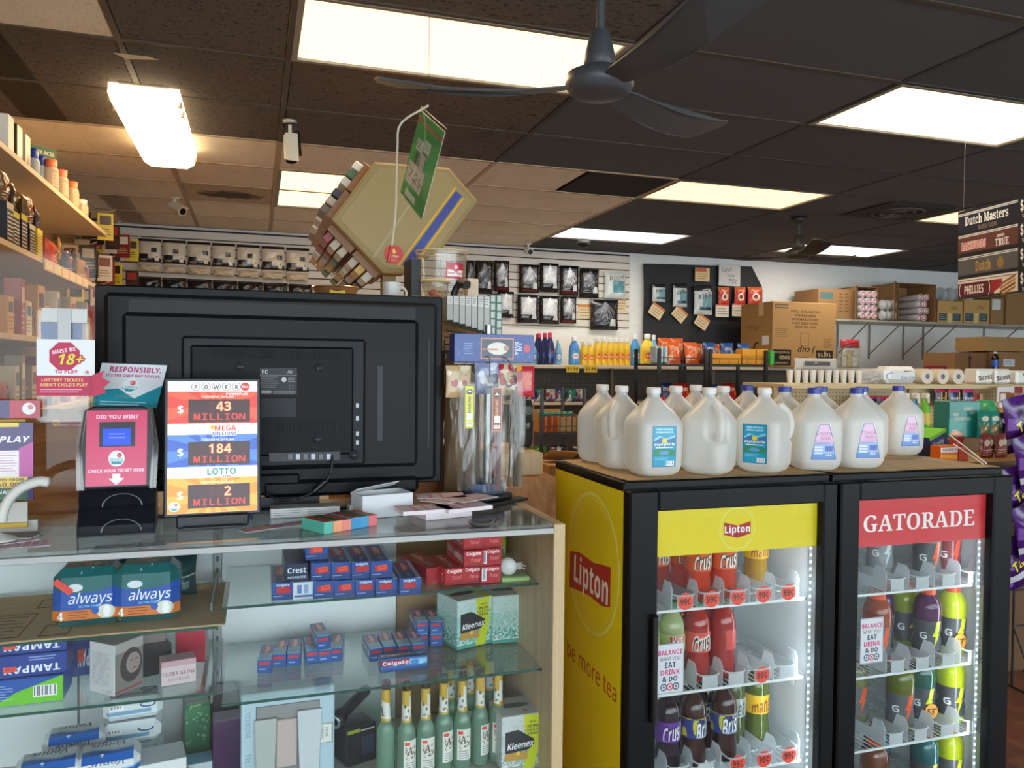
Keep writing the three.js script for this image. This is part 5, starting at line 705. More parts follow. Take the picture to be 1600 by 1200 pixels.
const yHead = art(420, 100, (g) => { fill(g, '#ecd21c'); g.strokeStyle = '#ecdc6a'; g.lineWidth = 4; g.beginPath(); g.ellipse(208, 50, 44, 44, 0, 0, 7); g.stroke(); poly(g, '#b01c1c', [[174, 36], [208, 44], [242, 36], [242, 62], [208, 70], [174, 62]]); T(g, 'Lipton', 208, 52, 22, '#fff', B); });
const rHead = art(420, 130, (g) => { fill(g, '#d6333c'); T(g, 'GATORADE', 206, 68, 62, '#f4ece8', { style: 'bold', font: 'serif', sx: 0.98 }); });
const laneX = (list, y, D) => list.map((x) => atD(x, y, D).x);
const SY = [0.804, 0.562, 0.305];
const S1 = laneX([1050, 1090, 1130, 1169, 1207], 925, 2.085), S3 = laneX([1042, 1082, 1130, 1170, 1208], 1170, 2.085), SL = S1[0] - 0.083;
const mids = (l) => { const o = l.map((x, i) => (i ? (x + l[i - 1]) / 2 : x - 0.04)); o.push(l.at(-1) + 0.042); return o; };
const bal1 = atD(1052, 1088, FD), bal2 = atD(1369, 1040, FD);
cooler('drink_cooler', 'yellow sided glass door tea cooler with black frame', LX, 1.659, { l: sideArt, d: '#1b1c1f', r: '#d5dbde' }, { h: 0.135, a: yHead, c: '#dfc21a' }, [
  { y: SY[0], dividers: mids(S1), guards: S1.map((x) => [x, tag99]) }, { y: SY[1], dividers: mids(S1), guards: [[S1[1], null], [S1[2], null], [S1[3], tag99], [S1[4], null]] }, { y: SY[2], dividers: mids(S3), guards: S3.map((x, i) => [x, i > 1 ? tag99 : null]) }],
  { left: 0.088, right: 0.05, light: 26, handle: [1.045, 0.52], balance: bal1 });
const S4 = laneX([1369, 1407, 1447, 1486], 905, 2.1), S5 = laneX([1369, 1407, 1447, 1486], 1035, 2.1);
cooler('drink_cooler', 'black glass door sports drink cooler with red header', 1.672, 2.352, { d: '#17181a', r: '#d5dbde' }, { h: 0.15, a: rHead, c: '#d6333c' }, [
  { y: 0.796, dividers: mids(S4), guards: S4.map((x) => [x, null]) }, { y: 0.534, dividers: mids(S5), guards: S5.map((x, i) => [x, null]) }, { y: 0.3, dividers: mids(S5), guards: S5.map((x) => [x, null]) }, { y: 0.053 }],
  { left: 0.07, right: 0.082, light: 22, handle: null, balance: bal2 });
// ---- bottles ----
const liq = {}; const liquid = (c, tr = 0.4) => (liq[c + tr] ??= new THREE.MeshPhysicalMaterial({ color: c, roughness: 0.08, transmission: tr, thickness: 0, ior: 1.4, clearcoat: 0.5, clearcoatRoughness: 0.05, name: 'drink_liquid' }));
const sodaG = lathe([[0, 0.003], [0.02, 0], [0.029, 0.004], [0.0335, 0.016], [0.033, 0.055], [0.0305, 0.075], [0.033, 0.092], [0.0335, 0.15], [0.0325, 0.168], [0.028, 0.186], [0.02, 0.2], [0.0135, 0.21], [0.0125, 0.216], [0.0125, 0.222]], 22), sodaCap = lathe([[0.0145, 0.216], [0.015, 0.219], [0.015, 0.233], [0.013, 0.235], [0, 0.235]], 18);
const sportG = lathe([[0, 0.004], [0.024, 0], [0.034, 0.006], [0.0385, 0.02], [0.0375, 0.06], [0.0345, 0.075], [0.0375, 0.09], [0.0385, 0.115], [0.0395, 0.14], [0.0395, 0.162], [0.035, 0.182], [0.026, 0.196], [0.021, 0.201], [0.02, 0.206]], 24), sportCap = lathe([[0.0205, 0.2], [0.0225, 0.203], [0.0225, 0.223], [0.02, 0.227], [0, 0.227]], 20);
function bottle(kind, label, x, Y, D, color, capC, labelArt, opt = {}) {
  const s = kind === 'soda', t = thing(s ? 'soda_bottle' : 'sports_bottle', label, 'bottle', [x, Y + 0.0012, -D], opt.turn ?? 0, opt.group); t.scale.set(s ? 1.17 : 1.13, s ? 1.04 : 1.06, s ? 1.17 : 1.13);
  part('bottle_body', s ? sodaG : sportG, liquid(color, opt.tr), t); part('cap', s ? sodaCap : sportCap, M(capC, 0.35), t);
  if (labelArt) { const [y0, y1, r] = s ? [0.088, 0.145, 0.0342] : [0.03, 0.122, 0.0396]; const ps = s ? [[0.0335, y0], [r, y0 + 0.006], [r, y1 - 0.004], [0.0336, y1]] : [[0.0394, y0], [0.0386, 0.06], [0.0356, 0.075], [0.0386, 0.09], [0.0396, y1]]; part('label', toRect(lathe(ps, 22, -2.2, 4.4), labelArt), printed('gloss', labelArt.s), t); }
  return t;
}
const lab = (bg, text, tc, o = {}) => art(190, 60, (g) => { fill(g, bg); if (o.band) fill(g, o.band, 0, 0, 190, 10); if (o.blob) for (let i = 0; i < 24; i++) disc(g, 190 * hash(i, 3), 60 * hash(i, 4), 4 + 8 * hash(i, 6), pick(o.blob)); T(g, text, 95, 32, o.px ?? 28, tc, { style: 'bold italic', rot: -0.12, stroke: o.stroke, lw: 4 }); if (o.sub) T(g, o.sub, 95, 50, 12, tc, B); bars(g, 150, 14, 16, 32, '#333', '#e8e8e8'); });
const orangeL = lab('#e0581c', 'Crush', '#f4e8d8', { stroke: '#3a2010' }), redL = lab('#d8504a', 'Crush', '#2a1a14', { stroke: '#f2e4dc' }), purpL = lab('#6a2f9a', 'Crush', '#efe4f8', { stroke: '#2a1040' }), dole = art(190, 60, (g) => { fill(g, '#c9d68a'); poly(g, '#5a8a3a', [[0, 44], [190, 36], [190, 60], [0, 60]]); disc(g, 95, 20, 26, '#c83a34', 12); T(g, 'Dole', 95, 20, 18, '#fff', B); T(g, 'LEMONADE', 95, 44, 17, '#2f4a1c', B); });
const brisk = lab('#2a3f8c', 'Brisk', '#f2f4f8', { band: '#e0cc2a', blob: ['#3f6ab0', '#1c2a4c', '#8a9ac0', '#d8c43a'], stroke: '#16203c', px: 30, sub: 'LEMONADE' }), greenL = lab('#7ab82a', 'lime', '#2f5a10'), yellL = lab('#e8b81e', 'mango', '#8a4a10'), greyL = lab('#8f9a94', 'tea', '#2a2f2c');
const sport = (c, bolt) => art(200, 90, (g) => { fill(g, c); poly(g, bolt, [[96, 0], [116, 0], [104, 36], [118, 36], [84, 90], [96, 48], [82, 48]]); T(g, 'G', 52, 44, 44, '#eef0f0', B); lines(g, 140, 16, 50, 6, 11, '#9aa0a4'); });
const GB = 'soda bottles in the yellow cooler';
{
  const y1 = SY[0], y2 = SY[1], y3 = SY[2], f = 2.085, b = 2.175, c2 = 2.265;
  const put = (lanes, i, Y, D, color, cap, l, label, o = {}) => bottle('soda', label, lanes[i], Y, D, color, cap, l, { group: GB, ...o });
  for (const D of [f, b]) { put(S1, 1, y1, D, '#e8421a', '#e86a2a', orangeL, 'bright orange soda bottle on top shelf of yellow cooler'); put(S1, 2, y1, D, '#e8421a', '#e86a2a', orangeL, 'bright orange soda bottle on top shelf of yellow cooler'); }
  put(S1, 0, y1, b, '#b02a1c', '#c8402a', orangeL, 'dark red soda bottle at the end of top shelf'); put(S1, 3, y1, c2, '#a88a2a', '#d8b43a', yellL, 'amber bottle set far back on the top shelf'); put(S1, 4, y1, b, '#c89a1a', '#d8b43a', yellL, 'golden bottle with yellow label on top shelf');
  const L2 = 'pale green lemonade bottle on second shelf of yellow cooler', R2 = 'red soda bottle with crush label on second shelf'.replace('crush ', 'pale ');
  put(S1, 0, y2, f, '#cfdc9a', '#2f9a5a', dole, L2, { tr: 0.5 }); bottle('soda', L2, SL, y2, f, '#cfdc9a', '#2f9a5a', dole, { group: GB, tr: 0.5 }); for (const D of [f, b]) { put(S1, 1, y2, D, '#c8322a', '#2f9a5a', redL, R2); put(S1, 2, y2, D, '#c8322a', '#2f9a5a', redL, R2, { turn: D === f ? 1.9 : 0 }); } put(S1, 3, y2, c2, '#a8b088', '#2f9a5a', greenL, 'clear bottle with lime green label on second shelf', { tr: 0.6 });
  const D3 = 'dark brown iced tea bottle with yellow and blue label';
  put(S3, 0, y3, f, '#2f1a2a', '#222', purpL, 'dark grape soda bottle with purple label'); put(S3, 1, y3, f, '#4a2418', '#1a1a1a', brisk, D3, { turn: 0.5 }); put(S3, 2, y3, f, '#4a2418', '#1a1a1a', brisk, D3, { turn: 0.1 });  put(S3, 1, y3, b, '#3a2018', '#1a1a1a', brisk, D3); bottle('soda', D3, S3[2], y3, b, '#3a2018', '#1a1a1a', brisk, { group: GB }); put(S3, 3, y3, b, '#5a6a3a', '#2a2a2a', greyL, 'olive green tea bottle with grey label', { tr: 0.5 }); put(S3, 4, y3, b, '#6a7a2a', '#c8b43a', yellL, 'yellow labelled juice bottle near the cooler wall', { tr: 0.4 });
  const G2 = 'sports bottles in the black cooler', sp = (l, i, Y, D, color, cap, a, label, o = {}) => bottle('sport', label, l[i], Y, D, color, cap, a, { group: G2, ...o });
  const gy = sport('#5a6064', '#e85a2a'), gw2 = sport('#8a9094', '#d8dcdc'), gr = sport('#7a2a30', '#e0503a'), gk = sport('#4a4e52', '#d8e02a');
  const Y1 = 0.796, Y2 = 0.534, Y3 = 0.3, Y4 = 0.053, ff = 2.1, bb = 2.195, cc = 2.3;
  sp(S4, 1, Y1, bb, '#cdd4d6', '#e8e8e8', gw2, 'clear white sports bottle set back on top shelf', { tr: 0.6 }); sp(S4, 2, Y1, ff, '#d4d8da', '#e4e4e4', gy, 'clear white sports bottle with grey G label', { tr: 0.6 }); sp(S4, 3, Y1, ff + 0.02, '#b8182a', '#d8432a', gr, 'red sports bottle on top shelf of black cooler'); sp(S4, 0, Y1, cc, '#7a8450', '#d8632a', gy, 'olive sports bottle far back on the top shelf');
  sp(S5, 0, Y2, ff, '#b8521a', '#e2562a', gy, 'orange brown sports bottle behind the oval sticker'); sp(S5, 1, Y2, bb, '#6a3270', '#e2562a', gk, 'purple sports bottle set back on second shelf'); sp(S5, 2, Y2, ff, '#6a2f64', '#e2562a', gk, 'purple sports bottle at the front of second shelf'); sp(S5, 2, Y2, bb, '#b8c828', '#e2562a', gk, 'lime sports bottle half hidden behind the purple one'); { const o = sp(S5, 3, Y2, ff, '#dcec1c', '#e2562a', gk, 'lime yellow sports bottle with orange price tag, second shelf'); const g = part('price_tag', toRect(stickerG.clone(), tag3), printed('card', tag3.s), o, [-0.012, 0.05, 0.0405]); }
  sp(S5, 0, Y3, bb, '#8a8c5a', '#d8632a', gy, 'grey olive sports bottle on third shelf'); sp(S5, 1, Y3, ff, '#7a8420', '#e2562a', gy, 'olive green sports bottle on third shelf'); { const o = sp(S5, 2, Y3, ff + 0.02, '#1a6a58', '#e2562a', gk, 'teal green sports bottle with orange price tag'); part('price_tag', toRect(stickerG.clone(), tag3), printed('card', tag3.s), o, [0, 0.05, 0.0405]); } sp(S5, 3, Y3, ff, '#dcec1c', '#e2562a', gk, 'lime yellow sports bottle on third shelf');
  sp(S5, 0, Y4, ff, '#8a4a2a', '#e2562a', gy, 'brown sports bottle on the lowest visible shelf'); sp(S5, 1, Y4, bb, '#2a7a98', '#e2562a', gy, 'blue sports bottle on the lowest visible shelf'); sp(S5, 2, Y4, ff, '#2f7a80', '#e2562a', gk, 'teal sports bottle on the lowest visible shelf'); sp(S5, 3, Y4, ff, '#c8d820', '#e2562a', gk, 'lime sports bottle on the lowest visible shelf');
}
// ---------- water jugs on the coolers ----------
{
  const cb = (x0, x1, label, turn) => { const g = new THREE.PlaneGeometry(x1 - x0, 0.5, 24, 14).rotateX(-Math.PI / 2), p = g.attributes.position; for (let i = 0; i < p.count; i++) p.setY(i, 0.0005 + 0.0022 * Math.abs(Math.sin(p.getX(i) * 9 + 1)) * (Math.abs(p.getZ(i)) > 0.2 ? 1 : 0.1)); g.computeVertexNormals(); const o = thing('cardboard_liner', label, 'cardboard', [(x0 + x1) / 2, FT + 0.001, -2.245], turn); part('sheet', merge(g, g.clone().rotateZ(Math.PI).translate(0, 0.0008, 0)), new THREE.MeshStandardMaterial({ map: grain(128, (x, y) => { const k = 0.92 + 0.1 * noise(x / 3, y / 20) + 0.05 * hash(x, y); return [182 * k, 156 * k, 118 * k]; }, [3, 3]), roughness: 0.9, side: THREE.DoubleSide }), o); };
  cb(0.985, 1.655, 'cardboard sheet under the jugs on yellow cooler', 0); cb(1.68, 2.345, 'wavy cardboard sheet on top of the black cooler', 0);
  const prof = [[0, 0.05], [0.004, 0.06], [0.012, 0.068], [0.03, 0.0735], [0.09, 0.0755], [0.15, 0.0755], [0.165, 0.072], [0.19, 0.055], [0.212, 0.034], [0.224, 0.023], [0.229, 0.0195], [0.244, 0.019]];
  const rAt = (y) => { for (let i = 1; i < prof.length; i++) if (y <= prof[i][0]) { const [a, ra] = prof[i - 1], [b, r] = prof[i]; const k = (y - a) / (b - a); return ra + (r - ra) * k; } return 0.019; };
  const ss = (a, b, x) => { const k = Math.min(1, Math.max(0, (x - a) / (b - a))); return k * k * (3 - 2 * k); };
  const secR = (th, y) => { const n = 2 + 2.6 * (1 - ss(0.14, 0.225, y)) * ss(-0.02, 0.03, y), c = Math.abs(Math.cos(th)), s = Math.abs(Math.sin(th)); let r = rAt(y) * 0.96 / Math.pow(Math.pow(c, n) + Math.pow(s, n), 1 / n); const d = Math.atan2(Math.sin(th + Math.PI / 4), Math.cos(th + Math.PI / 4)), bump = ss(0.62, 0.2, Math.abs(d)) * ss(0.09, 0.125, y) * ss(0.222, 0.19, y); return r * (1 - 0.4 * bump); };
  const NT = 48, ys = [0, 0.002, 0.006, 0.014, 0.03, 0.06, 0.09, 0.1, 0.11, 0.12, 0.13, 0.14, 0.15, 0.158, 0.168, 0.178, 0.188, 0.198, 0.208, 0.216, 0.224, 0.229, 0.232, 0.244];
  const P = (i, j) => { const th = i / NT * Math.PI * 2, r = secR(th, ys[j]); return [r * Math.cos(th), ys[j], r * Math.sin(th)]; }, tri = new Tri();
  for (let j = 0; j + 1 < ys.length; j++) for (let i = 0; i < NT; i++) tri.quad(P(i, j), P(i, j + 1), P(i + 1, j + 1), P(i + 1, j));
  for (let i = 0; i < NT; i++) tri.tri([0, 0.006, 0], P(i, 0), P(i + 1, 0), [0, 0], [0, 0], [0, 0]);
  const hd = [[0.105, 0.074], [0.125, 0.083], [0.16, 0.083], [0.185, 0.07], [0.204, 0.046]].map(([y, r]) => [r * Math.cos(-Math.PI / 4), y, r * Math.sin(-Math.PI / 4)]);
  const bodyG = smooth(tri.build()), handG = tube(hd, 0.0135, 22, 10);
  const capG = lathe([[0.0205, 0.238], [0.0215, 0.24], [0.0215, 0.254], [0.019, 0.257], [0, 0.257]], 22);
  const milk = new THREE.MeshPhysicalMaterial({ color: '#f5f4ef', roughness: 0.3, transmission: 0.5, thickness: 0, ior: 1.4, name: 'translucent_jug' });
  const l1 = art(110, 190, (g) => { fill(g, '#1f9cc0'); g.strokeStyle = '#1580a8'; g.lineWidth = 6; g.strokeRect(2, 2, 106, 186); T(g, '100% NATURAL', 55, 16, 11, '#e8f6fa', B); T(g, 'SPRING WATER', 55, 29, 11, '#e8f6fa', B); poly(g, '#8cd0e4', [[6, 62], [30, 44], [60, 58], [104, 42], [104, 76], [6, 76]]); poly(g, '#2f6fa8', [[6, 70], [40, 52], [60, 66], [104, 54], [104, 80], [6, 80]]); disc(g, 55, 68, 13, '#e8d23a'); T(g, 'Zephyrhills', 55, 84, 18, '#fff', { style: 'bold', stroke: '#164a78', lw: 3 }); lines(g, 14, 98, 80, 1, 6, '#d8f0f6', 4); poly(g, '#2a8a5a', [[6, 108], [40, 104], [104, 112], [104, 138], [6, 138]]); disc(g, 54, 124, 26, '#5a9cd0', 10); lines(g, 10, 146, 74, 2, 7, '#9cd8e8'); T(g, '♻', 50, 172, 20, '#fff'); bars(g, 64, 162, 38, 22, '#223'); });
  const l2 = art(110, 170, (g) => { fill(g, '#e9eceb'); const o = [[34, 4], [76, 4], [92, 70], [106, 166], [4, 166], [18, 70]]; poly(g, '#e4b4d0', o); g.save(); g.beginPath(); o.forEach(([x, y], i) => (i ? g.lineTo(x, y) : g.moveTo(x, y))); g.clip(); fill(g, '#9ab4e0', 0, 92, 110, 80); fill(g, '#5f8fd0', 0, 140, 110, 30); T(g, 'Crystal', 55, 46, 22, '#a04a78', { style: 'italic', font: 'serif' }); T(g, 'Mills', 60, 66, 20, '#a04a78', { style: 'italic', font: 'serif' }); lines(g, 20, 80, 72, 3, 7, '#6a6aa8'); for (let i = 0; i < 3; i++) { fill(g, '#dfe6f6', 16, 106 + i * 14, 34, 8); } fill(g, '#4a6ab8', 60, 104, 34, 26); bars(g, 64, 134, 26, 16, '#223', '#cfdaf4'); g.restore(); g.strokeStyle = '#3a4a88'; g.lineWidth = 3; g.beginPath(); [...o, o[0]].forEach(([x, y], i) => (i ? g.lineTo(x, y) : g.moveTo(x, y))); g.stroke(); });
  const labG = (a, y0, y1, half, taper) => { const q = new Tri(), n = 8, m = 6, Q = (i, j) => { const v = j / m, y = y0 + (y1 - y0) * v, th = Math.PI / 2 + (0.5 - i / n) * 2 * half * (taper ? 1 - 0.52 * v : 1), r = secR(th, y) + 0.0012; return [r * Math.cos(th), y, r * Math.sin(th)]; }; for (let i = 0; i < n; i++) for (let j = 0; j < m; j++) { const uv = (x, y) => uvIn(a, taper ? 0.5 + (x / n - 0.5) * (0.97 - 0.5 * y / m) : x / n, y / m); q.quad(Q(i, j), Q(i + 1, j), Q(i + 1, j + 1), Q(i, j + 1), uv(i, j), uv(i + 1, j), uv(i + 1, j + 1), uv(i, j + 1)); } return smooth(q.build()); };
  const LG1 = labG(l1, 0.03, 0.148, 0.48, false), LG2 = labG(l2, 0.036, 0.148, 0.52, true);
  const jug = (x, D, turn, kind, label, group) => { const t = thing('water_jug', label, 'water jug', [x, FT + 0.0035, -D], turn, group); part('jug_body', bodyG, milk, t); part('handle', handG, milk, t); part('cap', capG, kind === 2 ? M('#2f3f98', 0.35) : M('#e4ddd8', 0.4), t); if (kind) part('label', kind === 2 ? LG2 : LG1, printed('gloss', (kind === 2 ? l2 : l1).s), t); };
  const put = (px, D, turn, kind, label, group) => jug(atD(px, 700, D).x, D, turn, kind, label, group);
  const g1 = 'water jugs standing behind the front row', b1 = 'white capped water jug standing behind the front row', b2 = 'blue capped water jug standing behind the front row';
  put(940, 2.44, 0.85, 1, 'white capped water jug at the back corner, blue label edge on', g1); put(970, 2.27, 3.14, 0, 'plain water jug second from the yellow cooler corner'); put(1020, 2.10, -0.02, 1, 'front water jug with full blue spring water label'); put(1107, 2.09, 3.8, 0, 'front water jug showing its moulded handle, no label'); put(1193, 2.085, -0.98, 1, 'front water jug with handle and blue label turned aside'); put(1271, 2.095, -0.25, 2, 'blue capped jug with pink label beside the handled jug'); put(1337, 2.10, -0.2, 2, 'blue capped jug with pink label at cooler joint'); put(1402, 2.38, -0.1, 2, 'blue capped jug with pink label, standing apart on black cooler');
  for (const [x, D, k, r] of [[1056, 2.27, 0, 3.1], [1087, 2.43, 0, 3.2], [1130, 2.26, 0, 3.14], [1168, 2.43, 2, 3.1], [1226, 2.262, 2, 3.14], [1283, 2.26, 2, 3.2], [1346, 2.27, 2, 3.1]]) { const p = atD(x, 620, D); jug(p.x, D, r, k === 2 ? 2 : 0, k === 2 ? 'blue capped jug in the rear row behind the ' + { 1168: 'handled front jug', 1226: 'jugs beside the cooler joint', 1283: 'jug at the cooler joint', 1346: 'last pink labelled jug' }[x] : 'white capped jug in the rear row, ' + { 1056: 'nearest the plain second jug', 1087: 'furthest back against the rack', 1130: 'beside the handled front jug' }[x]); }
}
// ---------- behind the counter: wall shelves on the left ----------
const pouchAt = (name, x0, y0, x1, y1, D, front, label, cat, group, t = 0.05, kind = 'film', o = {}) => { const a = atD(x0, y1, D), b = atD(x1, y0, D), [g, m] = ppouch(b.x - a.x, Math.abs(b.y - a.y), t, front, o.back ?? front, kind, { px: 5, py: 5, wrinkle: 0.1, ...o }); return solo(name, g, m, label, cat, [(a.x + b.x) / 2, Math.min(a.y, b.y), -D], o.turn ?? 0, group); };
const boxAt = (name, x0, y0, x1, y1, D, depth, faces, label, cat, group, o = {}) => { const a = atD(x0, y1, D), b = atD(x1, y0, D), [g, m] = pbox(b.x - a.x, Math.abs(b.y - a.y), depth, faces, o.kind ?? 'card', o.c ?? 0.003); return solo(name, g, m, label, cat, [(a.x + b.x) / 2, o.y ?? Math.min(a.y, b.y), -D - depth / 2], o.turn ?? 0, group); };
const shelfM = M('#d9c7a4', 0.55);
const shelfY = [2.265, 1.93, 1.6, 1.3];
shelfY.forEach((y, i) => { const e = i ? 5.0 : 5.25; solo('wall_shelf', bx(0.35, 0.022, e - 2.3), shelfM, ['top', 'second', 'third', 'fourth'][i] + ' white wall shelf above the plexiglass guard', 'shelf', [-1.02, y - 0.023, -(e + 2.3) / 2]); });
{
  const onShelf = (name, px, k, g, label, cat, x = -0.9, turn = Math.PI / 2, group) => { const p = atX(px, 300, x); return solo(name, g[0], g[1], label, cat, [x, shelfY[k] + 0.0008, p.z], turn, group); };
  onShelf('tall_white_block', 6, 0, pbox(0.07, 0.15, 0.05, { d: '#ece4d4' }, 'card'), 'plain white block in place of a bright tube, near end of top shelf', 'carton');  // white block put in place of a blown-out, tube-like bright thing
  const dark = art(60, 120, (g) => { fill(g, '#241c18'); disc(g, 34, 56, 9, '#a83028'); lines(g, 8, 84, 44, 4, 8, '#6a5a4a'); }), sil = art(60, 120, (g) => { fill(g, '#c8b898'); fill(g, '#2c2420', 10, 14, 40, 96); });
  onShelf('dark_carton', 20, 0, pbox(0.075, 0.145, 0.05, { d: '#2a2018', f: dark }, 'gloss'), 'black carton with red spot on the top shelf', 'carton'); onShelf('dark_carton', 33, 0, pbox(0.07, 0.14, 0.05, { d: '#c8b898', f: sil }, 'gloss'), 'silver edged black carton on the top shelf', 'carton');
  const hd = art(150, 200, (g) => { fill(g, '#d8c49a'); fill(g, '#2f5a3c', 0, 0, 150, 44); T(g, 'BATTERY ACID', 75, 22, 19, '#d8d0b8', B); });
  const p = atX(57, 225, -0.99), t = thing('display_board', 'cream display board with green lettered header on top shelf', 'display', [-0.99, shelfY[0] + 0.0008, p.z - 0.03], 0.75); part('board', ...pbox(0.17, 0.26, 0.012, { f: hd, d: '#cbb88e' }, 'card'), t);
  [52, 64].forEach((x) => { const q = atX(x, 240, -0.92), s = thing('spray_bottle', 'clear spray bottle with blue cap before display board', 'spray', [-0.92, shelfY[0] + 0.0008, q.z], 0, 'blue capped sprays on the top shelf'); part('body', lathe([[0, 0], [0.022, 0], [0.024, 0.01], [0.024, 0.1], [0.018, 0.115], [0, 0.115]], 18), M('#b8c4cc', 0.15, 0, { transmission: 0.3, thickness: 0 }), s); part('cap', lathe([[0.02, 0.11], [0.021, 0.14], [0.012, 0.155], [0, 0.157]], 18), M('#1f3f9c', 0.35), s); });
  const bl = art(90, 50, (g) => { fill(g, '#d8c0a0'); lines(g, 6, 8, 76, 5, 8, '#7a6a58'); });
  [[80, 0.14], [96, 0.14], [113, 0.135], [128, 0.09]].forEach(([x, h], i) => { const q = atX(x, 280, -0.88), s = thing('pill_bottle', i === 3 ? 'short clear bottle at the end of the top shelf' : 'clear bottle with orange cap on the top shelf', 'bottle', [-0.88, shelfY[0] + 0.0008, q.z], 0, i === 3 ? undefined : 'orange capped bottles on the top shelf'); part('body', lathe([[0, 0], [0.028, 0], [0.03, 0.008], [0.03, h * 0.68], [0.022, h * 0.78], [0, h * 0.78]], 18), M('#e0ccb0', 0.15, 0, { transmission: 0.4, thickness: 0 }), s); part('cap', lathe([[0.024, h * 0.76], [0.025, h], [0, h + 0.002]], 18), M(i === 3 ? '#e4dccc' : '#e0724a', 0.4), s); part('label', toRect(lathe([[0.0306, 0.02], [0.0306, h * 0.55]], 18, -1.2 + Math.PI / 2, 2.4), bl), printed('paper', bl.s), s); });
  onShelf('green_pack', 119, 0, pbox(0.13, 0.19, 0.03, { d: '#3a7a34', f: art(80, 110, (g) => { fill(g, '#3a8a38'); fill(g, '#b83a2c', 20, 70, 40, 24); poly(g, '#5aa84a', [[0, 0], [80, 30], [80, 60], [0, 40]]); }) }, 'gloss'), 'flat green pack leaning on the wall, top shelf', 'pack', -1.05);
  // second shelf: striped cartons and heaps of pouches
  const st = (c, y2) => art(50, 100, (g) => { fill(g, c); fill(g, y2, 0, 0, 50, 18); for (let i = 0; i < 7; i++) fill(g, '#e0d4bc', 4, 26 + i * 10, 42, 4); });
  const sa = st('#221c28', '#d8c22a'), sb2 = st('#1c1c2c', '#cfc4a0'), sc = st('#c8b424', '#e8d83a'), sr = art(40, 60, (g) => { fill(g, '#9a2a24'); fill(g, '#c85a3c', 6, 10, 28, 16); });
  [[4, sb2, 0.15], [14, sa, 0.13], [27, sa, 0.14], [40, sb2, 0.12], [52, sc, 0.12], [63, sr, 0.1]].forEach(([x, a, h], i) => onShelf('striped_carton', x, 1, pbox(0.085, h, 0.05, { f: a, d: i === 4 ? '#c8b424' : i === 5 ? '#8a2820' : '#241e2a' }, 'gloss'), i === 5 ? 'small red carton beside the striped cartons' : i === 4 ? 'yellow striped carton on the second wall shelf' : 'dark carton with pale stripes on second wall shelf', 'carton', -0.885, Math.PI / 2, i < 4 ? 'striped cartons on the second wall shelf' : undefined));
  const pc = [['#6a4a28', '#d8c8a0', '#8a2a20'], ['#2a2428', '#c8b898', '#d8a83a'], ['#8a6a38', '#e8dcc0', '#3a2a20'], ['#a83a28', '#e8c890', '#4a2018'], ['#3a4a6c', '#c8ccd0', '#8a3a30']].map((c) => art(60, 80, (g) => { fill(g, c[0]); for (let i = 0; i < 9; i++) disc(g, 60 * hash(i, 2), 80 * hash(i, 3), 4 + 10 * hash(i, 5), c[i % 3]); lines(g, 8, 56, 40, 3, 7, c[1]); }));
  const pl = ['brown', 'black', 'tan', 'red', 'blue grey'], soft = pc.map((a) => ppouch(0.1, 0.12, 0.04, a, a, 'film'));
  [[3, 0.16, 0], [14, 0.145, 1], [27, 0.15, 2], [42, 0.13, 0], [54, 0.125, 1], [72, 0, 0], [80, 0, 3], [88, 0.05, 2], [96, 0, 0], [104, 0, 4], [112, 0.04, 1], [119, 0, 1], [127, 0, 2], [134, 0, 3]].forEach(([x, dy, k], i) => { const o = onShelf('snack_pouch', x, 1, soft[k], pl[k] + ' foil pouch heaped on the second wall shelf', 'pouch', -0.9 - 0.02 * (i % 3), Math.PI / 2 + 0.3 * Math.sin(i * 2), 'foil pouches on the second wall shelf'); o.position.y += dy; o.rotation.x = 0.2 * Math.sin(i * 5); });
  // third and fourth shelf, seen through the guard
  const bxs = [['#c8b48c', '#8a3a2c'], ['#e0d8c4', '#3a5a8a'], ['#d8a03a', '#4a2a18'], ['#a8362c', '#e8d8b8'], ['#8c8478', '#e4e0d4']].map(([a, b]) => art(60, 80, (g) => { fill(g, a); fill(g, b, 8, 12, 44, 22); lines(g, 8, 44, 44, 4, 8, b); }));
  const bn = ['tan', 'white', 'amber', 'red', 'grey'];
  for (const k of [2, 3]) [2, 12, 22, 32, 42, 52, 62, 71, 80, 88, 96, 104, 112, 119, 126, 132, 138, 144].forEach((x, i) => { const q = (i * 3 + k) % 5; (i + k) % 3 ? onShelf('small_carton', x, k, pbox(0.08, 0.14 + 0.04 * (i % 3), 0.06, { f: bxs[q], d: ['#b8a47c', '#d0c8b4', '#c8902f', '#982f26', '#7c7468'][q] }, 'gloss'), bn[q] + ' carton on the ' + (k === 2 ? 'third' : 'fourth') + ' wall shelf behind plexiglass', 'carton', -0.9, Math.PI / 2 + 0.1 * Math.sin(i), 'cartons behind the plexiglass') : onShelf('snack_pouch', x, k, soft[q], pl[q] + ' pouch on the ' + (k === 2 ? 'third' : 'fourth') + ' wall shelf behind plexiglass', 'pouch', -0.9, Math.PI / 2, 'pouches behind the plexiglass'); });
  // price rail on the third shelf edge
  solo('price_rail', pbox(0.006, 0.05, 0.9, { r: art(200, 20, (g) => { fill(g, '#c8b890'); for (let i = 0; i < 6; i++) fill(g, '#e8dcc0', 6 + i * 33, 3, 26, 14); }), d: '#b8a47c' })[0], printed('card', sheets.length - 1), 'tan shelf price rail with paper tags on second shelf edge', 'price rail', [-0.84, shelfY[1] - 0.05, -4.2]);
}
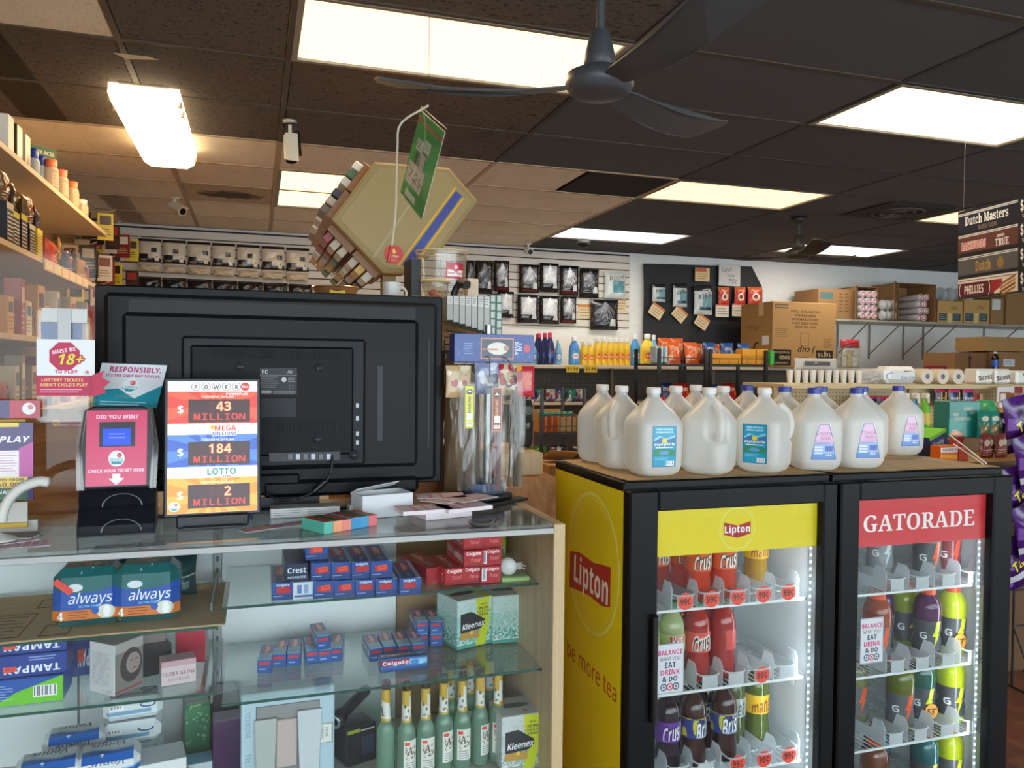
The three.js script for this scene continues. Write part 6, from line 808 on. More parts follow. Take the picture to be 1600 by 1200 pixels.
// hook rack with hanging cards on the left wall
{
  const t = thing('hook_rack', 'pegboard hook rack on the left wall past the shelves', 'rack', [XL + 0.012, 1.45, -6.1]);
  part('pegboard', bx(0.015, 1.1, 1.7, 0.005, 0, 0), M('#8a6f4c', 0.7), t);
  const cols = [['#2a2420', '#d8cbb0'], ['#d8c22c', '#3a3020'], ['#8c2420', '#e8d8c0'], ['#e0d4bc', '#8a4a30'], ['#3a2c28', '#a83a2c']], cA = cols.map(([a, b]) => art(40, 80, (g) => { fill(g, a); fill(g, b, 6, 8, 28, 26); lines(g, 6, 46, 28, 3, 8, b); })), cn = ['black', 'yellow', 'dark red', 'cream', 'brown'];
  const cg = cA.map((a, i) => pbox(0.09, 0.17, 0.012, { f: a, d: cols[i][0] }, 'gloss', 0.001));
  let n = 0;
  for (let r = 0; r < 4; r++) for (let c = 0; c < 7; c++) { const D = 5.4 + c * 0.22, y = 2.45 - r * 0.24, L = 0.2 + 0.14 * hash(r, c); part('hook', tube([[0.01, y - 1.45, 6.1 - D], [L * 0.8, y - 1.45, 6.1 - D], [L, y - 1.45 + 0.006, 6.1 - D], [L + 0.02, y - 1.45 + 0.02, 6.1 - D]], 0.003, 8, 5), M('#d8ccb4', 0.3, 0.7), t);
    for (let e = 0; e < 2; e++) { const k = n++ * 7 % 5; solo('hanging_card', cg[k][0], cg[k][1], cn[k] + ' blister card hanging on the hook rack', 'blister card', [XL + 0.02 + L * (0.45 + 0.4 * e), y - 0.178, -D], 0.15 * Math.sin(n * 2), 'blister cards on the left hook rack'); } }
}
// ---------- back wall: shirt packs ----------
{
  const sh = [0, 1, 2].map((k) => art(90, 84, (g) => { fill(g, '#d9ccb6'); fill(g, '#1c1a1e', 0, 0, 90, 10); fill(g, '#221f24', 0, 62, 90, 14); fill(g, '#1f1c20', 2, 50, 38, 22); T(g, 'T-SHIRT', 22, 68, 8, '#cfc6b6', B); fill(g, '#2a2020', [52, 40, 60][k], 30, 22, 14); fill(g, '#e8dfcc', 66, 50, 16, 22); disc(g, 74, 58, 4, '#a89880'); }));
  for (let i = 0; i < 7; i++) { const x = 216 + i * 38.5, y = 374 + i * 2.4; pouchAt('shirt_pack', x, y, x + 36, y + 39, 7.545, sh[i % 3], ORD[i] + ' white folded shirt pack counted from the hook rack', 'shirt pack', 'white shirt packs on the slat wall', 0.06, 'film', { back: '#cfc2ac', wrinkle: 0.05 }); pouchAt('shirt_pack', x + 1, y + 41, x + 35, y + 50, 7.522, '#d8c8ac', 'cream folded shirt under the ' + ORD[i] + ' white pack from hook rack', 'shirt pack', 'folded shirts on the slat wall', 0.1, 'paper', { wrinkle: 0.2 }); }
  const bk = art(90, 70, (g) => { fill(g, '#17151a'); lines(g, 6, 4, 78, 1, 4, '#6a6258', 2); disc(g, 60, 60, 10, '#b8aa90', 8); disc(g, 40, 40, 3, '#8a8070'); });
  for (let i = 0; i < 7; i++) { const x = 214 + i * 39.5, y = 433 + i * 2; pouchAt('black_shirt_pack', x, y, x + 38, y + 34, 7.545, bk, ORD[i] + ' black folded shirt pack counted from the hook rack', 'shirt pack', 'black shirt packs on the slat wall', 0.06, 'film', { back: '#17151a' }); }
  const foil = (c, s, o = {}) => art(90, 130, (g) => { fill(g, '#141416'); fill(g, c, 12, 14, 66, 84); for (let i = 0; i < 16; i++) { g.strokeStyle = s; g.lineWidth = 2; g.beginPath(); g.moveTo(45, 10); g.lineTo(12 + 66 * i / 15, 60 + 30 * hash(i, 2)); g.stroke(); } fill(g, '#1b1b1e', 10, 92, 70, 26); poly(g, '#c8c8c6', [[62, 84], [78, 84], [80, 112], [58, 112]]); if (o.red) fill(g, '#5a1c1c', 8, 114, 74, 10); lines(g, 16, 100, 36, 2, 7, '#9a9a9a'); });
  const f1 = foil('#5a5c60', '#e4e6e8', { red: 1 }), f2 = foil('#b9bcc0', '#f4f5f6'), f3 = foil('#26282c', '#8a8c90'), G = 'foil shirt packs on the slat wall';
  let fp = 0; const P = (x0, y0, x1, y1, a, l) => pouchAt('foil_shirt_pack', x0, y0, x1, y1, 7.539, a, l + ', ' + (fp < 7 ? ORD[fp++] + ' in its row from candy tub' : fp < 11 ? ORD[fp++ - 7] + ' in its row from candy tub' : 'alone'), 'shirt pack', G, 0.07, 'film', { back: '#141416' });
  const U = 'silvery black shirt pack, upper row', Lw = 'white shirt pack, lower row', Bk = 'plain black shirt pack, upper row';
  P(727, 407, 741, 458, f3, Bk); P(742, 408, 770, 458, f3, Bk); P(771, 408, 796, 455, f1, U); P(811, 414, 842, 457, f1, U); P(843, 412, 873, 456, f2, U); P(874, 416, 904, 461, f1, U); P(905, 421, 936, 464, f3, Bk);
  P(777, 456, 803, 496, f2, Lw); P(808, 461, 841, 504, f2, Lw); P(842, 463, 874, 506, f2, Lw); P(875, 463, 901, 505, f1, Lw); P(922, 469, 966, 515, f3, 'black shirt pack hanging lowest by the price card');
  pouchAt('rag_bag', 944, 426, 978, 466, 7.545, art(80, 110, (g) => { fill(g, '#c8d0cc'); fill(g, '#5a8a94', 28, 36, 44, 50); T(g, 'Rope', 40, 24, 26, '#5a3a34', { style: 'italic', rot: -0.2 }); }), 'clear bag with teal card at the slat wall end', 'bag', undefined, 0.06);
  const tagA = art(60, 44, (g) => { fill(g, '#d8c096'); fill(g, '#c87a34', 0, 0, 60, 9); lines(g, 8, 16, 44, 3, 9, '#7a6a50'); });
  boxAt('price_card', 903, 476, 926, 497, 7.572, 0.003, { f: tagA, d: '#c8b088' }, 'tan price card between black packs on slat wall', 'price card'); boxAt('price_card', 963, 466, 979, 486, 7.573, 0.003, { f: tagA, d: '#c8b088' }, 'tan price card under the clear rope bag', 'price card');
  // black cloth with bags
  const ct = thing('black_cloth', 'black cloth pinned to the back wall', 'cloth', atD(1097, 530, 7.55)), o = ct.position, cl = [[1006, 413], [1098, 415], [1190, 418], [1192, 470], [1190, 545], [1098, 548], [1004, 545]];
  { const W = 40, H = 22, tri = new Tri(), A = atD(1005, 412, 7.55), Bq = atD(1191, 417, 7.55), Cc = atD(1191, 548, 7.55), Dd = atD(1004, 546, 7.55); const Q = (i, j, s) => { const u = i / W, v = j / H, p = Dd.clone().lerp(Cc, u).lerp(A.clone().lerp(Bq, u), v); if (u > 0.9 && v > 0.75) p.x -= (u - 0.9) * (v - 0.75) * 6; p.z += 0.012 + 0.008 * Math.sin(u * 22 + v * 3) * (1.1 - v) + 0.006 * Math.sin(u * 9 - v * 7) + s; return p.sub(o).toArray(); }; for (const s of [0, -0.004]) for (let i = 0; i < W; i++) for (let j = 0; j < H; j++) { const q = [Q(i, j, s), Q(i + 1, j, s), Q(i + 1, j + 1, s), Q(i, j + 1, s)]; if (s) q.reverse(); tri.quad(...q); } part('sheet', smooth(tri.build()), M('#1b1c1f', 0.65), ct); }
  const ribs = art(70, 110, (g) => { fill(g, '#c3ccca'); fill(g, '#2a2a2c', 0, 0, 70, 24); fill(g, '#6a9aa4', 30, 38, 36, 44); T(g, 'RIBS', 34, 42, 24, '#33302e', { style: 'bold italic', rot: -0.3 }); fill(g, '#26404c', 18, 82, 48, 12); });
  pouchAt('snack_bag', 1019, 444, 1040, 471, 7.5, ribs, 'smallest teal and white bag pinned to black cloth', 'snack bag'); pouchAt('snack_bag', 1051, 443, 1074, 479, 7.5, ribs, 'middle teal and white bag pinned to black cloth', 'snack bag'); pouchAt('snack_bag', 1084, 446, 1113, 491, 7.5, ribs, 'largest teal and white bag pinned to black cloth', 'snack bag');
  const redb = art(60, 80, (g) => { fill(g, '#c83a2a'); fill(g, '#e0703a', 0, 0, 60, 18); disc(g, 30, 42, 16, '#e8d8c0'); disc(g, 30, 42, 9, '#6a2a20'); });
  [[1122, 1140], [1147, 1165], [1168, 1191]].forEach(([a, b], i) => pouchAt('red_snack_bag', a, 449, b, 478, 7.5, redb, ['narrow red snack bag pinned to black cloth beside teal bags', 'middle red snack bag pinned to black cloth', 'wider red snack bag at the edge of black cloth'][i], 'snack bag'));
  [[1026, 486, 0.55], [1062, 491, 0.7], [1097, 503, 0.55]].forEach(([x, y, r], i) => { const p = atD(x, y, 7.49), s = solo('price_card', pbox(0.16, 0.13, 0.003, { f: tagA, d: '#cbb48c' })[0].translate(0, -0.065, 0), printed('card', tagA.s), 'tan price card hung corner down under the ' + ['smallest', 'middle', 'largest'][i] + ' teal bag', 'price card', p); s.rotation.z = -r; });
  const tagW = art(50, 44, (g) => { fill(g, '#ded4c0'); fill(g, '#c84a34', 0, 0, 50, 5); lines(g, 6, 14, 38, 3, 9, '#776c5c'); });
  boxAt('price_card', 1118, 476, 1139, 495, 7.48, 0.003, { f: tagW, d: '#d0c6b2' }, 'white price card under the narrow red bag', 'price card'); boxAt('price_card', 1144, 475, 1164, 494, 7.48, 0.003, { f: tagW, d: '#d0c6b2' }, 'white price card under the middle red bag', 'price card'); boxAt('price_card', 1166, 480, 1176, 499, 7.48, 0.003, { f: tagW, d: '#d0c6b2' }, 'white price card half hidden by the big carton', 'price card');
  boxAt('paper_sign', 1086, 419, 1109, 439, 7.5, 0.003, { f: art(60, 54, (g) => { fill(g, '#d8bc88'); fill(g, '#c85a34', 4, 2, 42, 14); lines(g, 8, 24, 44, 3, 9, '#7a5c3c'); }), d: '#c8ac78' }, 'tan handwritten sign at top of black cloth', 'sign');
  boxAt('paper_sign', 1123, 414, 1157, 446, 7.5, 0.003, { f: art(80, 76, (g) => { fill(g, '#c6c6c2'); T(g, 'Lays', 28, 18, 20, '#55585a', { style: 'italic', rot: -0.1 }); T(g, 'now', 44, 38, 15, '#666', I); T(g, '75¢', 50, 60, 22, '#4a4c50', I); }), d: '#b8b8b4' }, 'grey handwritten sign reading seventy five cents', 'sign');
}
// ---------- back shelving ----------
const BY = 1.515;
{
  const t = thing('back_gondola', 'beige wall shelving with grey pegboard under the black cloth', 'shelving', [4.6, 0, -7.2]);
  part('shelf', bx(4.7, 0.03, 0.68, 0, BY - 0.031, 0, 0.003), M('#d6cdb8', 0.5), t); part('pegboard', bx(4.7, 1.4, 0.02, 0, 0.08, -0.33), new THREE.MeshStandardMaterial({ map: grain(64, (x, y) => (Math.hypot(x % 8 - 4, y % 8 - 4) < 1.7 ? [38, 36, 34] : [112, 110, 104]), [44, 13]), roughness: 0.7 }), t);
  part('lower_shelf', bx(2.2, 0.025, 0.55, -1.25, 1.14, 0.0), M('#d6cdb8', 0.5), t); part('base_deck', bx(4.7, 0.12, 0.6, 0, 0, 0), M('#8a8272', 0.6), t); for (const x of [-2.33, -1.1, 0.1, 1.3, 2.33]) part('upright', bx(0.03, 1.5, 0.05, x, 0, -0.3), M('#9a927f', 0.5), t);
  const det = (c, cap, l, h, r, name, label, x, D, group) => { const q = thing(name, label, 'bottle', [atD(x, 560, D).x, BY, -D], 0, group); part('body', lathe([[0, 0], [r * 0.92, 0], [r, h * 0.05], [r, h * 0.5], [r * 0.86, h * 0.66], [r * 0.42, h * 0.82], [r * 0.4, h * 0.86], [0, h * 0.86]], 16).scale(1, 1, 0.75), M(c, 0.3), q); part('cap', lathe([[r * 0.45, h * 0.84], [r * 0.46, h * 0.98], [r * 0.3, h], [0, h]], 14), M(cap, 0.4), q); part('label', toRect(lathe([[r * 1.02, h * 0.12], [r * 1.02, h * 0.48]], 16, -1.1, 2.2).scale(1, 1, 0.78), l), printed('gloss', l.s), q); };
  const yl = art(60, 40, (g) => { fill(g, '#e8b02a'); disc(g, 30, 18, 15, '#d8462c', 11); T(g, 'Fab', 30, 18, 13, '#f4f0e4', B); disc(g, 14, 34, 7, '#f0d84a'); }), bl = art(60, 40, (g) => { fill(g, '#5a9ad8'); disc(g, 30, 18, 17, '#e4ecf4', 11); T(g, 'Suav', 30, 18, 12, '#c8344c', B); }), nv = art(60, 40, (g) => { fill(g, '#232c6c'); disc(g, 30, 20, 18, '#3f6ac0', 11); disc(g, 40, 10, 6, '#c83a5c'); });
  for (const [x, D] of [[842, 7.13], [851, 7.03], [859, 6.93], [840, 7.28]]) det('#252f70', '#d83a6c', nv, 0.3, 0.046, 'detergent_bottle', 'navy detergent bottle with pink cap on back shelf', x, D, 'navy detergent bottles');
  det('#7fb0d8', '#c8e0f0', bl, 0.24, 0.034, 'cleaner_bottle', 'small light blue cleaner bottle beside the navy ones', 872, 7.0); det('#8ab4dc', '#c8e0f0', bl, 0.22, 0.05, 'cleaner_bottle', 'pale blue bottle half hidden by the incense carton', 831, 7.0); det('#4a8fd4', '#e4ecf2', bl, 0.27, 0.055, 'cleaner_bottle', 'tall blue cleaner bottle standing alone on back shelf', 897, 7.0);
  [913, 923, 934, 944, 953, 962, 971, 980].forEach((x, i) => { for (const D of [7.0, 7.14]) det('#e8c440', '#e4e8e4', yl, i < 2 ? 0.23 : 0.27, 0.033, 'yellow_cleaner_bottle', (D > 7.1 ? 'rear' : 'front') + ' row yellow cleaner bottle, ' + ORD[i] + ' from the lone blue bottle', x + (D > 7.1 ? -3 : 0), D, 'yellow cleaner bottles on the back shelf'); });
  det('#4a98d8', '#dfe8ee', bl, 0.31, 0.055, 'softener_bottle', 'large blue softener bottle beside the yellow rows', 992, 7.08); det('#ecd048', '#e4e8e4', yl, 0.31, 0.072, 'softener_bottle', 'largest yellow softener bottle next to the snack rack', 1011, 6.93); det('#7ab8e4', '#dfe8ee', bl, 0.31, 0.045, 'softener_bottle', 'light blue bottle behind the large yellow softener', 1021, 7.12);
  const tg = art(40, 20, (g) => { fill(g, '#e0c23a'); T(g, '$1.99', 20, 10, 13, '#4a3a10', B); }); [[885, 905], [913, 933]].forEach(([a, b], i) => boxAt('shelf_tag', a, 571, b, 582, 6.84, 0.003, { f: tg, d: '#d8b83a' }, ['yellow price tag under the lone blue bottle', 'yellow price tag under the yellow bottle rows'][i], 'price tag'));
  // lower shelf bags
  const wb = [['#3a5a9c', '#d8dce4', '#b83a4c'], ['#2f8a7c', '#e4e8e8', '#3a4a8c'], ['#c8ccd4', '#5a4a8c', '#b84a5c']].map((c) => art(90, 60, (g) => { fill(g, c[0]); for (let i = 0; i < 14; i++) disc(g, 90 * hash(i, 4), 60 * hash(i, 6), 4 + 9 * hash(i, 2), c[i % 3]); }));
  for (let i = 0; i < 6; i++) { const x = 822 + i * 16, p = atD(x + 8, 612, 6.95); solo('detergent_bag', ...ppouch(0.1, 0.12, 0.08, wb[i % 3], wb[i % 3], 'film'), ['blue', 'teal', 'silver'][i % 3] + ' soap powder bag lying on the lower back shelf', 'bag', [p.x, 1.168, -6.98 - 0.03 * (i % 2)], 0.2 * Math.sin(i), 'soap bags on the lower back shelf'); }
}
// big carton and clear bag on the back shelf
{
  const f = art(300, 290, (g, w, h) => { fill(g, '#b98d55'); for (let i = 0; i < 200; i++) fill(g, 'rgba(100,70,30,.05)', 300 * hash(i, 1), 290 * hash(i, 2), 40, 2); const U = (s, x, y, px, c, o = {}) => T(g, s, x, y, px, c, { rot: Math.PI, ...o }); fill(g, '#6a4a30', 8, 12, 64, 18); T(g, 'CONVERMEX', 40, 21, 11, '#d8b884', B); ['CALIENTES O FRIAS', 'PARA BEBIDAS', 'VASOS TERMICOS', 'INSULATED CUPS', 'HOT OR COLD'].forEach((s, i) => U(s, 152, 42 + i * 17, 15, '#4a3018', B)); g.strokeStyle = '#8a6438'; g.lineWidth = 2; g.strokeRect(130, 138, 40, 56); U('J cup', 160, 214, 34, '#2a1c10', { style: 'bold italic' }); g.beginPath(); g.ellipse(152, 256, 34, 11, 0, 0, 7); g.strokeStyle = '#3a2814'; g.stroke(); U('DART', 152, 256, 16, '#3a2814', B); fill(g, '#1b1712', 4, 212, 84, 70); U('16 oz/473 ml', 46, 224, 12, '#d8b884', B); U('1000', 60, 246, 24, '#d8b884', B); U('CONTAINS', 46, 270, 12, '#d8b884', B); fill(g, '#1b1712', 206, 212, 80, 70); U('16J16', 246, 232, 26, '#d8b884', B); U('INSULATED', 246, 254, 11, '#d8b884', B); lines(g, 14, 120, 60, 5, 8, '#7a5630'); lines(g, 240, 160, 42, 6, 8, '#7a5630'); });
  const side = art(150, 290, (g) => { fill(g, '#9c7240'); fill(g, '#c8a878', 86, 0, 22, 60); lines(g, 30, 100, 70, 3, 9, '#5a3c20'); T(g, 'J', 70, 210, 60, '#3a2410', { style: 'bold italic', rot: Math.PI }); fill(g, '#d8d8d4', 104, 150, 30, 40); });
  boxAt('cup_carton', 1206, 472, 1307, 571, 6.78, 0.55, { f, l: side, t: '#b08450', d: '#a07844' }, 'large cardboard cup carton printed upside down on back shelf', 'carton', undefined, { y: BY + 0.001, c: 0.004, kind: 'paper' });
  { const [g, m] = pbox(0.5, 0.3, 0.5, { d: '#8f6a3c' }, 'paper', 0.003); }
  const t = thing('bread_bag', 'clear bag of small packets with red tie', 'bag', [atD(1326, 570, 6.85).x, BY, -6.85]); part('bag', pouchG(0.28, 0.27, 0.16, null, null, { wrinkle: 0.15 }), CLEAR, t); part('red_top', ...ppouch(0.25, 0.09, 0.1, '#b8323a', '#b8323a', 'film'), t, [0, 0.21, 0.01]); const pc2 = ['#d8d4c0', '#c8b878', '#e4e2dc']; for (let i = 0; i < 9; i++) part('packet', bx(0.06, 0.05, 0.03), M(pc2[i % 3], 0.5), t, [(i % 3 - 1) * 0.065, 0.015 + Math.floor(i / 3) * 0.058, 0.0], [0, 0, 0.2 * Math.sin(i * 3)]);
}
// ---------- upper right wall shelf with cartons of cups ----------
{
  const y = 2.045, t = thing('bracket_shelf', 'grey bracketed wall shelf holding open cartons', 'shelf', [7.6, y, -7.3]); part('board', bx(3.3, 0.02, 0.5, 0, -0.021, -0.03), M('#a8a498', 0.6), t); for (const x of [-1.2, -0.75, -0.25, 0.05, 1.0]) part('bracket', merge(rod([x, -0.02, 0.2], [x, -0.36, -0.27], 0.008), bx(0.02, 0.4, 0.012, x, -0.42, -0.286)), M('#8f8c84', 0.4, 0.5), t);
  const kraft = '#9a744a', dk = '#6a4a2c', carton = (x0, x1, yt, label, depth, open, faces = {}) => { const a = atD(x0, 500, 7.1), b = atD(x1, 500, 7.1), top = atD((x0 + x1) / 2, yt, 7.1).y, w = b.x - a.x, h = top - y - 0.001; const q = thing('cup_carton', label, 'carton', [(a.x + b.x) / 2, y + 0.0008, -7.1 - depth / 2]); if (!open) { part('box', ...pbox(w, h, depth, { d: kraft, ...faces }, 'paper', 0.003), q); return q; } const k = M(kraft, 0.85), kd = M('#8a6540', 0.85); part('walls', merge(bx(0.006, h, depth, -w / 2 + 0.003, 0, 0), bx(0.006, h, depth, w / 2 - 0.003, 0, 0), bx(w, h, 0.006, 0, 0, -depth / 2 + 0.003), bx(w, 0.006, depth, 0, 0, 0), bx(w, 0.006, depth, 0, h - 0.006, 0)), k, q); part('flap', bx(w * 0.48, h, 0.005, 0, 0, 0), kd, q, [-w / 2 - w * 0.2, 0, depth / 2 + 0.06], 0.7); return q; };
  const lab1 = art(120, 70, (g) => { fill(g, '#8f6c44'); fill(g, '#4a6a6a', 6, 8, 40, 16); lines(g, 66, 10, 12, 6, 8, '#55402a'); lines(g, 84, 10, 12, 6, 8, '#55402a'); });
  carton(1278, 1337, 452, 'long kraft carton at the start of bracket shelf', 0.4, false, { f: lab1 }); const open1 = carton(1338, 1371, 448, 'open carton filled with white cup stacks', 0.4, true), open2 = carton(1404, 1462, 443, 'open kraft carton holding sleeves of round cups', 0.42, true);
  const cupM = M('#e2e0e2', 0.45), cupG = merge(lathe([[0, 0], [0.032, 0], [0.038, 0.3], [0.03, 0.305], [0, 0.29]], 14).rotateX(Math.PI / 2)), rimM = M('#d88a90', 0.5);
  const cups = (x, y2, D, label, group) => { const q = thing('cup_sleeve', label, 'cups', [x, y2, -D], 0, group); part('sleeve', cupG, cupM, q, [0, 0, -0.3]); part('rim', new THREE.TorusGeometry(0.022, 0.006, 6, 14), rimM, q, [0, 0, 0.004]); };
  for (let r = 0; r < 4; r++) for (let c = 0; c < 3; c++) { const p = atD(1346 + c * 9, 480, 7.12); cups(p.x, y + 0.05 + r * 0.078, 7.1, 'white cup sleeve end in the filled open carton', 'cup sleeves in the filled carton'); }
  for (let r = 0; r < 4; r++) for (let c = 0; c < 2; c++) { const p = atD(1433 + c * 9, 480, 7.12); cups(p.x + (r % 2) * 0.03, y + 0.048 + r * 0.076, 7.1, 'white cup sleeve end stacked in the second open carton', 'cup sleeves in the second carton'); }
  const bagM = FROST; for (let i = 0; i < 6; i++) { const p = atD(1379 + (i % 3) * 8, 492 - Math.floor(i / 3) * 16, 7.08); const q = solo('cup_bag', new THREE.SphereGeometry(0.05, 14, 10).scale(0.62, 1.1, 1.2), bagM, 'milky bagged cup bundle loose between the open cartons', 'cups', [p.x, y + 0.0575 + Math.floor(i / 3) * 0.115, -7.09], 0, 'bagged cups on the bracket shelf'); }
  const jl = art(110, 100, (g) => { fill(g, '#c09a5c'); T(g, 'Joy', 70, 30, 20, '#6a4a24', I); fill(g, '#3f5058', 6, 58, 34, 32); fill(g, '#3f5058', 66, 58, 34, 32); lines(g, 10, 64, 26, 3, 8, '#a8b0ac'); lines(g, 70, 64, 26, 3, 8, '#a8b0ac'); fill(g, '#d8c088', 44, 56, 18, 44); });
  carton(1465, 1504, 470, 'tan carton with dark label patches under the cup bags', 0.4, false, { f: jl }); carton(1506, 1546, 468, 'tan carton with dark label patches beside another', 0.4, false, { f: jl }); carton(1548, 1568, 466, 'kraft carton with white paper taped on', 0.4, false, { f: art(40, 90, (g) => { fill(g, '#9a744a'); fill(g, '#d8dcdc', 4, 4, 26, 36); }) }); carton(1572, 1612, 455, 'kraft carton at the far end of bracket shelf', 0.4, false);
  for (let i = 0; i < 5; i++) { const p = atD(1473 + i * 14, 455, 7.1), top = atD(1480, 470, 7.1).y; solo('cup_bag', new THREE.SphereGeometry(0.085, 14, 10).scale(0.62, 1.0, 1.1), bagM, 'milky bagged cup bundle on top of the tan cartons', 'cups', [p.x, Math.max(top, y) + 0.087, -7.26], 0, 'bagged cups on the bracket shelf'); }
  // cartons on the low shelf at the right
  const lx = atD(1490, 585, 6.2).x; solo('low_shelf', bx(2.6, 0.03, 0.7), M('#b8b4a8', 0.6), 'grey low wall shelf under the bracket shelf', 'shelf', [lx + 1.2, 1.43, -6.55]); const ly = 1.461;
  const bxs = (x0, x1, yt, D, faces, label, dy = 0, depth = 0.4) => { const a = atD(x0, 560, D), b = atD(x1, 560, D), top = atD((x0 + x1) / 2, yt, D).y; solo('kraft_carton', ...pbox(b.x - a.x, top - ly - dy, depth, faces, 'paper', 0.003), label, 'carton', [(a.x + b.x) / 2, ly + dy, -D - depth / 2]); return top - ly; };
  const h1 = bxs(1492, 1543, 551, 6.25, { f: art(90, 60, (g) => { fill(g, '#7a5836'); poly(g, '#3a2814', [[38, 50], [38, 18], [34, 18], [41, 6], [48, 18], [44, 18], [44, 50]]); }), d: '#86623c' }, 'brown carton with black arrow on low shelf'); bxs(1548, 1612, 550, 6.22, { f: art(110, 70, (g) => { fill(g, '#8c6a44'); fill(g, '#c8d0d4', 34, 22, 30, 22); lines(g, 38, 28, 22, 2, 7, '#6a8aa8'); lines(g, 6, 8, 18, 5, 9, '#4a341c'); }), d: '#86623c' }, 'kraft carton with white shipping label on low shelf'); bxs(1538, 1612, 527, 6.24, { d: '#a07c4c', t: '#a8845a' }, 'wide flat kraft carton on top of the others', h1 + 0.02, 0.36);
  boxAt('red_carton', 1468, 573, 1483, 586, 6.35, 0.2, { d: '#7c2230' }, 'dark red carton beside the brown carton', 'carton', undefined, { y: ly });
  { const p = atD(1563, 580, 6.1), q = thing('soda_bottle', 'dark soda bottle with blue label before kraft carton', 'bottle', [p.x, ly, -6.16]); const k = 0.9; part('bottle_body', sodaG, liquid('#2a1410', 0.2), q); part('cap', sodaCap, M('#d8dce0', 0.4), q); part('label', lathe([[0.0345, 0.08], [0.0345, 0.15]], 18), M('#2f5ab0', 0.4), q); }
}
// ---------- black wire racks with snacks ----------
{
  const D = 5.6, yT = atD(1100, 565, D).y;
  const rack = (x0, x1, label, ys) => { const a = atD(x0, 560, D).x, b = atD(x1, 560, D).x, w = b - a, t = thing('wire_rack', label, 'rack', [(a + b) / 2, 0, -D - 0.2]), g = []; for (const x of [-w / 2, w / 2]) for (const z of [-0.2, 0.2]) g.push(bx(0.025, ys[0] + 0.12, 0.025, x, 0, z)); part('posts', merge(g.slice(0)), M('#141416', 0.4), t); for (const y of ys) { const s = [bx(w, 0.02, 0.4, 0, y - 0.02, 0), bx(w, 0.005, 0.005, 0, y + 0.045, 0.2)]; for (let i = 0; i <= 4; i++) s.push(bx(0.004, 0.05, 0.004, -w / 2 + w * i / 6, y, 0.2)); part('tray', merge(s), M('#141416', 0.4), t); } return t; };
  const ys = [yT - 0.02, yT - 0.36, yT - 0.75]; rack(1030, 1103, 'black wire snack rack beside yellow softener bottles', ys); rack(1110, 1197, 'black wire snack rack in front of the big carton', ys);
  const mk = (c) => art(60, 70, (g) => { fill(g, c[0]); for (let i = 0; i < 10; i++) disc(g, 60 * hash(i, 7), 70 * hash(i, 2), 4 + 9 * hash(i, 9), c[i % 3]); T(g, 'chips', 30, 20, 15, '#f0e8dc', { style: 'italic' }); });
  const or = ppouch(0.12, 0.18, 0.06, mk(['#d8683a', '#e8c8a8', '#b83a20'])), bl = ppouch(0.12, 0.18, 0.06, mk(['#2f5aa4', '#9ab8dc', '#1c2f68'])), re = ppouch(0.125, 0.19, 0.06, mk(['#a8282c', '#e0582c', '#5a1c30'])), nv = ppouch(0.125, 0.19, 0.06, mk(['#24346c', '#c8322c', '#4a6ab0']));
  const bag = (px, k, dz, gm, label, group, lean = -0.25) => { const p = atD(px, 560, D); const o = solo('chip_bag', gm[0], gm[1], label, 'snack bag', [p.x, ys[k] + 0.002, -D - dz], 0, group); o.rotation.x = lean; return o; };
  [1062, 1090].forEach((x, i) => { bag(x, 0, 0.08, or, 'orange snack bag on top tray of the rack by softener bottles', 'orange snack bags'); bag(x - 4 - 8 * i, 0, 0.2, or, 'orange snack bag on top tray of the rack by softener bottles', 'orange snack bags', -0.1).position.y += 0.03; }); [1034, 1041, 1048].forEach((x) => { const p = atD(x, 560, D); solo('water_pack', ...pbox(0.03, 0.14, 0.1, { d: '#a8c4d4', t: '#d8d03a' }, 'film', 0.008), 'pale blue wrapped pack with yellow top on rack', 'pack', [p.x, ys[0] + 0.001, -D - 0.12], 0, 'blue packs on the snack rack'); });
  [1122, 1150].forEach((x) => bag(x, 0, 0.3, or, 'orange snack bag behind the yellow cake boxes', 'orange snack bags behind boxes')); [1129, 1157, 1184].forEach((x, i) => bag(x, 0, 0.19, bl, 'blue and silver snack bag behind the yellow cake boxes', 'blue snack bags', -0.1));
  const eb = art(100, 60, (g) => { fill(g, '#e0a020'); T(g, "Entenmann's", 50, 30, 17, '#7a4a10', { style: 'italic', font: 'serif' }); }); [[1112, 1158, 0.02], [1160, 1181, 0], [1182, 1200, 0]].forEach(([a, b, r], i) => boxAt('cake_box', a, i ? 552 : 560, b, 576, D + 0.02, 0.1, { f: eb, l: '#c88a1c', t: '#d8981f', d: '#d0921c' }, ['wide low yellow cake box on the snack rack', 'middle yellow cake box on the snack rack', 'yellow cake box at the end beside green pack'][i], 'cake box', undefined, { y: ys[0] + 0.001 }));
  boxAt('green_carton', 1204, 552, 1210, 574, D - 0.02, 0.15, { d: '#3fc04a' }, 'bright green carton at the end of snack rack', 'carton', undefined, { y: ys[0] + 0.001 });
  [1049, 1076].forEach((x, i) => bag(x + 4, 1, 0.1, i % 2 ? re : nv, (i % 2 ? 'red' : 'navy') + ' snack bag on the second tray by softener bottles', 'snack bags on the second tray')); [1127, 1155, 1182].forEach((x, i) => bag(x, 1, 0.1, i % 3 === 1 ? re : bl, (i % 3 === 1 ? 'red' : 'blue') + ' snack bag on second tray before the carton', 'snack bags on the second tray'));
  [1053, 1081, 1127, 1155, 1183].forEach((x, i) => bag(x, 2, 0.1, [re, nv, bl][i % 3], ['red', 'navy', 'blue'][i % 3] + ' snack bag on the lowest tray of the wire racks', 'snack bags on the lowest tray'));
}
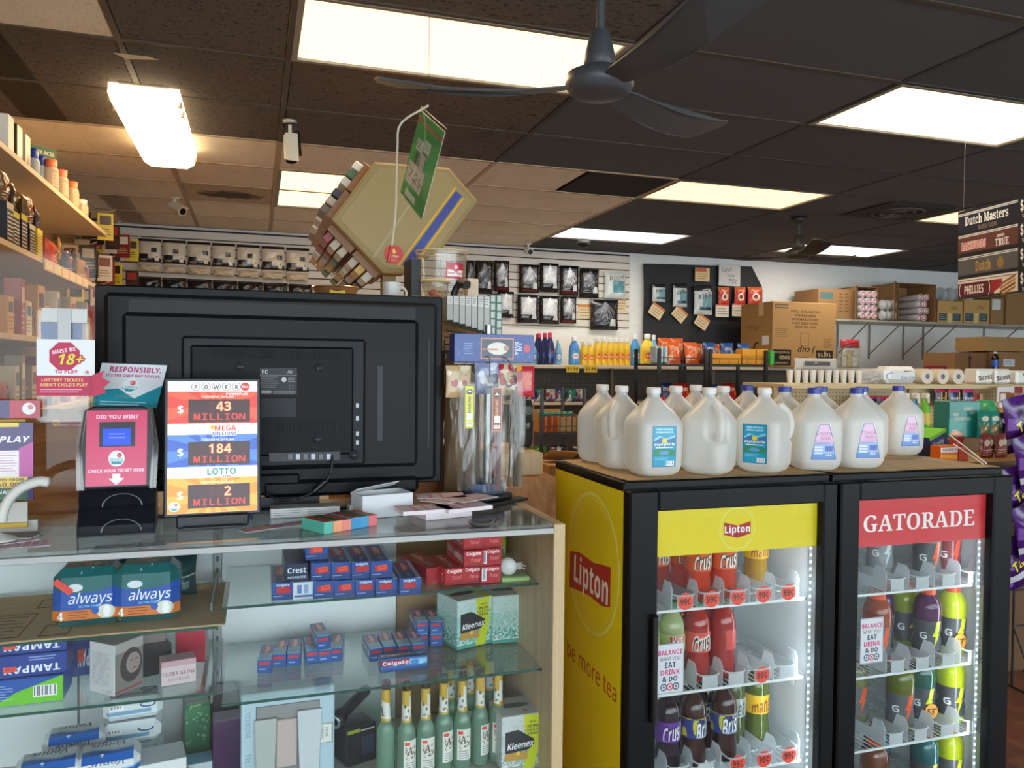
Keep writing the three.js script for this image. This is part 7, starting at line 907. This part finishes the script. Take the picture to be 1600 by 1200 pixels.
// ---------- back counter behind the television ----------
{
  const kx0 = 0.28, kx1 = 0.735, kt = 1.7;
  const cab = thing('back_counter', 'wooden back counter cabinet behind the television', 'cabinet', [(kx0 + kx1) / 2, 0, -2.93]); part('body', bx(kx1 - kx0, kt - 0.03, 0.62), ply, cab); part('top', bx(kx1 - kx0 + 0.02, 0.028, 0.66, 0, kt - 0.029, 0), birch, cab);
  const Y = kt + 0.0006, on = (px, D) => { const p = atD(px, 460, D); return [p.x, Y, -D]; };
  const j = thing('candy_jar', 'large clear plastic candy tub with red label', 'tub', on(690, 2.765)); part('tub', lathe([[0, 0.002], [0.07, 0], [0.074, 0.01], [0.09, 0.18], [0.095, 0.2], [0.091, 0.2], [0.086, 0.18], [0.071, 0.012], [0, 0.006]], 26), CLEAR, j); part('rim', new THREE.TorusGeometry(0.093, 0.003, 6, 30).rotateX(Math.PI / 2), M('#e0d2a0', 0.3, 0, { transmission: 0.4, thickness: 0 }), j, [0, 0.198, 0]);
  const sl = art(110, 130, (g) => { fill(g, '#e6e2dc'); fill(g, '#b82a3c', 0, 0, 110, 76); fill(g, '#f0e6e0', 8, 34, 94, 30); disc(g, 55, 26, 22, '#c83c4c', 16); disc(g, 55, 22, 10, '#f0d8d8'); T(g, 'Sweet Stripes', 55, 49, 17, '#b01f34', { style: 'bold', font: 'serif', sx: 0.8 }); lines(g, 8, 84, 70, 5, 8, '#9a98a0'); bars(g, 76, 96, 26, 26); });
  part('label', toRect(lathe([[0.0815, 0.06], [0.089, 0.155]], 12, -0.05, 0.85), sl), printed('gloss', sl.s), j); const sw = []; for (let i = 0; i < 12; i++) sw.push(new THREE.SphereGeometry(0.014, 8, 6).translate(0.05 * Math.cos(i * 2.1), 0.02 + 0.02 * (i % 3), 0.05 * Math.sin(i * 2.1))); part('candy', merge(sw), M('#c85a5a', 0.4), j);
  const q = thing('small_tub', 'small lidded clear tub in front of the candy tub', 'tub', on(680, 2.62)); part('tub', lathe([[0, 0], [0.038, 0], [0.045, 0.075], [0.043, 0.075], [0.036, 0.004], [0, 0.004]], 22), CLEAR, q); part('lid', lathe([[0, 0.074], [0.05, 0.074], [0.05, 0.084], [0, 0.085]], 22), M('#dcc890', 0.35), q);
  const h = thing('bar_scanner', 'black handheld scanner standing by the small tub', 'scanner', on(712, 2.63)); part('handle', tube([[-0.01, 0, 0], [-0.006, 0.04, 0], [0.006, 0.07, 0.01], [0.018, 0.075, 0.02]], 0.012, 14, 8), M('#1b1a1a', 0.35), h); part('head', boxG(0.034, 0.026, 0.05, {}, 0.006), M('#2a2a2a', 0.35), h, [0.02, 0.062, 0.02], [0.3, 0.5, 0]);
  solo('black_binder', ...pbox(0.035, 0.155, 0.1, { d: '#141414', f: art(30, 130, (g) => { fill(g, '#161616'); bars(g, 6, 104, 18, 16); fill(g, '#333', 0, 54, 30, 2); }) }, 'card', 0.002), 'black upright binder beside the candy tub', 'binder', on(644, 2.68), 0.05);
  solo('cream_box', ...pbox(0.04, 0.1, 0.04, { d: '#d8b898', f: '#dcc4a8' }, 'card'), 'slim cream carton right of the candy tub', 'carton', on(736, 2.68), 0.1);
  { const p = on(524, 2.7), t = thing('deli_tub', 'brown clear deli tub with yellow sticker behind television', 'tub', [p[0] + 0.0, p[1], p[2]]); part('tub', lathe([[0, 0], [0.05, 0], [0.075, 0.05], [0.073, 0.05], [0.048, 0.004], [0, 0.004]], 22), M('#a8784c', 0.2, 0, { transmission: 0.4, thickness: 0 }), t); part('lid', lathe([[0, 0.05], [0.078, 0.05], [0.078, 0.056], [0, 0.058]], 22), M('#c89a6a', 0.2, 0, { transmission: 0.3, thickness: 0 }), t); part('sticker', bx(0.05, 0.014, 0.001), M('#d8b82a', 0.5), t, [0, 0.026, 0.067]); }
  { const p = on(612, 2.62), t = thing('mug', 'white mug lying on the back counter', 'mug', p); part('cup', lathe([[0, 0.002], [0.028, 0], [0.03, 0.07], [0.027, 0.07], [0.025, 0.005], [0, 0.005]], 20), M('#d8d4cc', 0.3), t); part('handle', new THREE.TorusGeometry(0.02, 0.004, 6, 16, Math.PI).rotateZ(-Math.PI / 2), M('#d8d4cc', 0.3), t, [0.029, 0.036, 0]); }
}
// rack of grey spined cartons in a green wire holder
{
  const D = 2.42, a = atD(696, 536, D), t = thing('carton_rack', 'green wire rack of grey spined cigarette cartons', 'rack', [atD(742, 536, D).x, a.y - 0.02, -D - 0.06]), o = t.position, sp = art(24, 130, (g) => { fill(g, '#a9a79c'); fill(g, '#d0cdc2', 2, 6, 20, 36); lines(g, 5, 12, 14, 3, 9, '#6a6a62', 3); fill(g, '#5c5c54', 0, 0, 1.5, 130); }), gsp = art(24, 130, (g) => { fill(g, '#1f5a34'); for (let i = 0; i < 5; i++) fill(g, '#b8bab0', 4, 4 + i * 26, 16, 20); });
  for (let i = 0; i < 9; i++) { const x0 = 698 + i * 9.6, b = atD(x0, 470, D), c = atD(x0 + 9.2, 470, D), k = i > 6, top = atD(x0, 462 - (i > 6 ? 2 : 0), D).y, bot = atD(x0, 500 + i * 3.2, D).y; part('carton', ...pbox(c.x - b.x, top - bot, 0.09, { f: k ? gsp : sp, d: k ? '#1f5a34' : '#9a988e' }, 'gloss', 0.0008), t, [(b.x + c.x) / 2 - o.x, bot - o.y, 0.02]); }
  const w = []; for (let r = 0; r < 4; r++) { const y0 = atD(700, 505 + r * 11, D).y - o.y, y1 = atD(790, 528 + r * 5, D).y - o.y; w.push(rod([-0.1, y0, 0.07], [0.1, y1, 0.07], 0.003)); } for (let i = 0; i < 5; i++) w.push(rod([-0.1 + i * 0.05, -0.02, 0.07], [-0.1 + i * 0.05, 0.03, 0.07], 0.002)); part('wire_holder', merge(w), M('#12402a', 0.4), t);
  const bk = atD(742, 545, D); part('green_tray', bx(0.2, 0.01, 0.14, 0, -0.012, 0), M('#143a28', 0.5), t); part('support_leg', bx(0.05, 0.9, 0.04, 0, -0.912, 0), M('#5a4a38', 0.7), t); part('support_leg', bx(0.04, o.y - 0.9, 0.04, 0, -o.y + 0.001, 0), M('#5a4a38', 0.7), t);
  const bags = [['#7a5a40', 697], ['#a88a68', 706]]; bags.forEach(([c, x], i) => { const p = atD(x + 3, 745, 2.36 - 0.03 * i); solo('hanging_bag', pouchG(0.06, 0.42, 0.03, null, null, { wrinkle: 0.15 }), new THREE.MeshPhysicalMaterial({ color: c, roughness: 0.15, transmission: 0.5, thickness: 0, name: 'brown_plastic_bag' }), i ? 'lighter brown plastic sleeve beside the television edge' : 'dark brown plastic sleeve beside the television edge', 'bag', [p.x, CT + 0.0006, p.z]); });
}
// wooden cabinets right of the case, red leather stool shape and wire basket rack behind
{
  const D = 2.42; const a = atD(812, 745, D), b = atD(862, 745, D), top = atD(840, 748, D).y; const t = thing('plywood_cabinet', 'plywood cabinet between display case and yellow cooler', 'cabinet', [(0.735 + 0.955) / 2, 0, -2.66]); part('body', bx(0.2, top, 0.44), ply, t); part('upper_block', bx(0.17, 0.075, 0.36, -0.01, top + 0.0002, -0.02, 0.003), birch, t);
  const p = atD(822, 700, 2.62); solo('black_jug', ...ppouch(0.09, 0.17, 0.06, art(50, 90, (g) => { fill(g, '#2c332f'); disc(g, 30, 20, 12, '#6a746e', 8); fill(g, '#b07a84', 42, 0, 8, 90); }), '#2c332f', 'film'), 'dark green plastic wrapped pack standing on plywood cabinet', 'pack', [p.x, top + 0.0762, -2.66], 0.2);
  const D2 = 5.0, x0 = atD(846, 700, D2).x, x1 = atD(912, 700, D2).x, w = x1 - x0, r = thing('basket_rack', 'black wire basket rack with cardboard tray of sweets', 'rack', [(x0 + x1) / 2, 0, -D2 - 0.2]); const yT2 = atD(880, 676, D2).y;
  for (const y of [yT2, yT2 - 0.3, yT2 - 0.6]) { const g = [bx(w, 0.012, 0.4, 0, y - 0.012, 0)]; for (let i = 0; i <= 7; i++) g.push(bx(0.006, 0.13, 0.006, -w / 2 + w * i / 7, y, 0.2)); for (const k of [0.04, 0.12]) g.push(bx(w, 0.006, 0.006, 0, y + k, 0.2)); part('basket', merge(g), M('#151517', 0.4), r); } part('posts', merge([-1, 1].flatMap((s) => [-1, 1].map((z) => bx(0.02, yT2 + 0.3, 0.02, s * w / 2, 0, z * 0.2)))), M('#151517', 0.4), r);
  const ct = thing('sweet_tray', 'cardboard tray of teal capped sweets on wire rack', 'tray', [(x0 + x1) / 2 - 0.02, yT2 + 0.001, -D2 - 0.2]); part('tray', merge(bx(w * 0.9, 0.004, 0.3), bx(w * 0.9, 0.14, 0.004, 0, 0, -0.15), bx(0.004, 0.12, 0.3, -w * 0.45, 0, 0), bx(0.004, 0.12, 0.3, w * 0.45, 0, 0)), M('#b0814a', 0.85), ct); part('front_flap', bx(w * 0.42, 0.1, 0.004), M('#bd9462', 0.85), ct, [w * 0.22, 0, 0.152]);
  for (let i = 0; i < 6; i++) part('sweet_tube', merge(lathe([[0, 0], [0.02, 0], [0.02, 0.1], [0, 0.1]], 10)), M(i % 2 ? '#d8782a' : '#c86424', 0.4), ct, [-w * 0.38 + i * 0.045, 0.005, 0.11]), part('sweet_cap', lathe([[0, 0.1], [0.019, 0.1], [0.016, 0.13], [0, 0.132]], 10), M('#3aa08c', 0.4), ct, [-w * 0.38 + i * 0.045, 0.006, 0.11]);
  const gr = ppouch(0.17, 0.2, 0.05, '#4a8a2a', '#3a6a20'), mix = ppouch(0.14, 0.2, 0.05, art(50, 60, (g) => { fill(g, '#3a3434'); for (let i = 0; i < 10; i++) disc(g, 50 * hash(i, 3), 60 * hash(i, 8), 6, pick(['#c8c8c0', '#8a3a2c', '#2f3f6a', '#d8a83a'])); }));
  [-0.16, 0, 0.16].forEach((x, i) => { solo('candy_bag', i === 0 ? gr[0] : mix[0], i === 0 ? gr[1] : mix[1], i === 0 ? 'plain green bag in the second wire basket' : 'mottled dark candy bag in the second wire basket', 'candy bag', [(x0 + x1) / 2 + x, yT2 - 0.299, -D2 - 0.12], 0, i ? 'candy bags in the wire baskets' : undefined); solo('candy_bag', mix[0], mix[1], 'mottled dark candy bag in the lowest wire basket', 'candy bag', [(x0 + x1) / 2 + x, yT2 - 0.599, -D2 - 0.12], 0, 'candy bags in the wire baskets'); });
  { const q = atD(872, 715, 3.2); const f = thing('loose_flap', 'torn cardboard carton behind the yellow cooler', 'carton', [q.x, 0, -3.25]); part('box', bx(0.16, q.y - 0.02, 0.3), M('#b0895a', 0.85), f); part('flap', bx(0.15, 0.004, 0.1, 0, 0, 0.05), M('#c29a68', 0.85), f, [0, q.y - 0.018, 0.0], [-0.5, 0.2, 0]); }
}
// ---------- aisle shelving beyond the coolers ----------
{
  const D = 4.25, yT = 1.405, x0 = 3.2, x1 = 6.2, t = thing('aisle_gondola', 'beige pegboard aisle shelving beyond the coolers', 'shelving', [(x0 + x1) / 2, 0, -D - 0.25]), w = x1 - x0;
  part('pegboard', bx(w, yT - 0.1, 0.03, 0, 0.08, 0.1), new THREE.MeshStandardMaterial({ map: grain(64, (x, y) => (Math.hypot(x % 8 - 4, y % 8 - 4) < 1.4 ? [70, 60, 48] : [196, 178, 140]), [14, 6]), roughness: 0.6 }), t); part('top_cap', bx(w, 0.03, 0.45, 0, yT - 0.031, 0), M('#cdb98e', 0.5), t); for (const x of [-w / 2, -0.4, 0.6, w / 2]) part('upright', bx(0.025, yT - 0.03, 0.04, x, 0, 0.12), M('#b09c74', 0.5), t);
  for (const y of [1.12, 0.6, 0.2]) part('shelf', bx(w, 0.025, 0.4, 0, y - 0.026, 0.3), M('#cdb98e', 0.5), t);
  const Yt = yT + 0.0005, X = (px, d = D + 0.2) => atD(px, 598, d).x;
  // cup sleeves and paper goods on top
  const cg = lathe([[0, 0], [0.03, 0], [0.045, 0.14], [0.047, 0.145], [0.043, 0.145], [0, 0.13]], 16); [1234, 1246, 1258, 1270, 1282, 1294, 1306, 1318, 1330, 1342].forEach((px) => solo('foam_cup_stack', cg.clone().scale(0.5, 0.62, 0.5), M('#e2ddd4', 0.5), 'stack of white foam cups in clear sleeve on aisle top', 'cups', [X(px, D + 0.13), Yt, -D - 0.13], 0, 'foam cup stacks on the aisle shelving')); { const q = solo('cup_sleeve_bag', pouchG(0.34, 0.075, 0.08, null, null, { wrinkle: 0.08 }), M('#dedad4', 0.35, 0, { transmission: 0.35, thickness: 0 }), 'clear wrapped cup sleeve with black print lying on cups', 'cups', [X(1274, D + 0.13), Yt + 0.092, -D - 0.13]); part('print', bx(0.2, 0.03, 0.001), M('#4a4846', 0.5), q, [-0.02, 0.024, 0.043]); }
  const tw = art(140, 70, (g) => { fill(g, '#e8ebec'); poly(g, '#2a3f7c', [[30, 0], [140, 0], [140, 16], [80, 22]]); T(g, 'Sparkle', 90, 44, 20, '#4a6aa8', I); g.strokeStyle = '#6a8ab8'; g.lineWidth = 3; g.beginPath(); g.arc(20, 40, 14, 1, 5); g.stroke(); });
  solo('paper_towel_pack', ...pbox(0.29, 0.12, 0.13, { f: tw, t: tw, d: '#dfe3e4' }, 'film', 0.03), 'white and blue paper towel pack on aisle top', 'paper towels', [X(1398, D + 0.15), Yt, -D - 0.15], 0.1); const tpg = art(60, 60, (g) => { fill(g, '#e0d4bc'); disc(g, 30, 30, 10, '#7a7088'); }); [1432, 1456, 1480].forEach((px) => { const q = thing('toilet_roll', 'cream wrapped toilet roll lying beside paper towel pack', 'toilet roll', [X(px + 8, D + 0.1), Yt + 0.053, -D - 0.1], 0, 'toilet rolls on the aisle shelving'); part('roll', new THREE.CylinderGeometry(0.052, 0.052, 0.1, 22).rotateX(Math.PI / 2), M('#e2d6c0', 0.7), q); part('core', new THREE.CylinderGeometry(0.018, 0.018, 0.102, 14).rotateX(Math.PI / 2), M('#7a7088', 0.7), q); });
  const sc = art(70, 60, (g) => { fill(g, '#e8e8e4'); T(g, 'Scott', 34, 34, 24, '#3a4a78', { style: 'bold', stroke: '#c8b06a', lw: 2, rot: -0.15 }); }); [1528, 1556].forEach((px) => solo('napkin_pack', ...pbox(0.15, 0.11, 0.13, { f: sc, d: '#e2e2de' }, 'film', 0.015), 'white napkin pack with dark script on aisle top', 'napkins', [X(px), Yt, -D - 0.2], 0, 'napkin packs on the aisle shelving')); solo('napkin_pack', ...pbox(0.17, 0.1, 0.13, { f: art(70, 50, (g) => { fill(g, '#e6eae6'); poly(g, '#3a9a6a', [[20, 10], [66, 10], [44, 40]]); }), d: '#e2e6e2' }, 'film', 0.015), 'white napkin pack with green triangle on aisle top', 'napkins', [X(1590), Yt, -D - 0.2]); { const q = thing('crumpled_bag', 'crumpled white plastic bag between cups and towels', 'bag', [X(1358, D + 0.15), Yt, -D - 0.15]); part('bag', pouchG(0.14, 0.1, 0.1, null, null, { wrinkle: 0.4, px: 2, py: 2 }), M('#d8d6d0', 0.4, 0, { transmission: 0.3, thickness: 0 }), q); }
  // hanging and standing goods in front of the pegboard
  const nav = art(60, 70, (g) => { fill(g, '#23305c'); fill(g, '#c83a6c', 0, 0, 60, 12); T(g, 'Goody', 30, 34, 15, '#e8e4e0', B); disc(g, 30, 52, 14, '#d8643a', 8); }), navg = ppouch(0.1, 0.12, 0.03, nav, '#23305c');
  [[1352, 640], [1370, 640], [1385, 640], [1480, 628], [1494, 628], [1506, 628], [1516, 628]].forEach(([px, py], i) => { const p = atD(px, py, D - 0.0), o = solo('hair_card', navg[0], navg[1], i < 3 ? 'navy hair accessory pack hanging behind the water jugs' : 'navy hair accessory pack hanging on pegboard', 'hair pack', [p.x, Math.min(p.y - 0.03, 1.25), -D - 0.02 - 0.035 * (i % 2)], 0, i < 3 ? 'navy packs behind the jugs' : 'navy packs on the pegboard'); });
  const pen = []; [1478, 1485, 1492, 1499, 1506].forEach((px, i) => { const p = atD(px, 640, D - 0.02); solo('pencil', merge(new THREE.CylinderGeometry(0.006, 0.006, 0.15, 6).translate(0, 0.075, 0), new THREE.ConeGeometry(0.006, 0.02, 6).rotateX(Math.PI).translate(0, -0.01, 0)), M('#d8a81e', 0.45), 'yellow pencil hanging below the navy packs', 'pencil', [p.x, p.y - 0.03, -D - 0.02], 0, 'pencils on the pegboard'); });
  const spray = (px, py, c, label, hgt = 0.2, g2) => { const p = atD(px, py, D - 0.25), q = thing('spray_cleaner', label, 'spray bottle', [p.x, 1.1205, -D + 0.12], 0, g2); part('body', lathe([[0, 0], [0.035, 0], [0.038, 0.02], [0.036, 0.12], [0.016, 0.17], [0.015, 0.19], [0, 0.19]], 16), M(c, 0.25), q); part('trigger_head', merge(bx(0.03, 0.04, 0.05, 0, 0.19, 0.005, 0.006), bx(0.012, 0.04, 0.01, 0, 0.165, 0.03)), M('#e2e0d8', 0.4), q); part('label', lathe([[0.0386, 0.03], [0.0372, 0.1]], 16, -1, 2), M('#e8d04a', 0.4), q); };
  [[1422, '#e0c83a'], [1438, '#c8382c'], [1454, '#4a98c0'], [1470, '#7ac83a']].forEach(([px, c], i) => spray(px, 650, c, ['yellow', 'red', 'blue', 'lime green'][i] + ' spray cleaner with white trigger on aisle shelf'));
  // paper plates, green jug, amber bottles further right
  [1556, 1566, 1576, 1586, 1596].forEach((px, i) => { const p = atD(px, 660, D - 0.1), q = thing('oil_bottle', 'small amber bottle with white cap on aisle shelf', 'bottle', [p.x, 1.1205, -D + 0.08], 0, 'amber bottles on the aisle shelf'); part('body', lathe([[0, 0], [0.024, 0], [0.024, 0.1], [0.014, 0.13], [0, 0.13]], 14), M('#d8942a', 0.2, 0, { transmission: 0.3, thickness: 0 }), q); part('cap', lathe([[0.014, 0.13], [0.015, 0.16], [0, 0.162]], 12), M('#e8e4dc', 0.4), q); });
  [1541, 1546, 1551].forEach((px, i) => { const p = atD(px, 640, D - 0.05); solo('scrunchie_card', ...pbox(0.03, 0.22, 0.02, { d: ['#a83a2c', '#8a2a34', '#c8a88c'][i] }, 'gloss'), ['rust', 'dark red', 'tan'][i] + ' long hair band card hanging on the pegboard', 'hair pack', [p.x, 1.1205, -D - 0.05]); });
  boxAt('red_sign', 1558, 604, 1598, 628, D - 0.06, 0.004, { f: art(90, 54, (g) => { fill(g, '#d8d4cc'); fill(g, '#8a2430', 60, 0, 30, 26); g.strokeStyle = '#b03040'; g.lineWidth = 4; g.strokeRect(10, 22, 36, 30); }), d: '#c8c4bc' }, 'white and dark red sign on the pegboard', 'sign'); 
  // counter-height candy stand in front: green bags, candy boxes
  const C2 = 3.25, yS = 1.06, st = thing('candy_stand', 'low wooden candy stand behind the black cooler', 'stand', [3.1, 0, -C2 - 0.05]); part('body', bx(1.8, yS - 0.02, 0.66, 0, 0, 0), M('#6a4a2c', 0.6), st); part('top', bx(1.84, 0.02, 0.7, 0, yS - 0.0205, 0), M('#8a6438', 0.5), st); part('riser', bx(0.75, 0.07, 0.22, 0.35, yS, -0.14), M('#7a5630', 0.6), st); part('post', bx(0.05, 0.32, 0.05, 0.86, yS, 0.0), M('#8a6438', 0.5), st);
  const S = (px, D2) => atD(px, 690, D2).x;
  const teal = art(120, 150, (g) => { fill(g, '#1f8a80'); for (let i = 0; i < 7; i++) disc(g, 20 + 90 * hash(i, 3), 20 + 60 * hash(i, 6), 12, 'rgba(170,180,160,.8)', 8); poly(g, '#2fa89a', [[0, 70], [60, 90], [30, 150], [0, 150]]); fill(g, '#d8d8d8', 12, 118, 22, 14); fill(g, '#c83a34', 12, 124, 22, 4); });
  solo('candy_display', ...pbox(0.2, 0.2, 0.12, { f: teal, d: '#1f7a74' }, 'gloss', 0.003), 'teal cardboard candy display box behind black cooler', 'candy', [S(1508, 3.4), yS + 0.071, -3.46], -0.1); solo('green_jug', lathe([[0, 0], [0.06, 0], [0.065, 0.02], [0.065, 0.15], [0.04, 0.2], [0, 0.2]], 18), M('#4ab878', 0.3, 0, { transmission: 0.3, thickness: 0 }), 'translucent green container behind the teal display', 'container', [S(1540, 3.52), yS + 0.071, -3.53]);
  const gb = ppouch(0.08, 0.15, 0.04, art(60, 90, (g) => { fill(g, '#1f7a6c'); disc(g, 32, 26, 16, '#c8c8b0', 9); disc(g, 30, 60, 20, '#8a6a3c', 18); }), '#1a5f56'), nb = ppouch(0.08, 0.14, 0.04, art(60, 90, (g) => { fill(g, '#1c2428'); disc(g, 32, 30, 18, '#b8b8b0', 10); }), '#1c2428');
  [[1530, gb], [1546, gb], [1560, nb], [1576, gb], [1590, nb]].forEach(([px, g], i) => solo('herb_pouch', g[0], g[1], (g === gb ? 'green nut pouch' : 'black nut pouch') + ' standing on the candy stand', 'pouch', [S(px + 4, 3.36), yS + 0.071, -3.355 - 0.0 * (i % 2)], -0.1, 'nut pouches on the candy stand'));
  const fr = art(130, 90, (g) => { fill(g, '#22356c'); fill(g, '#7ac83a', 0, 0, 130, 16); T(g, 'Fruity', 60, 44, 30, '#e8ecf4', { style: 'bold italic' }); lines(g, 10, 66, 70, 2, 8, '#6a8ac0'); });
  { const o = solo('candy_box', ...pbox(0.15, 0.1, 0.16, { f: fr, t: '#7ac83a', d: '#22356c' }, 'gloss', 0.002), 'navy candy box with green lid tilted up', 'candy', [S(1458, 3.15), yS + 0.03, -3.2], 0.25); o.rotation.set(0, 0.25, 0.28, 'YXZ'); }
  const oj = art(110, 70, (g) => { fill(g, '#e8731c'); fill(g, '#f0ece4', 0, 8, 110, 22); T(g, 'POP ROLLS', 55, 19, 17, '#b03a2c', B); poly(g, '#f4a83a', [[0, 36], [110, 44], [110, 62], [0, 54]]); }); solo('candy_box', ...pbox(0.12, 0.075, 0.06, { f: oj, d: '#d8651a' }, 'gloss', 0.002), 'orange candy box in front of the navy box', 'candy', [S(1478, 3.02), yS + 0.0006, -3.03], 0.12); solo('candy_box', ...pbox(0.06, 0.06, 0.05, { d: '#a8381c', f: '#c8481f' }, 'gloss'), 'small red brown candy box beside the orange one', 'candy', [S(1502, 3.02), yS + 0.0006, -3.03], 0); { const q = thing('red_pot', 'small red lidded candy pot behind the orange box', 'candy', [S(1500, 3.22), yS + 0.0006, -3.24]); part('pot', lathe([[0, 0], [0.03, 0], [0.034, 0.09], [0, 0.09]], 16), M('#b8323a', 0.35), q); part('lid', lathe([[0, 0.09], [0.038, 0.09], [0.03, 0.11], [0, 0.125]], 16), M('#d8b0a8', 0.4), q); }
  const FTp = FT + 0.003; [[1484, 680, 1541, 724], [1490, 694, 1536, 725]].forEach(([a, b, c, d], i) => { const p0 = onY(c, d, FT + 0.004), p1 = atD(a, b, 2.5); const q = thing('balloon_stick', i ? 'lower white plastic stick lying on the black cooler' : 'upper white plastic stick leaning on the black cooler', 'stick', [p0.x, FT + 0.004, p0.z]); part('stick', rod([0, 0, 0], [p1.x - p0.x, p1.y - FT - 0.004, p1.z - p0.z], 0.003), M('#e8e4dc', 0.4), q); });
  const jb = ppouch(0.07, 0.12, 0.03, art(50, 70, (g) => { fill(g, '#8a3a2c'); disc(g, 24, 26, 14, '#d8c0a0', 10); lines(g, 8, 46, 32, 3, 7, '#e0c8b0'); }), '#7a3024'); [1534, 1545, 1556, 1566].forEach((px, i) => solo('jerky_pouch', jb[0], jb[1], 'brown red jerky pouch in a row on the candy stand', 'pouch', [S(px, 3.1), yS + 0.0006, -3.08 - 0.02 * (i % 2)], 0.1 * Math.sin(i), 'jerky pouches on the candy stand'));
}
// ---------- purple chip rack at the right ----------
{
  const D = 2.75, xr = atD(1588, 800, D).x, t = thing('chip_rack', 'black wire rack of purple chip bags beside the black cooler', 'rack', [xr + 0.12, 0, -D - 0.05]), g = []; for (const x of [-0.06, 0.16]) g.push(rod([x, 0.02, 0], [x, 1.2, 0], 0.006), rod([x, 0.02, -0.12], [x, 0.005, 0.14], 0.006), rod([x, 0.3, 0], [x, 0.005, 0.14], 0.005)); for (let i = 0; i < 6; i++) g.push(rod([-0.06, 0.3 + i * 0.17, 0], [0.16, 0.3 + i * 0.17, 0], 0.004)); part('wire_frame', merge(g), M('#17171a', 0.4), t);
  const pu = art(120, 150, (g) => { fill(g, '#4a1c6c'); for (let i = 0; i < 9; i++) poly(g, pick(['#6a2f94', '#35124f', '#8a5ab0']), [[120 * hash(i, 1), 150 * hash(i, 2)], [120 * hash(i, 3), 150 * hash(i, 4)], [120 * hash(i, 5), 150 * hash(i, 6)]]); T(g, 'Takis', 62, 66, 36, '#e8d43a', { style: 'bold italic', rot: -0.5, stroke: '#2a0c3c', lw: 6 }); poly(g, '#c8c4cc', [[0, 110], [60, 96], [120, 60], [120, 76], [50, 116], [0, 128]]); poly(g, '#c8a82c', [[70, 110], [100, 100], [110, 130], [84, 136]]); });
  const pg = ppouch(0.2, 0.26, 0.06, pu, '#3a1656'); for (let r = 0; r < 5; r++) for (let c = 0; c < 2; c++) { const o = solo('purple_chip_bag', pg[0], pg[1], ORD[r] + ' purple chip bag up from the floor, ' + (c ? 'outer' : 'cooler') + ' side', 'chip bag', [t.position.x - 0.06 + c * 0.22, 0.5 + r * 0.16, t.position.z + 0.045 + (r % 2) * 0.075], [0.1, -0.15, 0.3 + 0.1 * Math.sin(r * 3 + c)], 'purple chip bags on the wire rack'); }
}
scene.traverse((o) => { if (o.isMesh) o.castShadow = o.receiveShadow = true; });
sheets.forEach((s) => { s.t.needsUpdate = true; });
renderer.render(scene, camera);
